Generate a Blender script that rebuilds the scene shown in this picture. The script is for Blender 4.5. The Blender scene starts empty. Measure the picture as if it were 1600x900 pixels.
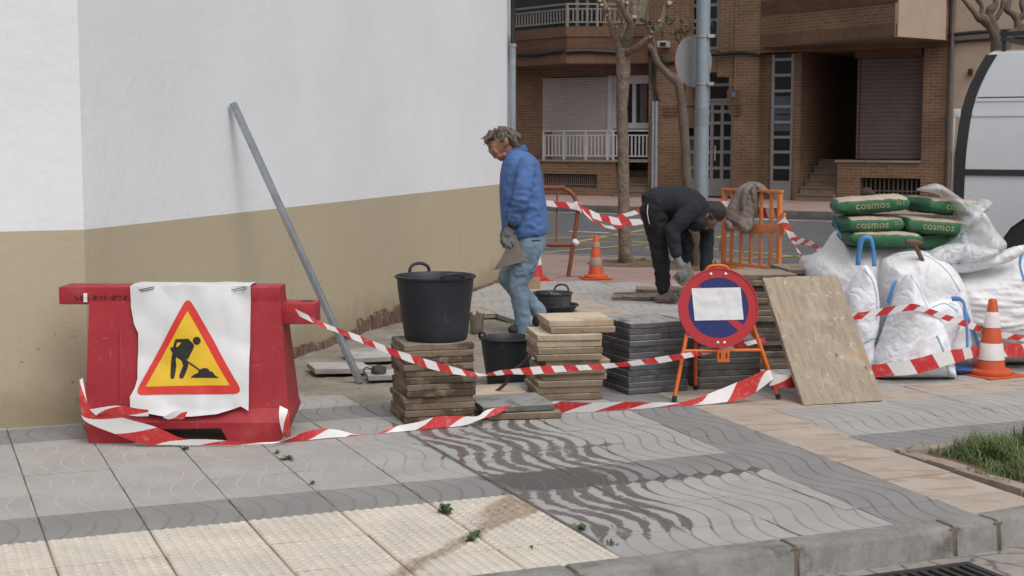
import bpy, bmesh, math, random
import numpy as np
from mathutils import Vector, Matrix, noise, geometry
R = math.radians
random.seed(7)
scn = bpy.context.scene
col = scn.collection

# ------------------------------------------------------------------ camera
F_PX, CAM_H, HORIZ = 2300.0, 1.58, 217.0
PITCH = math.atan((450 - HORIZ) / F_PX)
cam_d = bpy.data.cameras.new('camera'); cam = bpy.data.objects.new('camera', cam_d); col.objects.link(cam)
cam.location = (0, 0, CAM_H); cam.rotation_euler = (R(90) - PITCH, 0, 0)
cam_d.sensor_width = 36; cam_d.lens = 36 * F_PX / 1600
cam_d.clip_start = 0.1; cam_d.clip_end = 2000
cam_d.dof.use_dof = True; cam_d.dof.focus_distance = 9.2; cam_d.dof.aperture_fstop = 7.1
scn.camera = cam

# ------------------------------------------------------------------ light
SUN_EL, SUN_AZ = 55, 148          # azimuth clockwise from +Y: the light comes from behind the camera
wd = bpy.data.worlds.new('World'); scn.world = wd; wd.use_nodes = True
nt = wd.node_tree; bg = nt.nodes['Background']
sky = nt.nodes.new('ShaderNodeTexSky'); sky.sky_type = 'NISHITA'; sky.sun_disc = False
sky.sun_elevation = R(SUN_EL); sky.sun_rotation = R(SUN_AZ); sky.dust_density = 5; sky.air_density = 1.0; sky.ozone_density = 1.0
hs = nt.nodes.new('ShaderNodeHueSaturation'); hs.inputs['Saturation'].default_value = 0.22
nt.links.new(sky.outputs[0], hs.inputs['Color']); nt.links.new(hs.outputs[0], bg.inputs['Color'])
bg.inputs['Strength'].default_value = 0.15
sun_d = bpy.data.lights.new('sun', 'SUN'); sun = bpy.data.objects.new('sun', sun_d); col.objects.link(sun)
sun_d.energy = 0.8; sun_d.angle = R(40); sun_d.color = (1.0, 0.96, 0.9)
az, el = R(SUN_AZ), R(SUN_EL)
sdir = Vector((math.sin(az) * math.cos(el), math.cos(az) * math.cos(el), math.sin(el)))
sun.rotation_euler = sdir.to_track_quat('Z', 'Y').to_euler()
scn.view_settings.view_transform = 'Standard'; scn.view_settings.look = 'None'
scn.view_settings.exposure = -0.08; scn.view_settings.gamma = 1.0; scn.view_settings.use_curve_mapping = False
scn.render.engine = 'CYCLES'
scn.cycles.max_bounces = 8; scn.cycles.transparent_max_bounces = 12

# ------------------------------------------------------------------ measuring the place
_c, _s = math.cos(PITCH), math.sin(PITCH)
def ray(px, py):
    u = (px - 800) / F_PX; v = (450 - py) / F_PX
    return Vector((u, _c + v * _s, -_s + v * _c))
EYE = Vector((0, 0, CAM_H))
def G(px, py, z=0.0):
    d = ray(px, py); return EYE + d * ((z - CAM_H) / d.z)
def D(px, py, y):
    d = ray(px, py); return EYE + d * (y / d.y)
def PL(px, py, p0, n):
    d = ray(px, py); return EYE + d * ((p0 - EYE).dot(n) / d.dot(n))

# ------------------------------------------------------------------ helpers
MATRIX = {}
def tag(o, label=None, cat=None, group=None, kind=None):
    if label: o['label'] = label
    if cat: o['category'] = cat
    if group: o['group'] = group
    if kind: o['kind'] = kind
    return o
def thing(name, label, cat, loc=(0, 0, 0), rotz=0.0, group=None):
    o = bpy.data.objects.new(name, None); col.objects.link(o)
    o.location = loc; o.rotation_euler = (0, 0, rotz); o.empty_display_size = 0.1
    MATRIX[o] = Matrix.Translation(Vector(loc)) @ Matrix.Rotation(rotz, 4, 'Z')
    return tag(o, label, cat, group)

class MB:
    def __init__(self): self.v = []; self.f = []; self.m = []; self.uv = None
    def add(self, vs, fs, mi=0):
        n = len(self.v); self.v += [Vector(p) for p in vs]
        self.f += [tuple(i + n for i in f) for f in fs]; self.m += [mi] * len(fs); return self
    def box(self, x0, x1, y0, y1, z0, z1, mi=0, M=None):
        if x0 > x1: x0, x1 = x1, x0
        if y0 > y1: y0, y1 = y1, y0
        if z0 > z1: z0, z1 = z1, z0
        vs = [Vector((x, y, z)) for z in (z0, z1) for x, y in ((x0, y0), (x1, y0), (x1, y1), (x0, y1))]
        if M is not None: vs = [M @ v for v in vs]
        return self.add(vs, [(3, 2, 1, 0), (4, 5, 6, 7), (0, 1, 5, 4), (1, 2, 6, 5), (2, 3, 7, 6), (3, 0, 4, 7)], mi)
    def hexa(self, b, t, mi=0):       # bottom quad and top quad, same winding (counter-clockwise from above)
        return self.add(list(b) + list(t), [(3, 2, 1, 0), (4, 5, 6, 7), (0, 1, 5, 4), (1, 2, 6, 5), (2, 3, 7, 6), (3, 0, 4, 7)], mi)
    def bar(self, p, q, w, h, up=(0, 0, 1), mi=0):
        p, q = Vector(p), Vector(q); d = (q - p).normalized(); s = d.cross(Vector(up))
        if s.length < 1e-4: s = d.cross(Vector((1, 0, 0)))
        s.normalize(); t = s.cross(d)
        a = [p + s * i * w / 2 + t * j * h / 2 for i, j in ((-1, -1), (1, -1), (1, 1), (-1, 1))]
        b = [x + (q - p) for x in a]
        return self.hexa(a, b, mi)
    def tube(self, pts, r, seg=8, mi=0, cap=True):
        pts = [Vector(p) for p in pts]; n = len(pts)
        rs = r if isinstance(r, (list, tuple)) else [r] * n
        vs = []; prev = None
        for i, p in enumerate(pts):
            d = (pts[min(i + 1, n - 1)] - pts[max(i - 1, 0)]).normalized()
            if prev is None:
                s = d.cross(Vector((0, 0, 1)))
                if s.length < 1e-3: s = d.cross(Vector((1, 0, 0)))
            else: s = prev - d * prev.dot(d)
            s.normalize(); prev = s; t = d.cross(s)
            for k in range(seg):
                a = 2 * math.pi * k / seg; vs.append(p + (s * math.cos(a) + t * math.sin(a)) * rs[i])
        fs = [(i * seg + k, i * seg + (k + 1) % seg, (i + 1) * seg + (k + 1) % seg, (i + 1) * seg + k) for i in range(n - 1) for k in range(seg)]
        if cap: fs += [tuple(range(seg))[::-1], tuple((n - 1) * seg + k for k in range(seg))]
        return self.add(vs, fs, mi)
    def lathe(self, prof, seg=32, c=(0, 0, 0), mi=0, M=None, cap0=True, cap1=True):
        c = Vector(c); vs = []
        for r, z in prof:
            for k in range(seg):
                a = 2 * math.pi * k / seg; p = Vector((r * math.cos(a), r * math.sin(a), z))
                vs.append((M @ p if M is not None else p) + c)
        n = len(prof)
        fs = [(i * seg + k, i * seg + (k + 1) % seg, (i + 1) * seg + (k + 1) % seg, (i + 1) * seg + k) for i in range(n - 1) for k in range(seg)]
        if cap0: fs.append(tuple(range(seg))[::-1])
        if cap1: fs.append(tuple((n - 1) * seg + k for k in range(seg)))
        return self.add(vs, fs, mi)
    def build(self, name, mats, parent=None, world=False, smooth=False, bevel=0.0, bseg=2, origin=None, angle=40, weld=False, fix=True):
        me = bpy.data.meshes.new(name)
        vs = self.v
        if parent is not None and world:
            inv = MATRIX[parent].inverted(); vs = [inv @ v for v in vs]
        if origin is not None: vs = [v - Vector(origin) for v in vs]
        me.from_pydata([tuple(v) for v in vs], [], self.f)
        if not isinstance(mats, (list, tuple)): mats = [mats]
        for m in mats: me.materials.append(m)
        for p, mi in zip(me.polygons, self.m): p.material_index = mi
        bm = bmesh.new(); bm.from_mesh(me)
        if weld: bmesh.ops.remove_doubles(bm, verts=bm.verts, dist=1e-5)
        if fix: bmesh.ops.recalc_face_normals(bm, faces=bm.faces)
        if bevel > 0:
            es = [e for e in bm.edges if len(e.link_faces) == 2 and e.calc_face_angle(0) > R(28)]
            bmesh.ops.bevel(bm, geom=es, offset=bevel, segments=bseg, profile=0.6, affect='EDGES', clamp_overlap=True)
        uvl = bm.loops.layers.uv.new('UVMap')
        if self.uv is not None and len(self.uv) == len(bm.verts):
            bm.verts.ensure_lookup_table()
            for f in bm.faces:
                for l in f.loops: l[uvl].uv = self.uv[l.vert.index]
        else:
            for f in bm.faces:
                n = f.normal; ax = max(range(3), key=lambda i: abs(n[i]))
                for l in f.loops:
                    p = l.vert.co
                    l[uvl].uv = (p.y, p.z) if ax == 0 else (p.x, p.z) if ax == 1 else (p.x, p.y)
        bm.to_mesh(me); bm.free()
        if smooth or bevel > 0:
            me.shade_smooth(); me.set_sharp_from_angle(angle=R(angle))
        o = bpy.data.objects.new(name, me); col.objects.link(o)
        if parent is not None: o.parent = parent
        if origin is not None: o.location = origin
        return o

def spline(pts, n=8, closed=False):
    pts = [Vector(p) for p in pts]; out = []; N = len(pts)
    rng = range(N if closed else N - 1)
    for i in rng:
        g = (lambda k: pts[k % N]) if closed else (lambda k: pts[max(0, min(N - 1, k))])
        p0, p1, p2, p3 = g(i - 1), g(i), g(i + 1), g(i + 2)
        for j in range(n):
            t = j / n
            out.append(0.5 * ((2 * p1) + (p2 - p0) * t + (2 * p0 - 5 * p1 + 4 * p2 - p3) * t * t + (3 * p1 - p0 - 3 * p2 + p3) * t ** 3))
    if not closed: out.append(pts[-1].copy())
    return out

# ------------------------------------------------------------------ materials
class N:                                   # tiny node-graph wrapper
    def __init__(self, name):
        self.mat = bpy.data.materials.new(name); self.mat.use_nodes = True
        self.t = self.mat.node_tree; self.b = self.t.nodes['Principled BSDF']
    def node(self, typ, **kw):
        n = self.t.nodes.new(typ)
        for k, v in kw.items(): setattr(n, k, v)
        return n
    def link(self, a, b): self.t.links.new(a, b)
    def val(self, sock, v):
        if hasattr(v, 'is_linked') or isinstance(v, bpy.types.NodeSocket): self.link(v, sock)
        else: sock.default_value = v
    def math(self, op, a, b=0.0, c=None, clamp=False):
        n = self.node('ShaderNodeMath', operation=op, use_clamp=clamp)
        self.val(n.inputs[0], a); self.val(n.inputs[1], b)
        if c is not None: self.val(n.inputs[2], c)
        return n.outputs[0]
    def coords(self, kind='Object', rotz=0.0, scale=1.0, loc=(0, 0, 0)):
        tc = self.node('ShaderNodeTexCoord'); mp = self.node('ShaderNodeMapping')
        self.link(tc.outputs[kind], mp.inputs['Vector'])
        mp.inputs['Rotation'].default_value = (0, 0, rotz)
        mp.inputs['Scale'].default_value = (scale,) * 3 if not isinstance(scale, tuple) else scale
        mp.inputs['Location'].default_value = loc
        return mp.outputs[0]
    def noise(self, vec, scale, detail=4, rough=0.55, out='Fac'):
        n = self.node('ShaderNodeTexNoise'); n.inputs['Scale'].default_value = scale
        n.inputs['Detail'].default_value = detail; n.inputs['Roughness'].default_value = rough
        if vec is not None: self.link(vec, n.inputs['Vector'])
        return n.outputs[out]
    def ramp(self, fac, a, b):             # smooth map of fac from [a,b] to [0,1]
        n = self.node('ShaderNodeMapRange', interpolation_type='SMOOTHSTEP')
        self.val(n.inputs[0], fac); self.val(n.inputs[1], a); self.val(n.inputs[2], b)
        return n.outputs[0]
    def mix(self, fac, a, b, typ='MIX'):
        n = self.node('ShaderNodeMix', data_type='RGBA', blend_type=typ)
        self.val(n.inputs[0], fac)
        for s, v in ((n.inputs[6], a), (n.inputs[7], b)):
            self.val(s, v if not isinstance(v, tuple) else (*v[:3], 1.0))
        return n.outputs[2]
    def bump(self, h, strength=0.3, dist=0.01, prev=None):
        n = self.node('ShaderNodeBump'); n.inputs['Strength'].default_value = strength; n.inputs['Distance'].default_value = dist
        self.link(h, n.inputs['Height'])
        if prev is not None: self.link(prev, n.inputs['Normal'])
        return n.outputs[0]
    def done(self, color=None, rough=None, normal=None, metal=None, **kw):
        b = self.b
        if color is not None: self.val(b.inputs['Base Color'], color if not isinstance(color, tuple) else (*color[:3], 1))
        if rough is not None: self.val(b.inputs['Roughness'], rough)
        if normal is not None: self.link(normal, b.inputs['Normal'])
        if metal is not None: self.val(b.inputs['Metallic'], metal)
        for k, v in kw.items(): self.val(b.inputs[k.replace('_', ' ')], v)
        return self.mat

def sc3(c, k): return tuple(max(0.0, min(1.0, x * k)) for x in c)
def M(name, c, rough=0.8, var=0.15, scale=6.0, bump=0.15, bscale=60.0, metal=0.0, dirt=None, dirt_amt=0.5, dirt_scale=3.0, spec=None, rvar=0.1, bdist=0.01):
    g = N(name); v = g.coords()
    f1 = g.noise(v, scale, 5); f2 = g.noise(v, scale * 5.3, 3)
    f = g.math('MULTIPLY_ADD', f2, 0.35, g.math('MULTIPLY', f1, 0.65))
    colr = g.mix(g.ramp(f, 0.3, 0.7), sc3(c, 1 - var), sc3(c, 1 + var))
    if dirt is not None:
        d = g.noise(v, dirt_scale, 6, 0.65)
        colr = g.mix(g.ramp(d, 1 - dirt_amt, 1 - dirt_amt + 0.18), colr, dirt)
    rr = g.math('MULTIPLY_ADD', f1, rvar * 2, rough - rvar)
    kw = {}
    if spec is not None: kw['Specular_IOR_Level'] = spec
    nrm = g.bump(g.noise(v, bscale, 4), bump, bdist) if bump > 0 else None
    return g.done(colr, rr, nrm, metal, **kw)

# ================================================================== THE GROUND
T = 0.4
PA = R(22.35)
E1 = Vector((math.cos(PA), math.sin(PA), 0)); E2 = Vector((-math.sin(PA), math.cos(PA), 0))
O0 = G(802, 772)
def AB(a, b, z=0.0): return O0 + E1 * (a * T) + E2 * (b * T) + Vector((0, 0, z))
def toAB(p):
    q = Vector(p) - O0; return q.dot(E1) / T, q.dot(E2) / T

def tile_graph(name):
    g = N(name)
    k = 1 / T; rot = Matrix.Rotation(-PA, 3, 'Z'); off = -(rot @ (Vector((O0.x, O0.y, 0)) * k))
    v = g.coords('Object', -PA, (k, k, k), tuple(off))
    sx = g.node('ShaderNodeSeparateXYZ'); g.link(v, sx.inputs[0])
    g.v, g.a, g.bb = v, sx.outputs[0], sx.outputs[1]
    g.w = g.coords('Object')
    gi = g.node('ShaderNodeNewGeometry'); g.isl = gi.outputs['Random Per Island']
    return g
def groove_dist(g):                       # 0 on the groove line, 0.5 half-way to the next
    s = g.math('MULTIPLY', g.math('SINE', g.math('MULTIPLY', g.bb, math.pi)), 0.15 * 4)
    x = g.math('SUBTRACT', g.math('MULTIPLY', g.a, 4.0), s)
    wob = g.math('MULTIPLY', g.math('SUBTRACT', g.noise(g.v, 6, 2), 0.5), 0.10)
    return g.math('ABSOLUTE', g.math('SUBTRACT', g.math('FRACT', g.math('ADD', x, wob)), 0.5))
def band(g, x, lo, hi, soft):             # 1 inside [lo,hi]
    if not isinstance(lo, (int, float)): return g.math('MULTIPLY', g.ramp(g.math('SUBTRACT', x, lo), -soft, soft), g.math('SUBTRACT', 1.0, g.ramp(x, hi - soft, hi + soft)))
    return g.math('MULTIPLY', g.ramp(x, lo - soft, lo + soft), g.math('SUBTRACT', 1.0, g.ramp(x, hi - soft, hi + soft)))
def wet_mask(g, d):
    n1 = g.math('SUBTRACT', g.noise(g.v, 2.2, 4), 0.5); n2 = g.math('SUBTRACT', g.noise(g.v, 9, 3), 0.5)
    aw = g.math('ADD', g.a, g.math('ADD', g.math('MULTIPLY', n1, 0.55), g.math('MULTIPLY', n2, 0.25)))
    bw = g.math('ADD', g.bb, g.math('ADD', g.math('MULTIPLY', n1, 0.5), g.math('MULTIPLY', n2, 0.35)))
    env = g.math('MULTIPLY', band(g, g.math('SUBTRACT', aw, g.math('MULTIPLY', g.ramp(g.bb, -0.9, 0.9), 0.55)), g.math('MULTIPLY', g.ramp(g.bb, -0.9, 0.9), -0.55), 1.35, 0.28), band(g, bw, -2.1, 4.5, 0.3))
    wid = g.math('MULTIPLY', env, g.math('ADD', g.math('MULTIPLY_ADD', n1, 1.1, 0.27), g.math('MULTIPLY', n2, 0.35)))
    soak = g.math('SUBTRACT', 1.0, g.ramp(g.math('SUBTRACT', d, wid), -0.03, 0.03))
    soak = g.math('MULTIPLY', soak, g.ramp(env, 0.12, 0.3))
    brk = g.ramp(g.math('ADD', g.noise(g.v, 1.7, 5, 0.6), g.math('MULTIPLY', env, 0.14)), 0.46, 0.56)
    soak = g.math('MULTIPLY', soak, brk)
    # wider soaked patches where the water stood
    patch = g.math('MULTIPLY', g.ramp(g.math('MULTIPLY', env, g.noise(g.v, 2.6, 5, 0.6)), 0.55, 0.58), g.ramp(g.math('SUBTRACT', 0.42, g.math('ADD', d, g.math('MULTIPLY', n2, 0.4))), -0.02, 0.03))
    soak = g.math('MAXIMUM', soak, patch)
    pool = g.math('MULTIPLY', band(g, aw, 0.05, 1.3, 0.1), band(g, bw, 0.0, 0.95, 0.05))
    # the run-off that crept along the row joints
    spike = g.math('MULTIPLY', g.math('SUBTRACT', 0.5, d), 0.36)
    j0 = g.math('ABSOLUTE', g.math('SUBTRACT', g.bb, 0.02))
    run = g.math('SUBTRACT', 1.0, g.ramp(g.math('SUBTRACT', j0, g.math('MULTIPLY', spike, g.math('MULTIPLY_ADD', n2, 1.6, 1.0))), -0.02, 0.02))
    run = g.math('MULTIPLY', run, band(g, aw, 1.0, 3.25, 0.12))
    j2 = g.math('ABSOLUTE', g.math('SUBTRACT', g.bb, 2.02))
    run2 = g.math('SUBTRACT', 1.0, g.ramp(g.math('SUBTRACT', j2, g.math('MULTIPLY', spike, 0.7)), -0.02, 0.03))
    run2 = g.math('MULTIPLY', run2, band(g, aw, 0.9, 2.3, 0.15))
    seam = g.math('SUBTRACT', 1.0, g.ramp(g.math('ABSOLUTE', g.math('SUBTRACT', g.a, 0.0)), 0.02, 0.06))
    seam = g.math('MULTIPLY', seam, band(g, g.bb, -2.2, 4.0, 0.2))
    seam1 = g.math('SUBTRACT', 1.0, g.ramp(g.math('ABSOLUTE', g.math('SUBTRACT', g.a, 1.0)), 0.02, 0.06))
    seam1 = g.math('MULTIPLY', seam1, band(g, g.bb, -2.0, 4.0, 0.2))
    m = soak
    for q in (pool, run, run2, seam, seam1): m = g.math('MAXIMUM', m, q)
    return m

def joint_dirt(g, w):                      # soil caught along the row and column joints
    fb = g.math('ABSOLUTE', g.math('SUBTRACT', g.math('FRACT', g.math('ADD', g.bb, 0.5)), 0.5)); fa = g.math('ABSOLUTE', g.math('SUBTRACT', g.math('FRACT', g.math('ADD', g.a, 0.5)), 0.5))
    n = g.math('MULTIPLY_ADD', g.noise(g.v, 7, 4, 0.65), w * 2.0, 0.0)
    jb = g.math('SUBTRACT', 1.0, g.ramp(g.math('SUBTRACT', fb, n), 0.0, w * 0.6)); ja = g.math('SUBTRACT', 1.0, g.ramp(g.math('SUBTRACT', fa, g.math('MULTIPLY', n, 0.8)), 0.0, w * 0.6))
    ja = g.math('MULTIPLY', ja, g.math('SUBTRACT', 1.0, g.ramp(g.a, 3.0, 3.1))); jb = g.math('MULTIPLY', jb, g.math('SUBTRACT', 1.0, g.ramp(g.a, 5.2, 5.3)))
    return g.math('MAXIMUM', ja, jb)
def grooved(name, base, line_a, line_b):
    g = tile_graph(name); d = groove_dist(g)
    # sand-filled grooves on the left, open and dirty ones towards the kerb corner
    line = g.mix(g.ramp(g.math('ADD', g.a, g.math('MULTIPLY', g.noise(g.v, 0.6, 3), 2.5)), -1.0, 1.8), line_a, line_b)
    f1 = g.noise(g.w, 3.0, 6, 0.6); f2 = g.noise(g.w, 40, 4, 0.6); f3 = g.noise(g.w, 220, 2)
    c = g.mix(g.ramp(f1, 0.3, 0.72), sc3(base, 0.88), sc3(base, 1.10))
    c = g.mix(g.math('MULTIPLY', g.ramp(f3, 0.45, 0.7), 0.35), c, sc3(base, 0.72))
    c = g.mix(g.math('MULTIPLY_ADD', g.isl, 0.34, 0.0), c, sc3(base, 0.70))
    c = g.mix(g.math('MULTIPLY', g.ramp(g.noise(g.w, 1.1, 5, 0.7), 0.55, 0.75), 0.4), c, sc3((0.36, 0.31, 0.25), base[0] / 0.36))
    # dark specks and dropped mortar
    c = g.mix(g.math('MULTIPLY', g.ramp(g.noise(g.w, 26, 2, 0.5), 0.70, 0.76), 0.5), c, sc3(base, 0.45))
    keep = g.ramp(g.noise(g.w, 5.0, 3), 0.28, 0.55)     # sand fill worn away in places
    lm = g.math('SUBTRACT', 1.0, g.ramp(d, 0.03, 0.085))
    c = g.mix(g.math('MULTIPLY', lm, g.math('MULTIPLY_ADD', keep, 0.75, 0.2)), c, line)
    c = g.mix(g.math('MULTIPLY', joint_dirt(g, 0.010), 0.38), c, sc3(base, 0.45))
    wet = wet_mask(g, d)
    c = g.mix(g.math('MULTIPLY', wet, 0.93), c, g.mix(lm, sc3(base, 0.30), sc3((0.25, 0.17, 0.11), 0.55)))
    rough = g.math('SUBTRACT', 0.86, g.math('MULTIPLY', wet, 0.42))
    n = g.bump(g.ramp(d, 0.02, 0.12), 0.42, 0.006)
    n = g.bump(f2, 0.18, 0.004, n)
    return g.done(c, rough, n)
M_TILE_L = grooved('paving_light', (0.37, 0.362, 0.352), (0.45, 0.375, 0.305), (0.25, 0.21, 0.17))
M_TILE_D = grooved('paving_dark', (0.245, 0.24, 0.24), (0.21, 0.175, 0.15), (0.16, 0.135, 0.115))

def plain_tile(name, base, blot, brown_cross=False):
    g = tile_graph(name)
    f1 = g.noise(g.w, 4.0, 6, 0.6); f3 = g.noise(g.w, 130, 3)
    c = g.mix(g.ramp(f1, 0.3, 0.7), sc3(base, 0.88), sc3(base, 1.08))
    c = g.mix(g.math('MULTIPLY', g.ramp(f3, 0.5, 0.75), 0.35), c, sc3(base, 0.7))
    c = g.mix(g.math('MULTIPLY', g.isl, 0.25), c, sc3(base, 0.78))
    if brown_cross: c = g.mix(g.math('MULTIPLY', joint_dirt(g, 0.015), 0.60), c, (0.33, 0.255, 0.18))
    if brown_cross:                        # muddy run-off over the tactile paving
        n = g.math('SUBTRACT', g.noise(g.v, 3.0, 5, 0.65), 0.5); n2 = g.math('SUBTRACT', g.noise(g.v, 11, 3), 0.5)
        # dirt trail running from the corner towards the kerb: a ~ 0.55 + 1.1*b
        tr = g.math('ABSOLUTE', g.math('SUBTRACT', g.math('ADD', g.a, g.math('MULTIPLY', n, 0.45)), g.math('MULTIPLY_ADD', g.bb, 1.1, 0.55)))
        wd_ = g.math('MULTIPLY_ADD', g.ramp(g.bb, -1.2, -0.4), 0.48, 0.13)
        m = g.math('SUBTRACT', 1.0, g.ramp(g.math('SUBTRACT', tr, wd_), -0.10, 0.08))
        m = g.math('MULTIPLY', m, g.math('MULTIPLY_ADD', n2, 1.2, 0.75), clamp=True)
        c = g.mix(m, c, blot)
        c = g.mix(g.math('MULTIPLY', g.ramp(g.noise(g.w, 2.6, 6, 0.7), 0.56, 0.78), 0.55), c, sc3(base, 0.62))
    else:
        q = g.noise(g.coords('Object', -PA, (2.3, 5.0, 1)), 1.6, 5, 0.65)
        c = g.mix(g.math('MULTIPLY', g.ramp(q, 0.52, 0.62), 0.6), c, blot)
        # a seam across each slab
        sm = g.math('ABSOLUTE', g.math('SUBTRACT', g.math('FRACT', g.math('ADD', g.bb, 0.5)), 0.5))
        c = g.mix(g.math('MULTIPLY', g.math('SUBTRACT', 1.0, g.ramp(sm, 0.01, 0.03)), 0.5), c, sc3(blot, 0.8))
    return g.done(c, 0.85, g.bump(f3, 0.25, 0.004))
M_TACT = plain_tile('paving_tactile', (0.57, 0.52, 0.455), (0.25, 0.18, 0.12), True)
M_PINK = plain_tile('paving_pink', (0.42, 0.35, 0.295), (0.27, 0.19, 0.14))
M_MORTAR = M('mortar_earth', (0.24, 0.21, 0.175), 0.95, 0.25, 4, 0.6, 45, dirt=(0.36, 0.32, 0.27), dirt_amt=0.45, dirt_scale=2.2, bdist=0.02)
M_SOIL = M('soil', (0.17, 0.10, 0.065), 0.95, 0.3, 14, 0.7, 60, dirt=(0.28, 0.19, 0.13), dirt_amt=0.4, dirt_scale=9, bdist=0.02)
M_KERB = M('kerb_concrete', (0.225, 0.22, 0.205), 0.88, 0.22, 6, 0.5, 110, dirt=(0.10, 0.095, 0.088), dirt_amt=0.47, dirt_scale=4)
M_JOINT = M('kerb_joint', (0.15, 0.115, 0.085), 0.95, 0.25, 20, 0.5, 80)
M_ASPH = M('asphalt', (0.10, 0.10, 0.104), 0.9, 0.18, 2.0, 0.35, 200, dirt=(0.13, 0.125, 0.12), dirt_amt=0.4, dirt_scale=0.6)

# road: one sheet to the horizon
ROAD_Z = -0.125
mb = MB(); mb.add([(-900, -300, ROAD_Z), (900, -300, ROAD_Z), (900, 1500, ROAD_Z), (-900, 1500, ROAD_Z)], [(0, 1, 2, 3)])
tag(mb.build('road', M_ASPH), kind='structure')

# outline of the pavement island (inner edge of the kerb)
SA = R(-25)                               # direction of the street behind
SD = Vector((math.cos(SA), math.sin(SA), 0)); SN = Vector((-math.sin(SA), math.cos(SA), 0))
P_FAR = G(845, 396, 0)
near = [AB(-30, -2.7), AB(0, -2.72), AB(3.5, -2.70), AB(4.3, -2.66), AB(5.0, -2.56), AB(6.0, -2.30), AB(7.5, -1.6), AB(9.5, -0.2), AB(12, 2.6), AB(14, 5.5)]
near_s = spline(near, 5)
far_l = P_FAR - SD * 12; far_r = P_FAR + SD * 2.6
right = spline([AB(14, 5.5), Vector((6.6, 12.2, 0)), Vector((4.9, 14.6, 0)), Vector((3.9, 16.6, 0)), far_r], 5)
outline = near_s + right[1:] + [far_l, Vector((-14, far_l.y - 4, 0))]

# bed of mortar and earth under the slabs, also the floor of the dug-up patch
PIT_Z = -0.055
mb = MB()
n = len(outline)
xs = [p.x for p in outline]; ys = [p.y for p in outline]
def inside(poly, x, y):
    c = False; j = len(poly) - 1
    for i in range(len(poly)):
        xi, yi = poly[i][0], poly[i][1]; xj, yj = poly[j][0], poly[j][1]
        if (yi > y) != (yj > y) and x < (xj - xi) * (y - yi) / (yj - yi) + xi: c = not c
        j = i
    return c
mb.add([(p.x, p.y, PIT_Z) for p in outline], [tuple(range(n))])
tag(mb.build('ground', M_MORTAR), kind='structure')

PIT_PX = [(300, 632), (455, 628), (600, 622), (730, 611), (850, 598), (905, 580), (880, 520), (852, 501), (735, 493), (630, 492), (640, 470), (380, 550)]
PIT = [G(x, y, 0) for x, y in PIT_PX]
# lumpy sand and mortar in the dug-up patch
mb = MB(); st = 0.05; idx = {}
x0, x1 = min(p.x for p in PIT), max(p.x for p in PIT); y0, y1 = min(p.y for p in PIT), max(p.y for p in PIT)
nx, ny = int((x1 - x0) / st) + 2, int((y1 - y0) / st) + 2
vs = []; fs = []
for j in range(ny):
    for i in range(nx):
        x, y = x0 + i * st, y0 + j * st
        h = 0.018 * noise.noise((x * 2.1, y * 2.1, 3)) + 0.012 * noise.noise((x * 7, y * 7, 1)) + 0.006 * noise.noise((x * 19, y * 19, 5))
        vs.append((x, y, PIT_Z + 0.012 + h))
for j in range(ny - 1):
    for i in range(nx - 1):
        if inside(PIT, x0 + (i + .5) * st, y0 + (j + .5) * st): fs.append((j * nx + i, j * nx + i + 1, (j + 1) * nx + i + 1, (j + 1) * nx + i))
mb.add(vs, fs)
tag(mb.build('mortar_bed', M_MORTAR, smooth=True, angle=180), kind='structure')

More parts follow.
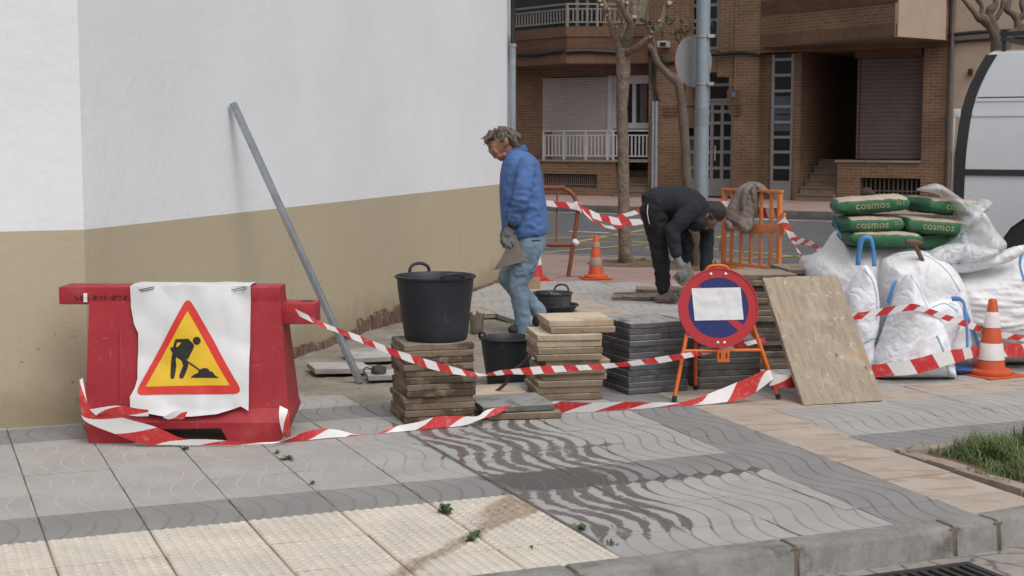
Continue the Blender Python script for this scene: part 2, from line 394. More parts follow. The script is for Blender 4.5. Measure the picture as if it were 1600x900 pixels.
# the paving itself: real slabs with joints
SH = 0.055
WALL_B = G(140, 660)                       # convex corner of the white building, at ground level
WALL_DIR = Vector(((1423 - 800) / F_PX, 1, 0)).normalized()       # long receding face
WALL_DIR2 = -E1                            # short face, square to the paving
WALL_N = Vector((WALL_DIR.y, -WALL_DIR.x, 0)); WALL_N2 = Vector((E1.y, -E1.x, 0))
def col_edge(i, b):
    if i <= 3: return float(i)
    return 3.3 + SH * b + (i - 4)
P_PINKBR = G(905, 437, 0)                  # where grey slabs give way to red brick pavers
def grey_side(p): return (p - P_PINKBR).dot(SN) < 0
rows = [-2.72, -2.0, -1.0] + list(range(0, 34))
bed_b = lambda b: b
tiles = {k: MB() for k in range(4)}
bumps = MB(); joints = MB()
rnd = random.Random(3)
for ri in range(len(rows) - 1):
    b0, b1 = rows[ri], rows[ri + 1]
    for i in range(-14, 30):
        # right of the pink column the rows are offset by a third of a slab
        off = 0.3 if i >= 6 else 0.0
        bb0, bb1 = b0 + (off if ri > 0 else 0), b1 + off
        gp, gr = 0.0035, 0.008
        q = [(col_edge(i, bb0) + gp, bb0 + gr), (col_edge(i + 1, bb0) - gp, bb0 + gr), (col_edge(i + 1, bb1) - gp, bb1 - gr), (col_edge(i, bb1) + gp, bb1 - gr)]
        if q[1][0] - q[0][0] < 0.05: continue
        P = [AB(a, b) for a, b in q]; c = sum(P, Vector()) / 4
        ca, cb = toAB(c)
        if c.y > 26 or not inside(outline, c.x, c.y): continue
        if sum(inside(outline, p.x, p.y) for p in P) < 3 and ri > 1: continue
        if not all(grey_side(p - SN * 0.2) for p in P): continue
        if inside(PIT, c.x, c.y): continue
        if (c - WALL_B).dot(WALL_N) < -0.35 and (c - WALL_B).dot(WALL_N2) < -0.35: continue
        if i >= 6 and cb < 0.28 and ca > 5.4 and ca < 14: continue           # planting bed
        if i < 0 and b1 <= 0: k = 2
        elif i == 5: k = 3
        elif i == 4: k = 1
        elif i < 4: k = 1 if (ri == 3 or (5 <= b0 < 6 and i < 2)) else 0
        else: k = 1 if (b0 == 0) else (3 if b0 == 3 or (i == 8 and b0 >= 12) else 0)
        dz = rnd.uniform(-0.0015, 0.0015) if cb < 8 else rnd.uniform(-0.004, 0.004)
        h = 0.042; tl = [rnd.uniform(-0.001, 0.001) for _ in range(4)]
        jn = 0.004; joints.add([AB(a, b, -0.0075) for a, b in ((q[0][0] - gp - jn, q[0][1] - gr - jn), (q[1][0] + gp + jn, q[1][1] - gr - jn), (q[2][0] + gp + jn, q[2][1] + gr + jn), (q[3][0] - gp - jn, q[3][1] + gr + jn))], [(0, 1, 2, 3)])
        tiles[k].hexa([p + Vector((0, 0, dz - h)) for p in P], [p + Vector((0, 0, dz + t)) for p, t in zip(P, tl)])
        if k == 2 and c.y > 4.2:
            for jj in range(9):
                for ii in range(9):
                    a = q[0][0] + (ii + .5) / 9 * (q[1][0] - q[0][0]); b = q[0][1] + (jj + .5) / 9 * (q[3][1] - q[0][1])
                    bumps.lathe([(0.0150, 0), (0.0140, 0.0040), (0.0102, 0.0055)], 10, AB(a, b, dz - 0.0005), cap0=False)
for k, (m, nm) in enumerate(((M_TILE_L, 'pavement'), (M_TILE_D, 'pavement_dark_band'), (M_TACT, 'pavement_tactile'), (M_PINK, 'pavement_pink_band'))):
    tag(tiles[k].build(nm, m, bevel=0.0035, bseg=1, fix=False), kind='structure')
tag(bumps.build('pavement_studs', M_TACT, smooth=True, angle=60, fix=False), kind='structure')

for i in range(0, len(joints.v), 4):
    for k in range(4): joints.v[i + k].z -= 0.0000035 * (i // 4)
tag(joints.build('pavement_joint', M('joint_dirt', (0.17, 0.135, 0.10), 0.95, 0.35, 14, 0.4, 70, dirt=(0.07, 0.055, 0.04), dirt_amt=0.36), fix=False), kind='structure')
# red brick pavers at the far side
def paver_mat():
    g = N('red_pavers'); v = g.coords('Object', -SA)
    br = g.node('ShaderNodeTexBrick'); g.link(v, br.inputs['Vector'])
    br.inputs['Scale'].default_value = 1.0; br.inputs['Brick Width'].default_value = 0.21; br.inputs['Row Height'].default_value = 0.105
    br.inputs['Mortar Size'].default_value = 0.006
    br.inputs['Color1'].default_value = (0.32, 0.215, 0.195, 1); br.inputs['Color2'].default_value = (0.27, 0.175, 0.16, 1); br.inputs['Mortar'].default_value = (0.24, 0.19, 0.17, 1)
    f = g.noise(v, 0.8, 5)
    c = g.mix(g.math('MULTIPLY', g.ramp(f, 0.42, 0.65), 0.6), br.outputs['Color'], (0.36, 0.27, 0.24))
    return g.done(c, 0.9, g.bump(br.outputs['Fac'], -0.3, 0.004))
M_PAVER = paver_mat()
a0, a1 = P_PINKBR - SD * 14, P_PINKBR + SD * 5
def clip_poly(poly, keep):                 # Sutherland-Hodgman against keep(p) >= 0
    out = []
    for i in range(len(poly)):
        p, q = poly[i], poly[(i + 1) % len(poly)]; kp, kq = keep(p), keep(q)
        if kp >= 0: out.append(p)
        if (kp >= 0) != (kq >= 0): out.append(p + (q - p) * (kp / (kp - kq)))
    return out
pv = clip_poly([p.copy() for p in outline], lambda p: (p - P_PINKBR).dot(SN) + .7)
mb = MB(); mb.add([(p.x, p.y, -0.007) for p in pv], [tuple(range(len(pv)))])
tag(mb.build('brick_path', M_PAVER), kind='structure')

# kerb stones along the island
def offset_line(line, d):
    out = []
    for i, p in enumerate(line):
        t = (line[min(i + 1, len(line) - 1)] - line[max(i - 1, 0)]).normalized(); out.append(p + Vector((t.y, -t.x, 0)) * d)
    return out
def kerb(line, width, name, cuts, ztop=0.003, gap=0.012):
    L = [0.0]
    for i in range(1, len(line)): L.append(L[-1] + (line[i] - line[i - 1]).length)
    def at(s):
        for i in range(1, len(line)):
            if L[i] >= s or i == len(line) - 1:
                t = (s - L[i - 1]) / max(1e-6, L[i] - L[i - 1]); return line[i - 1].lerp(line[i], t)
    def tang(s): return (at(min(L[-1], s + 0.03)) - at(max(0, s - 0.03))).normalized()
    mb = MB(); mj = MB()
    ss = [c for c in cuts if 0 <= c <= L[-1]]
    for s0, s1 in zip(ss[:-1], ss[1:]):
        m = max(1, int((s1 - s0) / 0.25)); pts = [s0 + gap / 2 + (s1 - s0 - gap) * k / m for k in range(m + 1)]
        prof = [(-0.0, ztop), (width - 0.03, ztop), (width - 0.012, ztop - 0.006), (width - 0.002, ztop - 0.022), (width + 0.012, ROAD_Z - 0.05), (0.0, ROAD_Z - 0.05)]
        vs = []
        for s in pts:
            p, t = at(s), tang(s); nn = Vector((t.y, -t.x, 0))
            vs += [p + nn * w + Vector((0, 0, z)) for w, z in prof]
        k = len(prof)
        fs = [(i * k + j, i * k + (j + 1) % k, (i + 1) * k + (j + 1) % k, (i + 1) * k + j) for i in range(m) for j in range(k)]
        fs += [tuple(range(k)), tuple(m * k + j for j in range(k))[::-1]]
        mb.add(vs, fs)
        p, t = at(s1), tang(s1); nn = Vector((t.y, -t.x, 0)); h = gap * 1.3
        q = [p - t * h, p - t * h + nn * (width - 0.004), p + t * h + nn * (width - 0.004), p + t * h]
        mj.hexa([Vector((x.x, x.y, ROAD_Z - 0.04)) for x in q], [Vector((x.x, x.y, ztop - 0.009)) for x in q])
    a = mb.build(name, M_KERB, bevel=0.004, bseg=1); tag(a, kind='structure')
    b = mj.build(name + '_joint', M_JOINT); tag(b, kind='structure')
    return at, L
def arclen(line, p):
    best = (1e9, 0); acc = 0
    for i in range(1, len(line)):
        d = line[i] - line[i - 1]; t = max(0, min(1, (p - line[i - 1]).dot(d) / d.length_squared)); q = line[i - 1] + d * t
        best = min(best, ((p - q).length, acc + t * d.length)); acc += d.length
    return best[1]
j = [arclen(near_s, G(*p)) for p in ((896, 893), (1215, 842), (1458, 812), (1522, 803))]
cuts = [j[0] - 0.8 * k for k in range(12, 0, -1)] + j + [j[3] + 0.5 * k for k in range(1, 14)]
kerb(near_s, 0.135, 'kerb', [c for c in cuts if c > 0], gap=0.02)
kl = right + [far_l]
kerb(kl, 0.15, 'kerb', [0.0] + [0.9 * k for k in range(1, 60)])

# gutter of worn slabs under the near kerb
def gutter_mat():
    g = N('gutter_slabs'); v = g.coords('Object', -PA - 0.2)
    vo = g.node('ShaderNodeTexVoronoi', feature='DISTANCE_TO_EDGE'); vo.inputs['Scale'].default_value = 5.5
    w = g.mix(0.12, v, g.noise(v, 5, 4, out='Color')); g.link(w, vo.inputs['Vector'])
    e = g.math('SUBTRACT', 1.0, g.ramp(vo.outputs['Distance'], 0.01, 0.05))
    f = g.noise(v, 8, 6)
    c = g.mix(g.ramp(f, 0.3, 0.7), (0.24, 0.215, 0.20), (0.33, 0.30, 0.28))
    c = g.mix(g.math('MULTIPLY', e, 0.75), c, (0.09, 0.075, 0.07))
    return g.done(c, 0.9, g.bump(g.math('SUBTRACT', g.noise(v, 60, 4), e), 0.4, 0.006))
gl0 = offset_line(near_s, 0.14); gl1 = offset_line(near_s, 0.62)
mb = MB(); k = len(gl0)
mb.add([(p.x, p.y, ROAD_Z + 0.005) for p in gl0] + [(p.x, p.y, ROAD_Z + 0.004) for p in gl1], [(i, k + i, k + i + 1, i + 1) for i in range(k - 1)])
tag(mb.build('gutter', gutter_mat()), kind='structure')

# planting bed at the right with its edging, soil and grass
be0, be1, bn0, bn1 = 5.44, 13.0, -2.6, 0.30
mb = MB()
n1_, n2_ = 60, 26; vs = []; fs = []
def bed_pt(u, v):
    a = be0 - .02 + (be1 - be0) * u; top = bn1 - 0.06
    lo = -2.45 + (a - 5.4) * 0.42
    return AB(a, top + (lo - top) * v)
for jv in range(n2_):
    for iu in range(n1_):
        p = bed_pt(iu / (n1_ - 1), jv / (n2_ - 1)); h = 0.02 * noise.noise((p.x * 4, p.y * 4, 0)) + 0.012 * noise.noise((p.x * 15, p.y * 15, 2))
        vs.append((p.x, p.y, -0.015 + h))
for jv in range(n2_ - 1):
    for iu in range(n1_ - 1): fs.append((jv * n1_ + iu, jv * n1_ + iu + 1, (jv + 1) * n1_ + iu + 1, (jv + 1) * n1_ + iu))
mb.add(vs, fs); tag(mb.build('soil', M_SOIL, smooth=True, angle=180), kind='structure')
M_EDGE = M('bed_edging', (0.29, 0.235, 0.19), 0.9, 0.2, 7, 0.3, 90, dirt=(0.2, 0.17, 0.14), dirt_amt=0.4)
mb = MB()
def edge_run(p, q, w, n):
    for k in range(n):
        a = p.lerp(q, (k + 0.012) / n); b = p.lerp(q, (k + 0.988) / n); t = (b - a).normalized(); s = Vector((-t.y, t.x, 0)) * w
        z = random.uniform(-0.008, 0.002)
        base = [a, b, b + s, a + s]
        mb.hexa([x + Vector((0, 0, -0.05)) for x in base], [x + Vector((0, 0, 0.008 + z)) for x in base])
edge_run(AB(5.40, -2.0), AB(5.37, 0.22), 0.09 * -1, 4)
edge_run(AB(5.40, 0.20), AB(13, 0.20), 0.08, 16)
tag(mb.build('bed_edging', M_EDGE, bevel=0.006), kind='structure')

def grass_blades(name, spots, mats, kind='stuff', hmin=0.03, hmax=0.10, w=0.0026, parent=None, lean=0.9):
    mb = MB(); rr = random.Random(11)
    for p, sc in spots:
        b = Vector(p); h = rr.uniform(hmin, hmax) * sc; an = 6.283 * noise.noise((b.x * 3.1, b.y * 3.1, 4)) * 1.5 + rr.gauss(0, .9); bend = rr.uniform(.15, 1.0) ** .8 * lean * 1.5
        d = Vector((math.cos(an), math.sin(an), 0)); s = Vector((-d.y, d.x, 0)) * w * rr.uniform(0.7, 1.3); pts = [b]; th = rr.uniform(0, .35)
        for k in range(4): th += bend * .5; pts.append(pts[-1] + (d * math.sin(th) + Vector((0, 0, math.cos(th)))) * h * .32)
        for q in pts: q.z = max(q.z, p[2] + .002)
        wd_ = (1, .95, .8, .5)
        mb.add([q + s * wk * sg for q, wk in zip(pts[:4], wd_) for sg in (-1, 1)] + [pts[4]], [(0, 1, 3, 2), (2, 3, 5, 4), (4, 5, 7, 6), (6, 7, 8)], rr.randrange(len(mats)))
    return mb.build(name, mats, parent, fix=False)
GR = [M('grass_a', (0.05, 0.095, 0.02), 0.7, 0.35, 9, 0), M('grass_b', (0.085, 0.125, 0.035), 0.7, 0.3, 9, 0), M('grass_c', (0.16, 0.145, 0.06), 0.75, 0.3, 9, 0)]
spots = []
rr = random.Random(5)
while len(spots) < 12000:
    u, v = rr.random() ** 1.2, rr.random() ** 1.3
    p = bed_pt(u, v); dn = 1.1 * noise.noise((p.x * 2.6, p.y * 2.6, 7)) + 0.95 - v * 0.9 + .35 * noise.noise((p.x * 8, p.y * 8, 2)) + 0.0
    if v > 0.5 and u > 0.12: dn -= 0.35
    if u < 0.05: dn -= 0.35
    if rr.random() < dn: spots.append(((p.x, p.y, -0.02), 0.6 + 0.9 * max(0, min(1, dn))))
tag(grass_blades('grass', spots, [GR[0], GR[0], GR[1], GR[2]]), kind='stuff', label='green grass growing along the edge of the bare planting bed')

# far pavement and street markings
UA = R(-32)
FU = Vector((math.cos(UA), math.sin(UA), 0)); FN = Vector((math.sin(UA), -math.cos(UA), 0))    # along the facade / out of it
FP = G(930, 306, 0)
K_FAR = G(950, 321.5, 0)
kd = (FP - K_FAR).dot(-FN)
def FW(u, w, z=0.0): return FP + FU * u + FN * w + Vector((0, 0, z))
kw = (K_FAR - FP).dot(FN)
mb = MB(); mb.hexa([FW(-45, 0.2 - 14, -0.3), FW(45, 0.2 - 14, -0.3), FW(45, kw, -0.3), FW(-45, kw, -0.3)][::-1][::-1], [FW(-45, -13.8, 0), FW(45, -13.8, 0), FW(45, kw, 0), FW(-45, kw, 0)])
tag(mb.build('far_pavement', M_PAVER), kind='structure')
mb = MB()
for k in range(-45, 45): mb.hexa([FW(k + .01, kw, -0.3), FW(k + .01, kw + 0.14, -0.3), FW(k + .99, kw + 0.14, -0.3), FW(k + .99, kw, -0.3)][::-1], [FW(k + .01, kw, 0.004), FW(k + .01, kw + 0.14, 0.004), FW(k + .99, kw + 0.14, 0.004), FW(k + .99, kw, 0.004)][::-1])
tag(mb.build('far_kerb', M('old_kerb', (0.13, 0.12, 0.11), 0.9, 0.2, 4, 0.2), bevel=0.01), kind='structure')
M_WHITEL = M('road_paint_white', (0.55, 0.55, 0.53), 0.8, 0.25, 8, 0.1, dirt=(0.2, 0.2, 0.2), dirt_amt=0.45, dirt_scale=6)
M_YEL = M('road_paint_yellow', (0.42, 0.31, 0.10), 0.8, 0.25, 8, 0.1, dirt=(0.15, 0.14, 0.11), dirt_amt=0.42, dirt_scale=6)
def line_px(mb, a, b, w=0.10):
    p, q = G(*a, ROAD_Z + 0.006), G(*b, ROAD_Z + 0.006); t = (q - p).normalized(); s = Vector((-t.y, t.x, 0)) * w / 2
    mb.add([p - s, q - s, q + s, p + s], [(0, 1, 2, 3)])
mb = MB()
line_px(mb, (700, 327.0), (990, 334.5), 0.14); line_px(mb, (1000, 338), (1500, 351), 0.14)
for a, b in (((800, 359), (855, 361)), ((888, 361), (952, 364)), ((1180, 342), (1330, 347))): line_px(mb, a, b, 0.13)
tag(mb.build('road_marking', M_WHITEL), kind='structure')
mb = MB()
for a, b in (((760, 376), (1010, 366)), ((700, 382), (960, 378)), ((820, 392), (1040, 353)), ((790, 399), (1003, 382)), ((985, 377), (1330, 408)),
             ((1010, 388), (1150, 366)), ((1080, 407), (1290, 398)), ((1010, 366), (1130, 372)), ((1230, 414), (1420, 402))): line_px(mb, a, b, 0.11)
tag(mb.build('road_marking', M_YEL), kind='structure')
# dark gutter strip along the far kerb
mb = MB(); mb.add([FW(-45, kw + 0.15, ROAD_Z + .004), FW(45, kw + 0.15, ROAD_Z + .004), FW(45, kw + 1.0, ROAD_Z + .004), FW(-45, kw + 1.0, ROAD_Z + .004)], [(3, 2, 1, 0)])
tag(mb.build('far_gutter', M('gutter_dark', (0.04, 0.04, 0.043), 0.7, 0.3, 3, 0.2)), kind='structure')

# ================================================================== WHITE CORNER BUILDING
def wall_mat(name, base, stain, amt, base_h=None):
    g = N(name); v = g.coords('Object')
    f1 = g.noise(v, 0.7, 5, 0.6); f2 = g.noise(v, 9, 5, 0.6); f3 = g.noise(v, 90, 4, 0.6)
    c = g.mix(g.ramp(f1, 0.3, 0.7), sc3(base, 0.95), sc3(base, 1.03))
    vs = g.coords('Object', 0, (3.0, 3.0, 0.35))
    c = g.mix(g.math('MULTIPLY', g.ramp(g.noise(vs, 1.6, 6, 0.65), 0.52, 0.74), amt * 0.5), c, stain)
    c = g.mix(g.math('MULTIPLY', g.ramp(f2, 0.55, 0.75), amt * 0.45), c, stain)
    if base_h is not None:                 # splash dirt: blotches of soil and moss close to the pavement
        sx = g.node('ShaderNodeSeparateXYZ'); g.link(v, sx.inputs[0])
        hh = g.math('ADD', sx.outputs[2], g.math('MULTIPLY', g.math('SUBTRACT', g.noise(v, 2.5, 6, 0.65), 0.5), 0.5))
        c = g.mix(g.math('MULTIPLY', g.math('SUBTRACT', 1.0, g.ramp(hh, -0.02, 0.30)), 0.55), c, base_h)
        sp = g.math('MULTIPLY', g.ramp(g.noise(v, 24, 2, 0.5), 0.70, 0.74), g.math('SUBTRACT', 1.0, g.ramp(sx.outputs[2], 0.2, 0.75)))
        c = g.mix(g.math('MULTIPLY', sp, 0.6), c, (0.06, 0.05, 0.03))
    n = g.bump(g.noise(v, 5, 5, 0.6), 0.10, 0.03); n = g.bump(g.noise(v, 14, 4, 0.6), 0.20, 0.02, n); n = g.bump(f3, 0.16, 0.004, n)
    return g.done(c, 0.85, n)
M_WHITE = wall_mat('white_render', (0.735, 0.755, 0.785), (0.60, 0.60, 0.60), 0.28)
M_DADO = wall_mat('dado_paint', (0.445, 0.38, 0.27), (0.36, 0.295, 0.195), 0.46, (0.21, 0.165, 0.095))
M_OLDBRICK = M('broken_brick', (0.15, 0.09, 0.068), 0.95, 0.35, 12, 0.8, 40, dirt=(0.34, 0.29, 0.24), dirt_amt=0.45, dirt_scale=7, bdist=0.02)
M_PIPE = M('galvanised_pipe', (0.30, 0.33, 0.36), 0.5, 0.15, 10, 0.1, 60, metal=0.4)
M_BLACK = M('black_rubber', (0.012, 0.012, 0.013), 0.6, 0.3, 10, 0.1)
WH = 7.5
w_end = PL(797.5, 433, WALL_B, WALL_N); LEN1 = (Vector((w_end.x, w_end.y, 0)) - WALL_B).dot(WALL_DIR); LEN2 = 9.0
PAINT = PL(140, 358, WALL_B, WALL_N).z
cb = thing('corner_building', 'white rendered corner building with ochre painted lower wall', 'building', WALL_B)
def wall_solid(z0, z1, proud, name, mat):
    a = WALL_B + WALL_DIR * LEN1; c = WALL_B; e = WALL_B + WALL_DIR2 * LEN2
    o1, o2 = WALL_N * proud, WALL_N2 * proud
    # corner point pushed out along both normals
    k = (1 - WALL_N.dot(WALL_N2)) / (1 - WALL_N.dot(WALL_N2) ** 2)
    cc = c + (WALL_N + WALL_N2) * (proud * k)
    mb = MB(); Z = lambda p, z: Vector((p.x, p.y, z))
    ring = [a + o1, cc, e + o2, e - WALL_N2 * 6.0, a - WALL_N * 6.5]
    vs = [Z(p, z0) for p in ring] + [Z(p, z1) for p in ring]; n = 5
    mb.add(vs, [tuple(range(n))[::-1], tuple(range(n, 2 * n))] + [(i, (i + 1) % n, n + (i + 1) % n, n + i) for i in range(n)])
    return mb.build(name, mat, cb, world=True)
wall_solid(PAINT, WH, 0.0, 'wall', M_WHITE)
wall_solid(-0.02, PAINT, 0.0, 'lower_wall', M_DADO)
# torn edge of render and exposed brick along the dug-up base
mb = MB(); rr = random.Random(2)
s = 1.4
while s < LEN1 - 0.5:
    L = rr.uniform(0.10, 0.34); hgt = 0.012 + 0.04 * max(0, noise.noise((s * 1.3, 0, 0)) + 0.1) + rr.uniform(0, 0.02)
    if 4.0 < s < 5.2: hgt += 0.075
    pr = rr.uniform(0.015, 0.05); p = WALL_B + WALL_DIR * s
    n_ = 5; top = [p + WALL_DIR * (L * k / n_) + Vector((0, 0, hgt * rr.uniform(0.55, 1.1))) for k in range(n_ + 1)]
    for k in range(n_):
        a, b = p + WALL_DIR * (L * k / n_), p + WALL_DIR * (L * (k + 1) / n_)
        o = WALL_N * (pr + rr.uniform(0, 0.01)); zz = Vector((0, 0, -0.07))
        mb.add([a + zz - WALL_N * .01, b + zz - WALL_N * .01, b + zz + o, a + zz + o, top[k] - WALL_N * .01, top[k + 1] - WALL_N * .01, top[k + 1] + o * .8, top[k] + o * .8],
               [(0, 1, 2, 3), (7, 6, 5, 4), (3, 2, 6, 7), (0, 3, 7, 4), (1, 5, 6, 2)])
    s += L * rr.uniform(1.0, 1.15)
mb.build('broken_footing', M_OLDBRICK, cb, world=True)
# downpipe and cable at the far edge
pe = WALL_B + WALL_DIR * (LEN1 - 0.12) + WALL_N * 0.06
mb = MB(); mb.tube([pe + Vector((0, 0, z)) for z in (-.02, 2.0, 2.62)], 0.036, 12); mb.tube([pe + Vector((0, 0, z)) for z in (2.6, 2.64)], 0.042, 12)
dp = mb.build('downpipe', M_PIPE, cb, world=True, smooth=True)
mb = MB(); mb.tube([pe + Vector((0, 0, z)) + WALL_DIR * 0.012 * math.sin(z * 9) for z in np.arange(2.62, 7.4, 0.08)], 0.026, 8)
mb.tube([pe + WALL_DIR * .05 + Vector((0, 0, z)) for z in (2.45, 2.75)], 0.03, 8)
mb.build('cable', M_BLACK, cb, world=True, smooth=True)

# ================================================================== BRICK APARTMENT BUILDING
def brick_mat(name, c1, c2, mort, vertical=False):
    g = N(name); tc = g.node('ShaderNodeTexCoord'); mp = g.node('ShaderNodeMapping'); g.link(tc.outputs['UV'], mp.inputs[0])
    if vertical: mp.inputs['Rotation'].default_value = (0, 0, R(90))
    br = g.node('ShaderNodeTexBrick'); g.link(mp.outputs[0], br.inputs['Vector'])
    br.inputs['Scale'].default_value = 1; br.inputs['Brick Width'].default_value = 0.26; br.inputs['Row Height'].default_value = 0.078
    br.inputs['Mortar Size'].default_value = 0.009; br.inputs['Mortar Smooth'].default_value = 0.2; br.inputs['Bias'].default_value = -0.1
    br.inputs['Color1'].default_value = (*c1, 1); br.inputs['Color2'].default_value = (*c2, 1); br.inputs['Mortar'].default_value = (*mort, 1)
    v = g.coords('Object'); f = g.noise(v, 0.7, 5, 0.6); f2 = g.noise(v, 30, 4)
    c = g.mix(g.ramp(f, 0.35, 0.7), br.outputs['Color'], g.mix(0.5, br.outputs['Color'], sc3(c2, 0.55)))
    c = g.mix(g.math('MULTIPLY', g.ramp(f2, 0.5, 0.8), 0.4), c, sc3(c1, 0.6))
    return g.done(c, 0.9, g.bump(br.outputs['Fac'], -0.5, 0.008))
M_BRICK = brick_mat('brick', (0.205, 0.112, 0.060), (0.140, 0.074, 0.040), (0.25, 0.195, 0.145))
M_BRICKV = brick_mat('brick_on_end', (0.18, 0.092, 0.048), (0.125, 0.064, 0.035), (0.12, 0.09, 0.065), True)
M_BRICKR = brick_mat('red_brick', (0.155, 0.066, 0.038), (0.105, 0.045, 0.028), (0.10, 0.07, 0.05))
M_STONE = M('sill_stone', (0.26, 0.21, 0.17), 0.85, 0.15, 6, 0.2, 60)
M_STEP = M('step_stone', (0.20, 0.14, 0.10), 0.85, 0.18, 6, 0.2, 60)
M_SHUTL = M('shutter_pale', (0.36, 0.315, 0.31), 0.7, 0.06, 3, 0.0)
M_SHUTD = M('shutter_dark', (0.115, 0.085, 0.078), 0.65, 0.15, 3, 0.0)
M_FRAME = M('white_frame', (0.42, 0.41, 0.42), 0.55, 0.06, 5, 0.0)
M_RAIL = M('white_railing', (0.44, 0.42, 0.42), 0.5, 0.08, 8, 0.0)
M_RAILG = M('grey_railing', (0.22, 0.20, 0.18), 0.5, 0.12, 8, 0.0)
M_ALU = M('aluminium', (0.26, 0.24, 0.235), 0.45, 0.1, 8, 0.0, metal=0.3)
def glass_mat(name, c, rough=0.08):
    g = N(name); v = g.coords('Object'); f = g.noise(v, 0.9, 3)
    return g.done(g.mix(g.ramp(f, 0.3, 0.7), sc3(c, 0.7), sc3(c, 1.4)), rough, None, 0.0, Specular_IOR_Level=0.5)
M_GLASS = glass_mat('dark_glass', (0.012, 0.013, 0.014)); M_GLASSG = glass_mat('grey_glass', (0.05, 0.065, 0.075), 0.2)
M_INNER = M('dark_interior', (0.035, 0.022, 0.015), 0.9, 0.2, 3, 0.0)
M_GRILLE = M('grille_iron', (0.06, 0.045, 0.038), 0.6, 0.2, 8, 0.0)
M_SOFFIT = M('soffit', (0.15, 0.12, 0.09), 0.9, 0.15, 3, 0.0)

FM = Matrix.Translation(FP) @ Matrix.Rotation(UA, 4, 'Z')
fac = thing('apartment_building', 'dark brick apartment block with recessed porch, balcony and roller shutters', 'building', FP, UA)
def FL(px, py, w=0.0):                     # photo point -> (u, z) on the facade plane pushed out by w
    p = PL(px, py, FP + FN * w, FN) - FP; return p.dot(FU), p.z
def U(px, w=0.0, py=217): return FL(px, py, w)[0]
def Zf(px, py, w=0.0): return FL(px, py, w)[1]
# local axes of the facade: x = along (u), y = into the wall (-w), z up
def fbox(mb, px0, px1, py0, py1, w0, w1, mi=0):
    pm = (py0 + py1) / 2; xm = (px0 + px1) / 2
    return mb.box(U(px0, w1, pm), U(px1, w1, pm), -w1, -w0, Zf(xm, py1, w1), Zf(xm, py0, w1), mi)
def ubox(mb, u0, u1, z0, z1, w0, w1, mi=0): return mb.box(u0, u1, -w1, -w0, z0, z1, mi)
TOP = 12.0
uA0 = -9.0; u_ = {k: U(k) for k in (848, 955, 1013, 1060, 1145, 1183, 1205, 1237, 1248, 1336, 1310, 1440, 1478)}
zsill = Zf(900, 250); zslab = Zf(950, 104)
W = MB()
# main wall pieces (front face at w = 0), each with real depth
ubox(W, u_[1013], u_[1060], -0.05, TOP, -3, 0)
ubox(W, u_[1060], U(1074), Zf(1100, 84), TOP, -3, -0.02); ubox(W, U(1121), u_[1145], Zf(1100, 84), TOP, -3, -0.02)   # beside the stair window
ubox(W, u_[1145], u_[1183], -0.05, TOP, -3, 0)
ubox(W, u_[1183], u_[1205], -0.05, Zf(1200, 84), -3, -0.28)
ubox(W, u_[1237] + .01, u_[1248], -0.05, Zf(1200, 84), -3, -0.10)
ubox(W, u_[1183], u_[1478], Zf(1200, 82), TOP, -3, -0.02)
ubox(W, u_[1440], u_[1478], -0.05, Zf(1200, 82) - .003, -3, 0.0)
ubox(W, u_[1310], u_[1440], Zf(1390, 278), zsill, -0.5, 0.02)            # low wall under the garage shutter
ubox(W, u_[1310], U(1345), -0.05, Zf(1390, 278), -0.5, 0.02)
ubox(W, U(1345), u_[1440], -0.05, Zf(1390, 304), -0.5, 0.02)
# left bay below the balcony
ubox(W, uA0, U(848), zsill, zslab + .4, -3, -0.45)                       # wall left of the pale shutter
ubox(W, U(848), u_[1013], Zf(930, 118, -.45), zslab + .4, -3, -0.45)
ubox(W, uA0, U(933), Zf(900, 272), zsill - .03, -3, 0.0); ubox(W, uA0, U(849), -0.05, Zf(900, 272), -3, 0)
ubox(W, U(933), U(962), -0.05, zsill - .03, -3, 0.0)
ubox(W, U(849), U(933), -0.05, Zf(900, 293), -3, 0.0)
ubox(W, U(962), u_[1013], -0.05, zsill - 0.03, -3, -1.1)
ubox(W, uA0, u_[1013], zslab + 0.4, TOP, -3, -0.9)
W.build('wall', M_BRICK, fac)
# backs of the openings
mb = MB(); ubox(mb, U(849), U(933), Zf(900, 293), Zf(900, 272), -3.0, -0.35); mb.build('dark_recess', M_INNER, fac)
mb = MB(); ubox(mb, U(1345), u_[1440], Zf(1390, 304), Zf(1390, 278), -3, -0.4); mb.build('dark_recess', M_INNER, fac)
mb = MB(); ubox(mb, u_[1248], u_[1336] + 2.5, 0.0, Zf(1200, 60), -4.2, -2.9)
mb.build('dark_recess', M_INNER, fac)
mb = MB(); ubox(mb, u_[1336] - 0.02, u_[1336] + 0.02, zsill - 0.6, Zf(1200, 82), -3.2, -0.3); mb.build('porch_door_jamb', M('red_wood', (0.07, 0.018, 0.012), 0.6, 0.2), fac)
mb = MB(); ubox(mb, u_[1248] - 0.2, u_[1248] + .004, -0.05, Zf(1200, 74), -3.2, -0.12); ubox(mb, u_[1336], u_[1440], Zf(1200, 84) - .25, Zf(1200, 82), -3.0, -0.32)
mb.build('porch_side_wall', M_BRICK, fac)
# soldier course lintel above garage shutter
mb = MB(); fbox(mb, 1336, 1440, 70, 88, -0.3, -0.05); mb.build('lintel', M_BRICKR, fac)

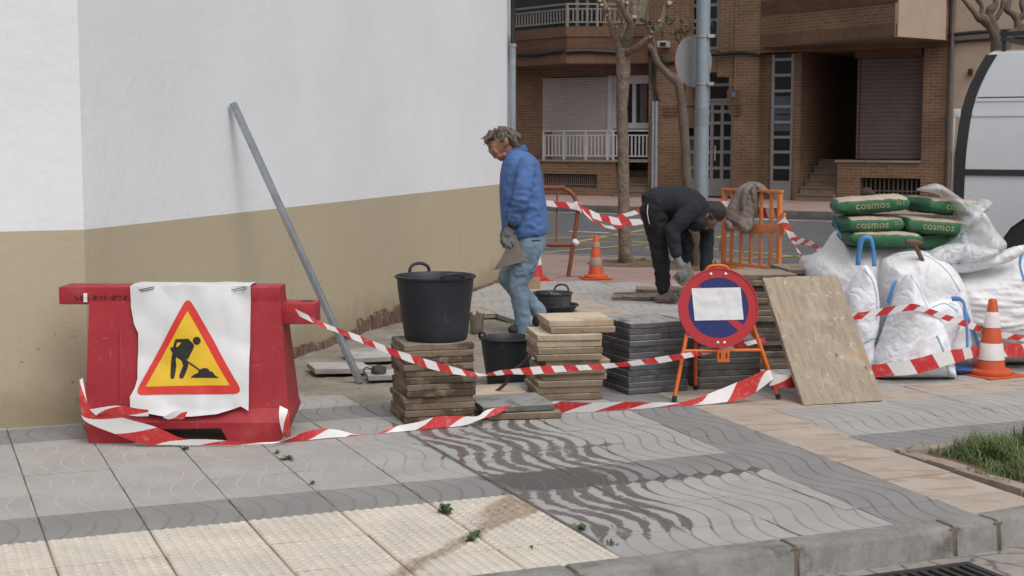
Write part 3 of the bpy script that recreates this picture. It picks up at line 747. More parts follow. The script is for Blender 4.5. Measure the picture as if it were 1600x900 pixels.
def slatted(name, px0, px1, py0, py1, w, mat, pitch, parent=fac):
    u0, u1 = U(px0, w), U(px1, w); xm = (px0 + px1) / 2; z0, z1 = Zf(xm, py1, w), Zf(xm, py0, w); mb = MB(); z = z0
    while z < z1 - 0.01:
        zt = min(z + pitch, z1)
        mb.add([(u0, -w, z), (u1, -w, z), (u1, -w - 0.014, z + (zt - z) * .35), (u0, -w - 0.014, z + (zt - z) * .35), (u1, -w - .014, zt - .012), (u0, -w - .014, zt - .012), (u1, -w, zt), (u0, -w, zt)],
               [(0, 1, 2, 3), (3, 2, 4, 5), (5, 4, 6, 7)])
        z = zt
    ubox(mb, u0, u1, z0, z1, w - 0.08, w - 0.01)
    return mb.build(name, mat, parent, fix=False)
slatted('roller_shutter', 848, 949, 121, 203, -0.45, M_SHUTL, 0.075)
sh = slatted('garage_shutter', 1338, 1440, 83, 249, -0.32, M_SHUTD, 0.105); sh['label'] = 'dark brown roller shutter'
# sliding window beside the pale shutter
wn = MB(); fbox(wn, 949, 956, 118, 248, -0.5, -0.40); fbox(wn, 956, 1013, 118, 131, -0.55, -0.44); fbox(wn, 956, 962, 131, 200, -.6, -.47); fbox(wn, 988, 993, 131, 194, -.6, -.47); fbox(wn, 956, 1013, 192, 201, -.6, -.45)
wf = wn.build('window_frame', M_FRAME, fac)
mb = MB(); fbox(mb, 950, 1013, 118, 249, -0.8, -0.56); mb.build('pane', M_GLASS, wf)
mb = MB(); fbox(mb, 962, 975, 131, 192, -0.555, -0.53); fbox(mb, 1000, 1011, 131, 192, -0.555, -0.53); mb.build('curtain', M('curtain', (0.10, 0.085, 0.075), 0.9), wf)
mb = MB(); fbox(mb, 848, 950, 203, 250, -0.8, -0.5); mb.build('lower_panel', M_SHUTL, fac)
# sills
mb = MB(); ubox(mb, U(842), u_[1013] - .01, zsill - .045, zsill, -0.6, 0.05); mb.build('sill', M_STONE, fac)
mb = MB(); ubox(mb, u_[1310] - 0.06, u_[1440] - .01, zsill + 0.003, zsill + 0.055, -0.5, 0.07); mb.build('sill', M_STONE, fac)
# white railing
def railing(name, u0, u1, z0, z1, w, mat, pitch=0.11, posts=(), th=0.02, parent=fac, M4=None):
    mb = MB(); X = lambda a, b, c, d, e, f: mb.box(a, b, c, d, e, f, 0, M4)
    X(u0, u1, -w - .03, -w + .03, z1 - .045, z1); X(u0, u1, -w - .015, -w + .015, z1 - .17, z1 - .135); X(u0, u1, -w - .015, -w + .015, z0 + .10, z0 + .135)
    u = u0 + .05
    while u < u1 - .02: X(u, u + th, -w - .01, -w + .01, z0 + .135, z1 - .17); u += pitch
    for p in posts: X(p - .03, p + .03, -w - .03, -w + .03, z0, z1 - .045)
    return mb.build(name, mat, parent)
zr = Zf(900, 203); railing('railing', U(847), u_[1013] - .02, zsill, zr, -0.06, M_RAIL, 0.115, [U(p) for p in (848, 880, 914, 948, 957)], 0.038)
# basement grilles
def grille(name, px0, px1, py0, py1, w, n):
    mb = MB(); u0, u1 = U(px0), U(px1); xm = (px0 + px1) / 2; z0, z1 = Zf(xm, py1), Zf(xm, py0)
    for k in range(n + 1):
        u = u0 + (u1 - u0) * k / n; mb.tube([(u, -w, z0), (u, -w, z1)], 0.017, 6)
    mb.tube([(u0, -w - .01, z0 + .08), (u1, -w - .01, z0 + .08)], 0.018, 6); return mb.build(name, M('grille_paint', (0.13, 0.10, 0.085), 0.6), fac)
grille('basement_grille', 849, 933, 273, 293, -0.08, 26); grille('basement_grille', 1346, 1439, 279, 304, -0.12, 13)
# steps of the two entrances
def steps(name, px0, px1, y_top, y_bot, n, w_front, run, mat=M_STEP):
    mb = MB(); zb, zt = -0.02, Zf((px0 + px1) / 2, y_top); u0, u1 = U(px0), U(px1)
    for k in range(n):
        z = zt * (k + 1) / n; ubox(mb, u0 + 0.002 * k, u1 - 0.002 * k, zb, z - 0.03, w_front - run * k - 3.0 if k == n - 1 else w_front - run * (k + 1) - .05, w_front - run * k)
        ubox(mb, u0 + 0.002 * k, u1 - .002 * k, z - .03, z, w_front - run * (k + 1) - .05, w_front - run * k + 0.025)
    return mb.build(name, mat, fac)
steps('entrance_steps', 963, 1012, 268, 308, 4, 0.15, 0.29); steps('entrance_steps', 1250, 1309, 250, 311, 6, 0.25, 0.32)
# glazed entrance door with transom and stair window
def grid_door(name, px0, px1, py0, py1, w, xs, ys, fr=0.045, label=None):
    u0, u1 = U(px0, w), U(px1, w); xm = (px0 + px1) / 2; z0, z1 = Zf(xm, py1, w), Zf(xm, py0, w)
    mb = MB()
    for x in xs: u = u0 + (u1 - u0) * x; ubox(mb, u - fr, u + fr, z0, z1, w - .06, w)
    for y in ys: z = z0 + (z1 - z0) * y; ubox(mb, u0, u1, z - fr * .9, z + fr * .9, w - .05, w + .004)
    o = mb.build(name, M_ALU, fac); mb = MB(); ubox(mb, u0, u1, z0, z1, w - .12, w - .035); mb.build('pane', M_GLASS, o)
    if label: o['label'] = label
    return o, (u0, u1, z0, z1)
wd_ = -0.55
dr, q = grid_door('entrance_door', 1058, 1146, 160, 306, wd_, (0.02, .17, .33, .62, .80, .98), (0.02, .17, .30, .47, .62, .78, .90, .985))
mb = MB(); ubox(mb, q[0] + (q[1] - q[0]) * .17, q[0] + (q[1] - q[0]) * .98, q[2], q[2] + (q[3] - q[2]) * .16, wd_ - .03, wd_ + .01); mb.build('kick_plate', M_ALU, dr)
mb = MB(); ubox(mb, q[0] + .05, q[0] + (q[1] - q[0]) * .30, q[2] + .3, q[3] - .9, wd_ - .034, wd_ - .012); mb.build('side_light', M_GLASSG, dr)
uh = q[0] + (q[1] - q[0]) * .70; mb = MB(); mb.tube([(uh, -wd_ - .07, z) for z in (1.0, 1.4)], .018, 8); mb.build('handle', M_FRAME, dr)
grid_door('transom_window', 1072, 1142, 112, 158, wd_ - .01, (.02, .5, .98), (.03, .55, .97))
grid_door('stair_window', 1074, 1121, -120, 80, -0.30, (.02, .30, .98), (.02, .12, .24, .36, .48, .6, .72, .84, .97))
mb = MB()
for a, b, c, d in ((1060, 1074, 84, 165), (1121, 1146, 84, 120), (1060, 1072, 112, 200), (1139, 1146, 112, 160)): fbox(mb, a, b, c, d, -0.6, -0.06)
fbox(mb, 1074, 1121, 80, 113, -.6, -.10)
mb.build('reveal_wall', M_BRICK, fac)
mb = MB()
for k in range(3): fbox(mb, 1138 + k, 1156, 166 + k * 5, 170 + k * 5, -.3, 0.04)
mb.build('corbel', M_BRICKV, fac); mb = MB()
for k in range(3): fbox(mb, 1036, 1060, 166 + k * 5, 170 + k * 5, -.3, 0.04)
mb.build('corbel', M_BRICKV, fac); mb = MB()
fbox(mb, 1136, 1154, 140, 165, -.3, .05)
mb.build('corbel', M_BRICKV, fac)
mb = MB(); fbox(mb, 1143, 1149, 144, 152, 0.05, 0.08); mb.build('number_plate', M('plate_blue', (0.10, 0.16, 0.24), 0.4), fac)
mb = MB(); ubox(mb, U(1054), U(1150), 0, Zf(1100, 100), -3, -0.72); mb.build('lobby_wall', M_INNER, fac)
grid_door('strip_window', 1205, 1238, 84, 306, -0.2, (.04, .96), (.20, .31, .415, .52, .63, .74, .85, .96), 0.04)
mb = MB(); u0, u1 = U(1205, -.2), U(1238, -.2); ubox(mb, u0, u1, 0, Zf(1220, 283), -.3, -.17); mb.build('strip_window_base', M_ALU, fac)
mb = MB(); ubox(mb, u0 + .05, u1 - .05, Zf(1220, 178), Zf(1220, 150), -.23, -.225); ubox(mb, u0 + .05, u1 - .05, Zf(1220, 205), Zf(1220, 180), -.23, -.226)
mb.build('strip_window_curtain', M_GLASSG, fac)
# balcony wedge with fascia bands and railing, first floor
def wedge(mb, pts, z0, z1):                # pts (u, w) outline seen from above
    k = len(pts); mb.add([(u, -w, z0) for u, w in pts] + [(u, -w, z1) for u, w in pts], [tuple(range(k)), tuple(range(k, 2 * k))[::-1]] + [(i, (i + 1) % k, k + (i + 1) % k, k + i) for i in range(k)])
wA = 1.25
uc = U(884, wA); ul = U(740, 0.0); um = U(980, 0.35); ur = u_[1013]
BW = [(uA0, -0.9), (uA0, -0.5), (ul - .8, -0.35), (uc, wA), (um, 0.30), (ur, 0.30), (ur, -0.9)]
def shr(d): return [(u, w - d if w > 0 else w) for u, w in BW]
zA = Zf(884, 99, wA); zB = Zf(884, 83, wA); zC = Zf(884, 76, wA); zD = Zf(884, 57, wA); zE = Zf(884, 41, wA)
mb = MB(); wedge(mb, BW, zA, zB); mb.build('balcony_fascia', M_BRICKV, fac)
mb = MB(); wedge(mb, shr(.03), zB, zD); mb.build('balcony_wall', M_BRICKR, fac)
mb = MB(); wedge(mb, BW, zD, zE); mb.build('balcony_cap', M_BRICKV, fac)
def seg_mat(p, q): 
    d = Vector((q[0] - p[0], -(q[1] - p[1]), 0)); return Matrix.Translation((p[0], -p[1], 0)) @ Matrix.Rotation(math.atan2(d.y, d.x), 4, 'Z'), d.length
for p, q in ((BW[2], BW[3]), (BW[3], BW[4])):
    m4, L = seg_mat(p, q); railing('balcony_railing', 0, L, zE, zE + 0.62, -0.06, M_RAILG, 0.125, (0.03, L / 2, L - .03), 0.035, fac, m4)
    mb = MB(); mb.tube([m4 @ Vector((x, -0.03, zB + .04 + .02 * math.sin(x * 3))) for x in np.arange(0, L, 0.12)], 0.06, 8); mb.build('cable', M_BLACK, fac)
mb = MB(); ubox(mb, uA0, U(938, 0), zE, TOP, -.95, -.88); mb.build('balcony_opening', M_GLASS, fac)
mb = MB()
for p in (878, 894): ubox(mb, U(p) - .05, U(p) + .05, zE, TOP, -.88, -.84)
mb.build('balcony_door_frame', M_ALU, fac)
mb = MB(); ubox(mb, U(938), u_[1013], zE + 0.0, TOP, -0.9, -0.1); mb.build('upper_wall', M_BRICK, fac)
mb = MB(); ubox(mb, U(975), U(1012), Zf(990, 38), TOP, -.1, -.07); mb.build('upper_shutter', M('shutter_beige', (0.27, 0.22, 0.16), .7), fac)
# brick bay, first floor on the right: one long skewed face and a short plastered return
wB = 2.1
ub0, ub1, ub2 = U(1186, 0), U(1397, wB), u_[1478]
BB = [(ub0, -0.05), (ub0, 0.0), (ub1, wB), (ub1 + .02, wB - .02), (ub2, 0.35), (ub2, -0.05)]
zb0 = Zf(1397, 56, wB); zb1 = Zf(1397, 37, wB); zb2 = Zf(1397, 3, wB)
mb = MB(); wedge(mb, BB, zb0, zb1); mb.build('bay_soldier_course', M_BRICKV, fac)
mb = MB(); wedge(mb, [(u, w - .012 if w > 0 else w) for u, w in BB], zb1, zb2); mb.build('bay_wall', M_BRICK, fac)
mb = MB(); wedge(mb, [(u, w + .01 if w > 0 else w) for u, w in BB], zb2, zb2 + .35); mb.build('bay_cap', M_BRICKR, fac)
mb = MB(); wedge(mb, [(u, w - .25 if w > 0.3 else w) for u, w in BB], zb2 + .35, TOP); mb.build('bay_upper', M_BRICK, fac)
M_CREAM = M('cream_render', (0.40, 0.31, 0.235), 0.9, 0.08, 2, 0.15, 60, dirt=(0.30, 0.235, 0.18), dirt_amt=0.42, dirt_scale=1.2)
p, q = BB[3], BB[4]; m4, L = seg_mat(p, q)
mb = MB(); mb.box(-.02, L, -.02, .08, zb0 - .02, TOP, 0, m4); mb.build('plastered_return', M_CREAM, fac)
mb = MB(); wedge(mb, [(u, w - .02 if w > 0 else w) for u, w in BB], zb0 - .025, zb0 - .003); mb.build('bay_soffit', M_SOFFIT, fac)
# pipes, cables and a lamp
mb = MB()
for k, p in enumerate((1022, 1027)): mb.tube([(U(p), -0.06, z) for z in (0.0, Zf(1022, 158))], 0.045, 10)
mb.build('downpipe', M_PIPE, fac, smooth=True)
def cable_px(pts, r=0.03, w=0.05):
    mb = MB(); mb.tube([(U(x, w), -w, Zf(x, y, w)) for x, y in [(p.x, p.y) for p in spline([(x, y, 0) for x, y in pts], 6)]], r, 6); return mb.build('cable', M_BLACK, fac, smooth=True)
cable_px([(1013, 80), (1030, 92), (1045, 98), (1085, 90), (1120, 85), (1160, 82), (1186, 86)], .05); cable_px([(1024, 160), (1022, 140), (1021, 95), (1013, 72)], .035); cable_px([(1028, 160), (1026, 148), (1018, 120), (1018, 98)], .03)
mb = MB(); fbox(mb, 1026, 1040, 64, 74, 0.0, 0.32); o = mb.build('wall_lamp', M_FRAME, fac, bevel=.03); mb = MB(); fbox(mb, 1031, 1040, 66, 72, .32, .34); mb.build('lens', M_GLASS, o)

# ================================================================== CREAM HOUSE NEXT DOOR
ch = thing('cream_house', 'cream rendered house with orange base behind the white van', 'building', FW(u_[1478] + 0.02, 0), UA)
def cu(px): return U(px) - u_[1478] - 0.02
mb = MB(); mb.box(0, 16, -0.0, 4, Zf(1480, 236), TOP - 1); mb.build('wall', M_CREAM, ch)
mb = MB(); mb.box(0, 16, -0.03, 4, -.05, Zf(1480, 236)); mb.build('base_wall', M('orange_base', (0.30, 0.12, 0.05), .9, .12), ch)
mb = MB(); mb.tube([(0.09, -0.09, z) for z in (0, TOP - 1)], 0.05, 10); mb.build('downpipe', M('old_pipe', (0.12, 0.10, 0.09), .7, .2), ch, smooth=True)
mb = MB(); mb.tube([(x, -0.08, Zf(1500, 52) - .04 + .05 * math.sin(x * 1.3)) for x in np.arange(0, 9, .25)], 0.05, 6); mb.tube([(x, -0.06, Zf(1500, 55) - .16 + .04 * math.sin(x * 1.1)) for x in np.arange(0, 9, .25)], 0.035, 6)
mb.build('cable', M_BLACK, ch, smooth=True)
mb = MB(); mb.box(cu(1511), cu(1517), -0.12, 0.0, Zf(1513, 118), Zf(1513, 108)); mb.build('vent_box', M_INNER, ch)

# ================================================================== RED PLASTIC BARRIER
M_RED = M('red_plastic', (0.36, 0.022, 0.032), 0.5, 0.10, 4, 0.06, 40, dirt=(0.33, 0.085, 0.08), dirt_amt=0.47, dirt_scale=5, spec=0.35)
def worn_plastic():
    g = N('worn_red_plastic'); v = g.coords(); f = g.noise(v, 3, 6, .65); c = g.mix(g.ramp(f, .3, .7), (.30, .018, .028), (.40, .028, .038))
    c = g.mix(g.math('MULTIPLY', g.ramp(g.noise(v, 5, 6, .7), .52, .72), .45), c, (.37, .10, .10))
    st = g.noise(g.coords('Object', 0, (14, 14, 1.2)), 2.2, 6, .7); c = g.mix(g.math('MULTIPLY', g.ramp(st, .60, .72), .5), c, (.36, .13, .12))
    sc_ = g.noise(g.coords('Object', .5, (3, 3, 60)), 2.0, 4, .7); c = g.mix(g.math('MULTIPLY', g.ramp(sc_, .68, .72), .5), c, (.44, .22, .21))
    c = g.mix(g.math('MULTIPLY', g.ramp(g.noise(v, 38, 3, .6), .70, .74), .7), c, (.46, .36, .33))
    return g.done(c, g.math('MULTIPLY_ADD', f, .3, .36), g.bump(g.noise(v, 45, 4), .08, .01), 0, Specular_IOR_Level=.4)
M_RED = worn_plastic()
YB = G(293, 693).y; BC = Vector((G(293, 693).x, YB, 0))
def yf(z): return 0.0 if z < 0.11 else 0.035 * (z - 0.11) / 0.07 if z < 0.18 else 0.035 + 0.115 * (z - 0.18) / 0.66
def bp(px, py):                            # photo point on the sloping front -> local x, z
    z = 0.3
    for _ in range(6): p = D(px, py, YB + yf(max(0, z))); z = p.z
    return p.x - BC.x, z
bar = thing('plastic_barrier', 'red plastic water-filled road barrier standing in front of the white building', 'road barrier', BC)
DEPTH = 0.46
def cut_mesh(poly, xs, zs):                # triangulated outline, cut along grid lines so that it can be bent
    bm = bmesh.new(); f = bm.faces.new([bm.verts.new((x, 0, z)) for x, z in poly])
    f.normal_update(); bmesh.ops.triangulate(bm, faces=[f], ngon_method='EAR_CLIP')
    for c, no in [((x, 0, 0), (1, 0, 0)) for x in xs] + [((0, 0, z), (0, 0, 1)) for z in zs]:
        bmesh.ops.bisect_plane(bm, geom=bm.verts[:] + bm.edges[:] + bm.faces[:], plane_co=c, plane_no=no, dist=1e-6)
    bm.verts.index_update(); vs = [v.co.copy() for v in bm.verts]; fs = [[v.index for v in f.verts] for f in bm.faces]
    be = [(e.verts[0].index, e.verts[1].index) for e in bm.edges if len(e.link_faces) == 1]
    bm.free(); return vs, fs, be
def slab_between(mb, poly, front, back, xs=(), zs=(), mi=0):
    vs, fs, be = cut_mesh(poly, xs, zs); n = len(vs)
    A = [Vector((v.x, front(v.x, v.z), v.z)) for v in vs]; B = [Vector((v.x, back(v.x, v.z), v.z)) for v in vs]
    mb.add(A + B, [tuple(f) for f in fs] + [tuple(i + n for i in f[::-1]) for f in fs] + [(a, b, b + n, a + n) for a, b in be], mi)
prof = [(139, 693), (207, 693), (217, 671), (345, 669), (358, 692), (434, 693), (452, 652), (450, 640), (437, 449), (140, 449), (133, 640), (131, 652)]
P2 = [bp(*p) for p in prof]
mb = MB()
slab_between(mb, P2, lambda x, z: yf(z), lambda x, z: DEPTH - yf(z), (), (0.11, 0.18, 0.3, 0.45, 0.6))
o = mb.build('body', M_RED, bar, weld=True)
ztop = bp(293, 449)[1]
xl, xr = bp(92, 449)[0], bp(140, 470)[0]
zl0, zl1 = bp(100, 476)[1], ztop + 0.004
def rbox(name, x0, x1, y0, y1, z0, z1, bv=0.01, parent=bar, mat=M_RED):
    mb = MB(); mb.box(x0, x1, y0, y1, z0, z1); return mb.build(name, mat, parent, bevel=bv)
rbox('coupling_arm', xl, bp(437, 449)[0] + .004, yf(.8) - 0.012, DEPTH - yf(.8) + .012, zl0, zl1)
x0, x1 = bp(430, 490)[0], bp(493, 490)[0]; z0, z1 = bp(450, 508)[1], bp(450, 474)[1]
ar = rbox('coupling_arm', x0, x1, yf(.7) + 0.01, DEPTH - yf(.7) - .01, z0, z1)
mb = MB(); mb.tube([((x0 + x1) / 2 + .05, DEPTH / 2, z1 - .002), ((x0 + x1) / 2 + .05, DEPTH / 2, z1 + .0015)], .035, 16); mb.build('pin_hole', M_BLACK, ar)
mb = MB()
for px, p0, p1 in ((188, 515, 632),):
    a, b = bp(px, p0), bp(px, p1); mb.tube([(a[0], yf(a[1]) + .004, a[1]), (b[0], yf(b[1]) + .004, b[1])], .011, 8)
mb.build('moulded_rib', M_RED, bar, smooth=True)
# faded marker handwriting on the top rail and a scrap of tape
mb = MB(); rr = random.Random(4)
for k in range(11):
    cx = 122 + k * 7.5 + rr.uniform(-2, 2); pts = []
    for q in range(5): x, z = bp(cx + rr.uniform(-3.5, 3.5), 465 + rr.uniform(-4, 4)); pts.append((x, yf(.8) - .0145, z))
    mb.tube(spline(pts, 3), 0.0022, 4)
mb.build('marker_writing', M('marker_ink', (0.10, 0.012, 0.018), .7, .1), bar)
a, b = bp(131, 472), bp(137, 458)
rbox('paper_scrap', a[0], b[0], yf(.8) - .0165, yf(.8) - .0125, a[1], b[1], 0, bar, M('scrap_white', (.7, .7, .7), .7))

# ------------------------------------------------------------------ white banner with the road-works triangle
M_BANNER = M('banner_vinyl', (0.66, 0.66, 0.67), 0.42, 0.05, 3, 0.12, 14, dirt=(0.5, 0.48, 0.45), dirt_amt=0.36, dirt_scale=5)
ban = thing('roadworks_banner', 'white vinyl banner with yellow and red road works triangle draped over the red barrier', 'banner', BC)
def ban_y(x, z):
    w = 0.014 * noise.noise((x * 4.2, z * 3.5, 2.2)) + 0.008 * noise.noise((x * 11, z * 6, 8)) + 0.006 * math.sin(x * 11 + z * 7) + 0.010 * (1 - abs(2 * noise.noise((x * 3 + z * 4, z * 2, 5))))
    l = max(0, 0.5 - z) * 0.04
    return yf(z) - 0.030 - l + w
lft = [(205, 446), (206, 480), (211, 505), (218, 520), (217, 560), (217, 590), (213, 605), (206, 618), (207, 640)]
rgt = [(393, 446), (392, 500), (391, 560), (390, 640)]
bot = [(207, 640), (235, 644), (262, 649), (300, 649), (340, 645), (365, 638), (378, 633), (390, 640)]
top = [(205, 446), (250, 446), (290, 444), (340, 446), (393, 446)]
loop = lft + bot[1:] + rgt[::-1][1:] + top[::-1][1:-1]
P3 = [bp(*p) for p in loop]
gx = np.arange(-0.5, 0.6, 0.016); gz = np.arange(0.05, 0.9, 0.016)
mb = MB(); slab_between(mb, P3, lambda x, z: ban_y(x, z), lambda x, z: ban_y(x, z) + 0.0012, gx, gz)
sheet = mb.build('sheet', M_BANNER, ban, smooth=True, angle=60, weld=True)
xa, xb = bp(206, 446)[0], bp(392, 446)[0]
mb = MB(); nn = 26; fold = []
for k in range(nn + 1):
    x = xa + (xb - xa) * k / nn; y0 = ban_y(x, ztop - .004); zt = ztop + 0.010 + .004 * noise.noise((x * 9, 0, 4))
    fold += [(x, y0, ztop - .006), (x, y0 + .008, zt), (x, yf(.8) + .06, zt + .004), (x, DEPTH - yf(.8) + .014, zt), (x, DEPTH - yf(.8) + .02, ztop - .25)]
mb.add(fold, [(k * 5 + j, (k + 1) * 5 + j, (k + 1) * 5 + j + 1, k * 5 + j + 1) for k in range(nn) for j in range(4)])
mb.build('fold', M_BANNER, ban, smooth=True, angle=60)
def flat(c, nm, r=.45): return M(nm, c, r, 0.05, 6, 0.05, 30)
M_PR, M_PY, M_PK = flat((0.62, 0.035, 0.022), 'print_red'), flat((0.72, 0.46, 0.02), 'print_yellow'), flat((0.018, 0.016, 0.016), 'print_black')
def printed(name, polys, mat, lift):
    mb = MB()
    for poly in polys:
        pts = [bp(*p) for p in poly]
        slab_between(mb, pts, lambda x, z: ban_y(x, z) - lift - .0006, lambda x, z: ban_y(x, z) - lift + .0002, gx, gz)
    return mb.build(name, mat, ban, smooth=True, angle=60, weld=True)
def rounded(tri, r, n=7):
    out = []; k = len(tri)
    for i in range(k):
        p, a, b = Vector(tri[i]), Vector(tri[i - 1]), Vector(tri[(i + 1) % k]); u, v = (a - p).normalized(), (b - p).normalized()
        for j in range(n + 1):
            t = j / n; q0 = p + u * r; q1 = p + v * r; out.append(tuple((q0 * (1 - t) ** 2 + p * 2 * t * (1 - t) + q1 * t * t)))
    return out
Z3 = lambda zx, zy: (60 + zx * 500 / 1406, 400 + zy * 320 / 900)      # detail measured on an enlargement
C3 = lambda l: [Z3(*p) for p in l]
printed('triangle_border', [rounded(C3([(662, 172), (428, 606), (906, 600)]), 16)], M_PR, 0.0018)
printed('triangle_field', [C3([(661, 238), (560, 420), (478, 570), (846, 562), (760, 416)])], M_PY, 0.0032)
circ = [(701 + 17.5 * math.cos(t), 369 + 18 * math.sin(t)) for t in np.arange(0, 6.28, .35)]
man = [[(608, 362), (664, 360), (690, 388), (686, 402), (672, 430), (662, 452), (655, 448), (618, 428), (604, 440), (589, 416), (583, 400), (596, 398)],
       [(597, 418), (590, 436), (586, 478), (584, 524), (588, 536), (600, 536), (604, 524), (610, 480), (608, 448), (620, 428)],
       [(618, 426), (610, 440), (634, 458), (640, 478), (622, 522), (625, 535), (637, 536), (644, 528), (664, 476), (660, 458), (648, 440)],
       [(636, 442), (632, 448), (712, 500), (718, 495)],
       [(672, 531), (690, 516), (706, 510), (712, 496), (732, 487), (752, 490), (758, 500), (772, 504), (784, 520), (802, 530)], circ]
printed('worker_symbol', [C3(p) for p in man], M_PK, 0.0046)
hole = printed('arm_gap', [C3([(616, 376), (634, 378), (618, 396), (610, 396)])], M_PY, 0.0062)
for px, s in ((231, 1), (375, -1)):
    mb = MB()
    for q in ((0, 0), (3, 2)):
        a = bp(px - 12 + q[0], 452 + q[1]); b = bp(px + 12, 447 + q[1] * 1.6); mb.tube([(a[0], ban_y(*a) - .004, a[1]), ((a[0] + b[0]) / 2, ban_y(*b) - .012, (a[1] + b[1]) / 2), (b[0], ban_y(*b) - .004, b[1])], .0018, 5)
    mb.build('wire_tie', M_BLACK, ban)

# ================================================================== PAVING SLAB STACKS
def slab_mat(name, face, edge, stain):
    g = N(name); v = g.coords('Object'); gi = g.node('ShaderNodeObjectInfo'); rd = gi.outputs['Random']
    off = g.node('ShaderNodeVectorMath', operation='ADD'); g.link(v, off.inputs[0]); cmb = g.node('ShaderNodeCombineXYZ')
    g.val(cmb.inputs[0], g.math('MULTIPLY', rd, 37.0)); g.val(cmb.inputs[2], g.math('MULTIPLY', rd, 11.0)); g.link(cmb.outputs[0], off.inputs[1]); w = off.outputs[0]
    sx = g.node('ShaderNodeSeparateXYZ'); g.link(v, sx.inputs[0])
    f = g.noise(w, 5, 6, .65); f2 = g.noise(w, 55, 4, .6)
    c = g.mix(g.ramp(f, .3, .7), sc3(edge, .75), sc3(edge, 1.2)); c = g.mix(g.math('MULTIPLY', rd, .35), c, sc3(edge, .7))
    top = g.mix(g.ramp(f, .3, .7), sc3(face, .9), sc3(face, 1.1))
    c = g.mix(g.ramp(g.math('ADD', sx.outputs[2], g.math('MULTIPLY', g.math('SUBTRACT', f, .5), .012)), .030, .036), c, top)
    c = g.mix(g.math('MULTIPLY', g.ramp(g.noise(w, 3.2, 5, .7), .50, .60), .85), c, stain)
    c = g.mix(g.math('MULTIPLY', g.ramp(f2, .52, .8), .5), c, sc3(edge, .55))
    return g.done(c, .9, g.bump(g.noise(w, 38, 5, .65), .55, .008))
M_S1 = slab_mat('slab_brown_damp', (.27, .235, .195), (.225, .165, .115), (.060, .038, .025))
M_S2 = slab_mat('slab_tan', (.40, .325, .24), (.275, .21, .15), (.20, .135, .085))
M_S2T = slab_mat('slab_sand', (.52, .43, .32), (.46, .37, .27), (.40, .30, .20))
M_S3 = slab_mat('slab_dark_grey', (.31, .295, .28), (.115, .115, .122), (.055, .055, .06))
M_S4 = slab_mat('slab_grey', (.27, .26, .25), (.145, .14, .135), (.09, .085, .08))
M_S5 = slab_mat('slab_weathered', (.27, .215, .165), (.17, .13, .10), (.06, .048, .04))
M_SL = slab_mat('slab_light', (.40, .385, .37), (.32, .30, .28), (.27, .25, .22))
SLAB = {}
def slab_mesh(key, L, Wd, h, mat, seed):
    k = (key, seed)
    if k not in SLAB:
        mb = MB(); rr = random.Random(seed * 13 + 1); nx = 8; hx, hy = L / 2, Wd / 2; ring = []
        for sx0, sy0, sx1, sy1 in ((-hx, -hy, hx, -hy), (hx, -hy, hx, hy), (hx, hy, -hx, hy), (-hx, hy, -hx, -hy)):
            for q in range(nx):
                t = q / nx; x, y = sx0 + (sx1 - sx0) * t, sy0 + (sy1 - sy0) * t; c = .0015 if rr.random() < .8 else rr.uniform(.003, .009)
                l = math.hypot(x, y); ring.append((x * (1 - c / l * rr.random()), y * (1 - c / l * rr.random())))
        n = len(ring); mb.add([(x * .994, y * .994, 0) for x, y in ring] + [(x, y, h * .3) for x, y in ring] + [(x, y, h) for x, y in ring],
            [tuple(range(n))[::-1]] + [(j * n + i, j * n + (i + 1) % n, (j + 1) * n + (i + 1) % n, (j + 1) * n + i) for j in (0, 1) for i in range(n)] + [tuple(range(2 * n, 3 * n))])
        o = mb.build('slab_source', mat, bevel=.003, bseg=1); SLAB[k] = o.data; bpy.data.objects.remove(o)
    return SLAB[k]
ORD = ['first', 'second', 'third', 'fourth', 'fifth', 'sixth', 'seventh', 'eighth', 'ninth', 'tenth', 'eleventh', 'twelfth', 'thirteenth', 'fourteenth', 'fifteenth', 'sixteenth']
def slab(loc, rz, label, mat, key, L=.40, Wd=.40, h=.037, seed=0, group=None, tilt=(0, 0)):
    me = slab_mesh(key, L, Wd, h, mat, seed); o = bpy.data.objects.new('paving_slab', me); col.objects.link(o)
    o.location = loc; o.rotation_euler = (tilt[0], tilt[1], rz); return tag(o, label, 'paving slab', group)
def stack(corner, yaw, n, mat, key, group, what, L=.40, pitch=.039, jit=.006, seed=1, special=None, base=0.002, lean=(0, 0)):
    # corner: ground point of the near corner; the slab runs along yaw and away from it
    rr = random.Random(seed); u = Vector((math.cos(yaw), math.sin(yaw), 0)); v = Vector((-u.y, u.x, 0))
    c = Vector((corner.x, corner.y, 0)) + (u + v) * L / 2; top = 0
    for k in range(n):
        dx, dy, dr = rr.uniform(-jit, jit), rr.uniform(-jit, jit), rr.uniform(-jit, jit) * 2.2; m, kk = mat, key
        if special and k in special:
            s = special[k]; dx += s.get('dx', 0); dy += s.get('dy', 0); m = s.get('mat', mat); kk = s.get('key', key)
        fromtop = n - 1 - k
        lab = ('topmost' if fromtop == 0 else 'lowest' if k == 0 else ORD[fromtop] + ' from the top') + ' slab of the ' + what
        if fromtop not in (0,) and k != 0: lab = ORD[fromtop] + ' slab from the top of the ' + what
        p = c + u * (dx + lean[0] * k) + v * (dy + lean[1] * k); p.z = base + k * pitch
        slab(p, yaw + dr, lab, m, kk, L, L, pitch - .0022, k % 3 + seed * 7, group); top = p.z + pitch - .002
    return c, top
def yaw_of(a, b):
    d = G(*b) - G(*a); return math.atan2(d.y, d.x)
S1c, S1top = stack(G(634, 664), yaw_of((634, 664), (744.5, 658)), 12, M_S1, 's1', 'slabs stacked under the black tub', 'damp brown stack under the large black tub', seed=1, pitch=.0372, jit=.010)
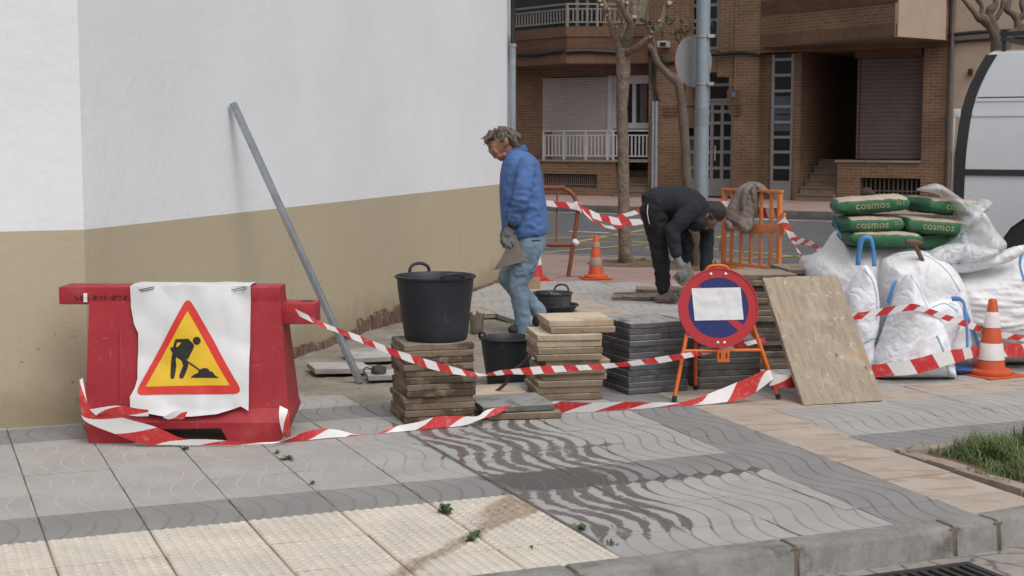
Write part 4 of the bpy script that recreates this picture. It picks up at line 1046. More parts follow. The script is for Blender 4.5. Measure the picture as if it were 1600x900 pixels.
S2c, S2top = stack(G(840, 627.5), R(10), 12, M_S2, 's2', 'slabs stacked in the tan pile', 'tan stack beside the broken stick', seed=2, pitch=.0405, jit=.009,
      special={11: dict(dx=.07, dy=.03, mat=M_S2T, key='s2t'), 10: dict(dx=.09, dy=.03), 9: dict(mat=M_S2T, key='s2t'), 8: dict(mat=M_S2T, key='s2t'), 7: dict(dx=.012), 5: dict(dx=.045, dy=.01), 4: dict(dx=.02, dy=-.02), 3: dict(dx=.03)})
S3c, S3top = stack(G(983, 617.5), yaw_of((983, 617.5), (1081, 610)), 12, M_S3, 's3', 'slabs stacked in the dark grey pile', 'neat dark grey stack left of the round sign', seed=3, pitch=.0372, jit=.004, L=.42)
S4c, S4top = stack(G(1092, 608.5), R(14), 8, M_S4, 's4', 'slabs stacked behind the sign', 'grey stack behind the legs of the round sign', seed=4, pitch=.0385, jit=.006, L=.42)
S5c, S5top = stack(G(1158, 578), R(6), 16, M_S5, 's5', 'slabs piled left of the leaning board', 'untidy weathered pile between round sign and leaning board', seed=5, pitch=.0412, jit=.022, L=.44, lean=(-.003, 0))
S6c, S6top = stack(G(1232, 566) , R(8), 16, M_S5, 's6', 'slabs piled behind the leaning board', 'weathered pile behind the leaning board', seed=6, pitch=.0415, jit=.02, L=.44)
# loose slabs
def loose(px, py, rz, label, mat, key, z=0.0, L=.4, Wd=.4, seed=0, tilt=(0, 0), h=.037):
    p = G(px, py, z); return slab(Vector((p.x, p.y, z)), rz, label, mat, key, L, Wd, h, seed, None, tilt)
loose(585, 558, R(20), 'light grey slab lying on the mortar behind the steel bar', M_SL, 'sl', PIT_Z + .034, seed=1, tilt=(R(2), 0))
loose(530, 579, R(16), 'light grey slab lying on the mortar in front of the steel bar foot', M_SL, 'sl', PIT_Z + .03, seed=2, tilt=(R(-2), R(2)))
loose(602, 590, R(12), 'small light slab lying against the damp brown stack', M_SL, 'sl2', PIT_Z + .03, L=.26, Wd=.24, seed=3)
loose(797, 634, R(15), 'dark grey slab lying flat between the brown and tan stacks', M_S4, 's4b', .045, L=.42, seed=4)
loose(812, 645, R(8), 'brown slab lying flat on the pavement beneath the dark grey one', M_S1, 's1b', .004, L=.42, seed=5)
loose(770, 618, R(11), 'pale sand slab lying flat in front of the small tub', M_S2T, 's2t2', .004, L=.38, Wd=.3, seed=6)
loose(994, 466, R(-6), 'grey slab lying on the pavement beside the bending man', M_S5, 's5b', .004, L=.46, Wd=.44, seed=7)
loose(1040, 455, R(-3), 'brown slab lying on the pavement under the shoe of the bending man', M_S5, 's5c', .004, L=.60, Wd=.4, seed=8)
mb = MB(); mb.box(-.07, .07, -.05, .05, 0, .12); o = mb.build('brick', M('tan_block', (.30, .22, .13), .9, .2, 8, .3), bevel=.006); o.location = G(832, 451, 0); o.rotation_euler = (0, 0, .3)
tag(o, 'small tan brick standing on the paving beside the man in blue', 'brick')

# ================================================================== RUBBER TUBS
M_TUB = M('tub_rubber', (0.016, 0.019, 0.026), 0.55, 0.35, 5, 0.10, 30, dirt=(0.055, 0.055, 0.058), dirt_amt=0.40, dirt_scale=7)
M_TUBG = M('tub_rubber_dusty', (0.035, 0.036, 0.038), 0.7, 0.35, 6, 0.15, 30, dirt=(0.13, 0.125, 0.12), dirt_amt=0.46, dirt_scale=5)
def tub(loc, r0, r1, h, label, handles=(), mat=M_TUB, rz=0.0, squash=1.0, fill=None):
    t = thing('rubber_tub', label, 'tub', loc, rz)
    mb = MB(); th = .007; S = Matrix.Diagonal((1, squash, 1))
    pr = [(r0 * .0, 0.004), (r0 * .96, 0.0), (r0, .012)] + [(r0 + (r1 - r0) * k / 6, h * k / 6) for k in range(1, 6)] + [(r1 - .004, h - .014), (r1 + .008, h - .012), (r1 + .010, h - .002), (r1, h + .003), (r1 - th, h - .003)] + [(r0 + (r1 - r0) * k / 6 - th, max(.02, h * k / 6)) for k in range(5, -1, -1)] + [(0.001, .02)]
    mb.lathe(pr, 44, M=S, cap0=False, cap1=False)
    for v in mb.v:
        d = .006 * noise.noise((v.x * 4 + loc[0], v.y * 4, v.z * 3)); r = math.hypot(v.x, v.y)
        if r > .05: v.x += v.x / r * d; v.y += v.y / r * d
    mb.build('tub_body', mat, t, smooth=True, angle=50)
    for a0, w, hh, rad in handles:
        mb = MB(); pts = []
        for k in range(13):
            s = k / 12; a = a0 + w * .5 * (-math.cos(math.pi * s)); z = h - .004 + hh * math.sin(math.pi * s) ** .7
            rr_ = r1 + .006 + rad * math.sin(math.pi * s); pts.append((rr_ * math.cos(a), squash * rr_ * math.sin(a), z))
        mb.tube(spline(pts, 2), .0095, 8); mb.build('handle', mat, t, smooth=True)
    if fill:
        mb = MB(); fr = r0 + (r1 - r0) * fill[0] - th - .001; ring = [(0.001, .012), (fr * .4, .016), (fr * .75, .004), (fr, 0)]
        mb.lathe([(a, h * fill[0] + b) for a, b in ring[::-1]], 30, M=S, cap0=False, cap1=False); mb.build('mortar_fill', fill[1], t, smooth=True)
    return t
p = D(681, 520, S1c.y - .005)
tub((p.x, S1c.y - .005, S1top + .001), .176, .222, .365, 'large black rubber tub standing on the damp brown slab stack', ((R(118), .55, .055, .0), (R(-62), .60, .03, .012)))
p = G(793, 604, PIT_Z + .01)
t2 = (p.x, p.y + .02, PIT_Z + .012)
tub(t2, .135, .178, .325, 'black rubber tub standing in the dug-up patch behind the stacks', ((R(205), .7, .045, .0), (R(25), .7, .045, 0)), mat=M_TUB, fill=(.55, M('rubble_fill', (.10, .10, .10), .9, .4, 12, .6)))
mb = MB(); mb.lathe([(.001, -.02), (.014, -.014), (.02, 0), (.014, .014), (.001, .02)], 14, cap0=False, cap1=False); o = mb.build('ball', M('pale_ball', (.6, .55, .45), .7), smooth=True)
o.location = (t2[0] + .045, t2[1] - .06, t2[2] + .325 * .55 + .03); tag(o, 'small pale ball lying inside the tub in the dug-up patch', 'ball')
p = G(864, 489, 0)
tub((p.x, p.y + .1, 0.0), .19, .235, .07, 'wide flat black tub lying on the paving beneath the mortar tub', (), mat=M_TUB)
tub((p.x - .0, p.y + .1, 0.024), .165, .180, .155, 'shallow grey tub full of mortar behind the man in blue', ((R(60), .8, .06, 0), (R(-120), .7, .03, .01)), mat=M_TUBG, fill=(.82, M('mortar_wet', (.15, .14, .125), .9, .3, 10, .7)))

# cut-open tin pot at the edge of the dug-up patch
p = G(745, 521, PIT_Z + .01); mb = MB(); seg = 28; vs = []; fs = []
for j, (r, z) in enumerate(((.045, 0), (.052, .01), (.056, .07), (.06, .13), (.064, .165))):
    for k in range(seg):
        a = 2 * math.pi * k / seg; zz = z + (.022 * math.sin(a * 5 + .5) + .008 * math.sin(a * 13) if j == 4 else 0); vs.append((r * math.cos(a), r * math.sin(a), zz))
for j in range(4): fs += [(j * seg + k, j * seg + (k + 1) % seg, (j + 1) * seg + (k + 1) % seg, (j + 1) * seg + k) for k in range(seg)]
fs.append(tuple(range(seg))[::-1]); m = len(vs); vs += [Vector(v) * .93 + Vector((0, 0, .012)) for v in vs]; f2 = [tuple(i + m for i in f[::-1]) for f in fs]
fs += f2 + [(4 * seg + k, 4 * seg + (k + 1) % seg, m + 4 * seg + (k + 1) % seg, m + 4 * seg + k) for k in range(seg)]
mb.add(vs, fs); o = mb.build('tin_pot', M('old_tin', (.20, .175, .14), .55, .35, 14, .3, 40, metal=.35, dirt=(.12, .10, .08)), smooth=True, angle=50); o.location = (p.x, p.y, PIT_Z + .006)
tag(o, 'small grey pot with a torn jagged rim beside the dug-up patch', 'pot')

# steel bar leaning on the wall
a = G(563, 598, PIT_Z + .015); b = PL(364, 161, WALL_B + WALL_N * .03, WALL_N)
mb = MB(); mb.bar(a, b, .055, .035, up=WALL_N); mb2 = MB()
o = mb.build('steel_bar', M('galvanised_bar', (.33, .36, .40), .42, .15, 8, .12, 30, metal=.55, dirt=(.22, .21, .20), dirt_amt=.36, dirt_scale=5), bevel=.005, origin=tuple(a)); tag(o, 'long galvanised steel bar leaning against the white wall', 'steel bar')
# broken stick
a, b = G(774, 613, .03), D(826, 556, 8.80); mb = MB(); mb.tube(spline([a, a.lerp(b, .3) + Vector((.012, 0, 0)), a.lerp(b, .52) + Vector((-.008, 0, .01)), a.lerp(b, .75) + Vector((.01, 0, .004)), b], 4), [.011] * 9 + [.009] * 8, 7); mb.tube([a.lerp(b, .5), a.lerp(b, .54)], .017, 7)
o = mb.build('stick', M('bark', (.085, .045, .03), .85, .3, 12, .4), smooth=True, origin=tuple(a)); tag(o, 'thin dark broken stick leaning against the tan slab stack', 'stick')
# dark stone lump on the mortar
mb = MB(); mb.lathe([(.001, 0), (.05, .004), (.058, .025), (.045, .05), (.001, .062)], 12, cap0=False, cap1=False)
for v in mb.v: v += Vector((noise.noise(v * 22), noise.noise(v * 22 + Vector((4, 0, 0))), 0)) * .012
mb.tube(spline([(-.045, 0, .03), (-.085, -.01, .045), (-.10, -.01, .02), (-.10, -.01, -.02)], 4), .005, 6)
o = mb.build('stone', M('dark_stone', (.06, .05, .05), .85, .4, 20, .5), smooth=True); p = G(592, 583, PIT_Z + .07); o.location = (p.x, p.y, PIT_Z + .065); tag(o, 'small dark lump lying on the light slab beside the brown stack', 'stone')
for k, (px, py, r) in enumerate(((1138, 590, .02), (688, 605, .03), (468, 603, .02))): pass

# ================================================================== NO-PARKING SIGN ON ITS STAND
M_SR, M_SB, M_SO = flat((0.42, 0.022, 0.03), 'sign_red', .35), flat((0.014, 0.02, 0.13), 'sign_blue', .35), M('orange_steel', (.62, .125, .015), .45, .1, 8, .05, dirt=(.4, .1, .03), dirt_amt=.35)
SY = 8.92; SC = D(1121.5, 480.5, SY); SRAD = 61.5 * SY / F_PX / .995
sg = thing('road_sign', 'round red and blue no parking sign on an orange folding stand', 'road sign', (SC.x, SY, 0))
TL = R(-8); SM = Matrix.Translation((0, -.02, SC.z)) @ Matrix.Rotation(TL, 4, 'X') @ Matrix.Rotation(R(90), 4, 'X')   # disc axis towards the viewer
def disc(name, r0, r1, z0, z1, mat, parent=sg, seg=64):
    mb = MB(); pr = [(r0, z0), (r1, z0), (r1, z1), (r0, z1)]; mb.lathe(pr + [pr[0]], seg, M=SM.to_3x3(), c=SM.translation, cap0=False, cap1=False); return mb.build(name, mat, parent, smooth=True, angle=30)
disc('back_plate', .001, SRAD, -.012, 0.0, flat((.3, .3, .3), 'sign_back'))
disc('red_ring', SRAD * .765, SRAD, .001, .007, M_SR); disc('rolled_edge', SRAD - .004, SRAD + .004, -.016, .012, M_SR); disc('blue_field', .001, SRAD * .765, .001, .004, M_SB)
mb = MB(); q = SRAD * .765; a45 = R(-42); d2 = Vector((math.cos(a45), math.sin(a45))); s2 = Vector((-d2.y, d2.x)) * SRAD * .095
for pts in ([d2 * -q * 1.01 - s2, d2 * q * 1.01 - s2, d2 * q * 1.01 + s2, d2 * -q * 1.01 + s2],):
    mb.add([SM @ Vector((p.x, p.y, z)) for z in (.0045, .0062) for p in pts], [(0, 1, 2, 3), (4, 5, 6, 7), (0, 1, 5, 4), (1, 2, 6, 5), (2, 3, 7, 6), (3, 0, 4, 7)])
mb.build('red_bar', M_SR, sg)
for x, y in ((-.045, .205), (.045, .205), (-.005, -.212), (.035, -.212)):
    mb = MB(); mb.lathe([(.001, .016), (.008, .014), (.0115, .007)], 12, c=SM @ Vector((x, y, 0)), M=SM.to_3x3(), cap0=False, cap1=False); mb.build('bolt', M('bolt_zinc', (.6, .6, .6), .35, .1, metal=.7), sg, smooth=True)
def sl(p): return Vector(p) - Vector((SC.x, SY, 0))
fl, fr_, bl = G(1053, 628), G(1217, 624), G(1087, 609); br_ = bl + (fr_ - fl) * .78
topL, topR = sl(D(1083, 470, SY + .03)), sl(D(1163, 470, SY + .03)); apex = Vector((0, .055, SC.z + SRAD * .86))
for nm, f_, tp in (('front_leg', fl, topL), ('front_leg', fr_, topR), ('rear_leg', bl, topL + Vector((.02, .02, .02))), ('rear_leg', br_, topR + Vector((-.02, .02, .02)))):
    mb = MB(); ff = sl(f_) + Vector((0, 0, .004)); mb.tube([ff, ff.lerp(tp, .5), tp], .0125, 10); lg = mb.build(nm, M_SO, sg, smooth=True)
    mb = MB(); mb.tube([ff + Vector((0, 0, -.002)), ff.lerp(tp, .05)], .0145, 10); mb.build('foot_cap', M_BLACK, lg, smooth=True)
cl_, cr_ = sl(fl).lerp(topL, .50), sl(fr_).lerp(topR, .50)
mb = MB(); mb.tube([cl_, cr_], .0105, 8); mb.build('crossbar', M_SO, sg, smooth=True)
mb = MB(); m_ = (cl_ + cr_) / 2; mb.box(m_.x - .035, m_.x + .04, m_.y - .018, m_.y - .012, m_.z - .068, m_.z + .012); mb.box(m_.x - .035, m_.x + .04, m_.y - .03, m_.y - .0185, m_.z - .068, m_.z - .055)
br = mb.build('bracket', M_SO, sg, bevel=.003)
mb = MB()
for dx in (-.018, .022):
    mb.box(m_.x + dx - .004, m_.x + dx + .004, m_.y - .0195, m_.y - .0175, m_.z - .045, m_.z - .01)
mb.build('slot', M_BLACK, br)
mb = MB(); mb.tube(spline([SM @ Vector((-.075, SRAD - .02, -.02)), SM @ Vector((-.05, SRAD + .012, -.015)), SM @ Vector((0, SRAD + .02, -.015)), SM @ Vector((.05, SRAD + .012, -.015)), SM @ Vector((.075, SRAD - .02, -.02))], 5), .010, 8); mb.build('carry_handle', M_SO, sg, smooth=True)
mb = MB(); mb.tube([topL, topR], .0105, 8); mb.build('top_rail', M_SO, sg, smooth=True)
# notice taped on the sign
pp = thing('paper_notice', 'white handwritten paper notice taped on the round no parking sign', 'notice', (SC.x, SY, 0))
def on_sign(px, py, z): 
    n = (SM.to_3x3() @ Vector((0, 0, 1))); p = PL(px, py, SM.translation + Vector((SC.x, SY, 0)) + n * z, n); return p - Vector((SC.x, SY, 0))
ptl, ptr, pbr, pbl = (1080.5, 450.5), (1157, 449), (1162, 499.5), (1085.5, 501); mb = MB(); nx, ny = 22, 14; vs = []
nrm = SM.to_3x3() @ Vector((0, 0, 1))
for j in range(ny + 1):
    for i in range(nx + 1):
        s, t = i / nx, j / ny; x = (ptl[0] * (1 - s) + ptr[0] * s) * (1 - t) + (pbl[0] * (1 - s) + pbr[0] * s) * t; y = (ptl[1] * (1 - s) + ptr[1] * s) * (1 - t) + (pbl[1] * (1 - s) + pbr[1] * s) * t
        vs.append(on_sign(x, y, .010) + nrm * (.005 * noise.noise((s * 5, t * 4, 1)) + .003 * noise.noise((s * 13, t * 9 + s * 5, 3))))
mb.add(vs, [(j * (nx + 1) + i, j * (nx + 1) + i + 1, (j + 1) * (nx + 1) + i + 1, (j + 1) * (nx + 1) + i) for j in range(ny) for i in range(nx)])
mb.build('sheet', M('paper', (.70, .70, .73), .8, .03, 10, .1, 40), pp, smooth=True, angle=180)
mb = MB(); rr = random.Random(8)
for row, (y, n) in enumerate(((457, 34), (463, 5), (468, 30), (474, 8), (480, 32), (487, 7))):
    x = 1090 + (row % 2) * 2
    for k in range(n):
        L = rr.uniform(.8, 2.4)
        if x > 1152: break
        if rr.random() < .75: mb.tube([on_sign(x, y + rr.uniform(-.7, .7), .0175), on_sign(x + L * .5, y + rr.uniform(-1, 1), .0175), on_sign(x + L, y + rr.uniform(-.7, .7), .0175)], .0006, 4)
        x += L + rr.uniform(.4, 1.2)
mb.build('handwriting', M('faint_ink', (.50, .36, .42), .8, .2), pp)

# ================================================================== LEANING BOARD
def wood_mat():
    g = N('formwork_board'); v = g.coords('Object', 0, (1, 1, 1))
    tc = g.node('ShaderNodeTexCoord'); mp = g.node('ShaderNodeMapping'); g.link(tc.outputs['UV'], mp.inputs[0]); mp.inputs['Scale'].default_value = (9, 1.3, 1); uv = mp.outputs[0]
    f = g.noise(uv, 3.5, 7, .65); f2 = g.noise(tc.outputs['UV'], 5, 6, .7)
    c = g.mix(g.ramp(f, .28, .72), (.265, .205, .15), (.35, .29, .22))
    c = g.mix(g.math('MULTIPLY', g.ramp(f2, .48, .66), .6), c, (.43, .37, .30))
    f3 = g.noise(tc.outputs['UV'], 2.3, 5, .6)
    c = g.mix(g.math('MULTIPLY', g.ramp(f3, .55, .68), .7), c, (.38, .23, .085))
    kn = g.node('ShaderNodeTexVoronoi'); kn.inputs['Scale'].default_value = 4.2; mk = g.node('ShaderNodeMapping'); g.link(tc.outputs['UV'], mk.inputs[0]); mk.inputs['Scale'].default_value = (1.4, .8, 1); g.link(mk.outputs[0], kn.inputs['Vector'])
    c = g.mix(g.math('MULTIPLY', g.math('SUBTRACT', 1, g.ramp(kn.outputs['Distance'], .035, .075)), .8), c, (.09, .06, .04))
    cr = g.ramp(g.noise(uv, 1.1, 3, .5), .495, .5); cr2 = g.math('SUBTRACT', 1, g.ramp(g.math('ABSOLUTE', g.math('SUBTRACT', g.noise(uv, 1.6, 3, .5), .5)), .002, .010))
    c = g.mix(g.math('MULTIPLY', cr2, .35), c, (.12, .08, .05))
    c = g.mix(g.math('MULTIPLY', g.ramp(g.noise(tc.outputs['UV'], 16, 4, .7), .60, .68), .6), c, (.56, .53, .48))
    return g.done(c, .85, g.bump(g.noise(uv, 9, 6), .3, .006))
bl0, br0 = G(1256, 634), G(1382, 627.5); tl, tr = D(1189, 434, 9.22), D(1307, 431, 9.34)
ux = (br0 - bl0).normalized(); upv = ((tl + tr) / 2 - (bl0 + br0) / 2).normalized(); nv = ux.cross(upv).normalized(); th = .030
mb = MB(); rr = random.Random(3)
def edge_pts(a, b, n, amp):
    out = []
    for k in range(n): t = k / n; out.append(a.lerp(b, t) + (Vector((rr.uniform(-1, 1), 0, rr.uniform(-1, 1))) * amp if 0 < k else Vector()))
    return out
loop = edge_pts(bl0, br0, 12, .003) + edge_pts(br0, tr, 8, .002) + edge_pts(tr, tl, 14, .004) + edge_pts(tl, bl0, 8, .002)
k = len(loop); nn_ = nv if nv.y < 0 else -nv
mb.add([p for p in loop] + [p - nn_ * th for p in loop], [tuple(range(k)), tuple(range(k, 2 * k))[::-1]] + [(i, (i + 1) % k, k + (i + 1) % k, k + i) for i in range(k)])
for v in mb.v: v.z = max(v.z, .002)
fr3 = Matrix((ux, upv, nn_)).transposed()
loc = [(fr3.inverted() @ (v - bl0)) for v in mb.v]
mb.v = loc; bd = mb.build('wooden_board', wood_mat(), bevel=.002, bseg=1); bd.matrix_world = Matrix.Translation(bl0) @ fr3.to_4x4()
tag(bd, 'weathered wooden board stained with plaster leaning beside the round sign', 'board')

# ================================================================== CLOTH AND SACKS
from mathutils.bvhtree import BVHTree
def smooth_poly(pts, n=6): return [(p.x, p.y) for p in spline([(x, y, 0) for x, y in pts], n, True)]
def pillow(name, px_outline, Y, front, back, Rr, mat, parent=None, st=0.013, amp=0.012, nscale=5.0, ysl=0.0, seed=0, ring=0.0, p=0.5, zmin=0.004, smooth=5, sag=None, origin=None):
    """A closed cushion of cloth: outline seen from the front, swelling towards and away from the viewer."""
    poly = []
    for x, y in (smooth_poly(px_outline, smooth) if smooth else px_outline):
        q = D(x, y, Y); z = q.z
        for _ in range(2): q = D(x, y, Y + ysl * q.z)
        poly.append((q.x, max(zmin, q.z)))
    # resample the outline evenly
    out = []; k = len(poly)
    for i in range(k):
        a, b = Vector(poly[i]), Vector(poly[(i + 1) % k]); m = max(1, int((b - a).length / st))
        for j in range(m): out.append(a.lerp(b, j / m))
    cl = []
    for q in out:
        if not cl or (q - cl[-1]).length > st * .35: cl.append(q)
    out = cl; k = len(out)
    xs = [q.x for q in out]; zs = [q.y for q in out]; pts = list(out); plt = [(q.x, q.y) for q in out]
    segs = np.array([[a.x, a.y, b.x, b.y] for a, b in zip(out, out[1:] + out[:1])])
    def dist(x, z):
        ax, az, bx, bz = segs.T; dx, dz = bx - ax, bz - az; L = dx * dx + dz * dz + 1e-12
        t = np.clip(((x - ax) * dx + (z - az) * dz) / L, 0, 1); return float(np.sqrt(((ax + t * dx - x) ** 2 + (az + t * dz - z) ** 2).min()))
    x = min(xs)
    row = 0
    zz = min(zs)
    while zz < max(zs):
        x = min(xs) + (st / 2 if row % 2 else 0)
        while x < max(xs):
            if inside(plt, x, zz) and dist(x, zz) > st * .6: pts.append(Vector((x, zz)))
            x += st
        zz += st * .87; row += 1
    vs2, _, fs, *_r = geometry.delaunay_2d_cdt(pts, [(i, (i + 1) % k) for i in range(k)], [], 1, 1e-6)
    F, B = [], []; n = len(vs2); edge = []
    for v in vs2:
        d = dist(v.x, v.y); t = min(1.0, d / Rr); pr = (1 - (1 - t) ** 2) ** p; bd = d < 1e-4; edge.append(bd)
        s = Vector((v.x * nscale + seed, v.y * nscale, seed * 1.7))
        sw = Vector((v.x * nscale * 1.1 + .7 * noise.noise(s * .8), v.y * nscale * .55 + v.x * nscale * .35 * math.sin(seed * 2.3), seed * 1.7)); v1 = noise.voronoi(sw * 1.15 + Vector((3, 1, seed)))[0]; v2 = noise.voronoi(sw * 2.6 + Vector((1, 8, seed)) + Vector((.5, .2, 0)) * noise.noise(s))[0]; nz = noise.noise(s * .7) * .5 + (v1[0] - .45) * 1.5 + (v2[0] - .45) * .22 + (1 - 2.6 * abs(noise.noise(sw * 2.0 + Vector((3, 1, seed))))) * .18
        w = amp * nz * min(1, t * 2.5)
        if ring: w += ring * (abs(noise.noise((v.x * 3 + seed, v.y * 26 + 1.5 * noise.noise((v.x * 2, v.y * 3, 0)), seed))) - .2) * min(1, t * 2)
        yc = Y + ysl * v.y
        f = -front * pr - (0 if bd else w)
        if sag: f *= sag(v.x, v.y)
        F.append(Vector((v.x, yc + f, v.y))); B.append(Vector((v.x, yc + back * pr, v.y)))
    mb = MB(); vs = F[:]; mp = []
    for i in range(n):
        if edge[i]: mp.append(i)
        else: mp.append(len(vs)); vs.append(B[i])
    mb.add(vs, [tuple(f) for f in fs] + [tuple(mp[i] for i in f[::-1]) for f in fs if not all(edge[i] for i in f)])
    mb.v = [v for v in mb.v]
    bv = BVHTree.FromPolygons([tuple(v) for v in vs], [tuple(f) for f in mb.f])
    if parent is not None: o = mb.build(name, mat, parent, world=True, smooth=True, angle=180)
    else: o = mb.build(name, mat, None, smooth=True, angle=180, origin=origin)
    return o, bv
def on(bv, px, py, off=0.004, fallback=10.0):
    hits = []
    for b in (bv if isinstance(bv, (list, tuple)) else [bv]):
        h = b.ray_cast(EYE, ray(px, py).normalized())
        if h[0] is not None: hits.append((h[3], h[0]))
    if not hits: return D(px, py, fallback)
    return min(hits)[1] - ray(px, py).normalized() * off
def ribbon_px(mb, pts, period=1.0, dy=0.0, bv=None, off=.006, n=6, mi=0, fallback=10.0, thick=0.0, zclamp=True):
    """strip given by its upper and lower edge: (x_up, y_up, x_lo, y_lo, depth)"""
    up = spline([(p[0], p[1], p[4]) for p in pts], n); lo = spline([(p[2], p[3], p[4]) for p in pts], n)
    vs = []; uv = []; L = 0; prev = None
    for a, b in zip(up, lo):
        A = on(bv, a.x, a.y, off, a.z) if bv else D(a.x, a.y, a.z); B = on(bv, b.x, b.y, off, b.z) if bv else D(b.x, b.y, b.z)
        if zclamp: A.z = max(A.z, .006); B.z = max(B.z, .004)
        c = (A + B) / 2
        if prev is not None: L += (c - prev).length
        prev = c; vs += [A, B]; uv += [(L / period, 1.0), (L / period, 0.0)]
    base = len(mb.v); m = len(up)
    mb.add(vs, [(2 * i, 2 * i + 1, 2 * i + 3, 2 * i + 2) for i in range(m - 1)], mi)
    if mb.uv is None: mb.uv = []
    mb.uv += uv
def woven(name, c, transl=0.0, rough=.62):
    g = N(name); v = g.coords()
    f = g.noise(v, 3, 5, .6); c_ = g.mix(g.ramp(f, .3, .7), sc3(c, .93), sc3(c, 1.03))
    c_ = g.mix(g.math('MULTIPLY', g.ramp(g.noise(v, 5, 6, .7), .56, .76), .35), c_, sc3((.60, .54, .46), c[0] / .8))
    wv = g.node('ShaderNodeTexWave', wave_type='BANDS', bands_direction='DIAGONAL'); g.link(g.coords('Object', 0, (1, .3, 1)), wv.inputs[0]); wv.inputs['Scale'].default_value = 3.2; wv.inputs['Distortion'].default_value = 9; wv.inputs['Detail'].default_value = 3; wv.inputs['Detail Scale'].default_value = 1.4
    vo = g.node('ShaderNodeTexVoronoi', feature='DISTANCE_TO_EDGE'); vo.inputs['Scale'].default_value = 8
    g.link(g.mix(.35, v, g.noise(v, 4, 3, out='Color')), vo.inputs['Vector'])
    v3 = g.node('ShaderNodeTexVoronoi'); v3.inputs['Scale'].default_value = 11; g.link(g.mix(.3, v, g.noise(v, 6, 3, out='Color')), v3.inputs['Vector']); n = g.bump(g.ramp(vo.outputs['Distance'], 0, .25), .30, .012); n = g.bump(v3.outputs['Distance'], .25, .022, n); n = g.bump(g.noise(v, 26, 4, .6), .20, .008, n)
    return g.done(c_, rough, n, 0, Subsurface_Weight=0.0)
M_BAG = woven('woven_white', (.74, .74, .76)); M_BAGW = woven('woven_bright', (.80, .81, .86)); M_STRAP = M('blue_webbing', (.085, .26, .56), .7, .15, 12, .3, 120)
M_SEAM = M('seam_blue', (.38, .52, .62), .7, .15)
def plastic_mat(name, c, alpha):
    g = N(name); v = g.coords(); f = g.noise(v, 7, 5, .65); vo = g.node('ShaderNodeTexVoronoi', feature='DISTANCE_TO_EDGE'); vo.inputs['Scale'].default_value = 7
    g.link(g.mix(.4, v, g.noise(v, 3, 3, out='Color')), vo.inputs['Vector']); cr = g.math('SUBTRACT', 1, g.ramp(vo.outputs['Distance'], 0, .07))
    al = g.math('ADD', g.math('MULTIPLY_ADD', g.ramp(f, .35, .7), .28, alpha - .14), g.math('MULTIPLY', cr, .25), clamp=True)
    n = g.bump(g.ramp(vo.outputs['Distance'], 0, .1), .4, .01); n = g.bump(g.noise(v, 30, 4), .25, .006, n)
    return g.done(sc3(c, 1), .28, n, 0, Alpha=al)
M_FILM = plastic_mat('clear_film', (.70, .72, .74), .42); M_FILM2 = plastic_mat('cloudy_film', (.72, .73, .75), .62)

def cloth_thing(name, label, cat, base, group=None): return thing(name, label, cat, base, 0, group)
# big bag carrying the cement
bL = cloth_thing('bulk_bag', 'big white woven bulk bag holding the green cement sacks', 'bulk bag', G(1360, 583), 'white woven bags')
_, bvL = pillow('bag', [(1258, 430), (1268, 402), (1288, 388), (1303, 366), (1312, 360), (1322, 374), (1345, 371), (1390, 368), (1425, 377), (1448, 396), (1462, 430), (1466, 500), (1462, 575), (1400, 585), (1320, 582), (1275, 570), (1262, 490)], 10.38, .36, .40, .26, M_BAG, bL, amp=.022, seed=1)
bR = cloth_thing('bulk_bag', 'full rounded white bulk bag wrapped in creases behind the near cone', 'bulk bag', G(1570, 583), 'white woven bags')
_, bvR = pillow('bag', [(1452, 412), (1480, 411), (1520, 407), (1560, 396), (1598, 383), (1640, 382), (1680, 400), (1694, 460), (1692, 540), (1676, 580), (1600, 586), (1510, 583), (1472, 570), (1458, 500)], 10.34, .40, .42, .34, M_BAG, bR, amp=.014, nscale=3.2, seed=2, ring=.035)
bM = cloth_thing('bulk_bag', 'half empty white bag slumped between the cement bag and full bag', 'bulk bag', G(1440, 590), 'white woven bags')
_, bvM = pillow('bag', [(1372, 420), (1392, 398), (1420, 391), (1448, 393), (1475, 404), (1498, 430), (1512, 470), (1520, 530), (1512, 586), (1400, 592), (1376, 520)], 10.02, .22, .25, .20, M_BAG, bM, amp=.038, nscale=4, seed=3)
b1 = cloth_thing('sand_bag', 'narrow bright white sack slumped against the wooden board', 'sack', G(1352, 598), 'bright white sacks')
_, bv1 = pillow('sack', [(1318, 470), (1330, 440), (1346, 416), (1358, 418), (1369, 440), (1374, 475), (1373, 510), (1366, 540), (1376, 560), (1366, 590), (1350, 600), (1322, 596), (1312, 540)], 9.78, .13, .12, .10, M_BAGW, b1, amp=.022, nscale=6, seed=4)
b2 = cloth_thing('sand_bag', 'bright white peaked sack standing in front behind the striped tapes', 'sack', G(1430, 603), 'bright white sacks')
_, bv2 = pillow('sack', [(1412, 434), (1422, 427), (1433, 438), (1447, 468), (1468, 496), (1482, 530), (1494, 592), (1488, 603), (1440, 606), (1380, 607), (1366, 600), (1362, 565), (1374, 530), (1386, 498), (1399, 462)], 9.66, .15, .14, .13, M_BAGW, b2, amp=.040, nscale=4.4, seed=5)
b3 = cloth_thing('sand_bag', 'small bright white sack folded over beside the blue strap', 'sack', G(1470, 590), 'bright white sacks')
_, bv3 = pillow('sack', [(1442, 476), (1462, 466), (1485, 466), (1500, 478), (1504, 496), (1496, 520), (1484, 548), (1486, 585), (1460, 590), (1445, 540), (1440, 505)], 9.84, .10, .12, .08, M_BAGW, b3, amp=.020, nscale=6, seed=6)
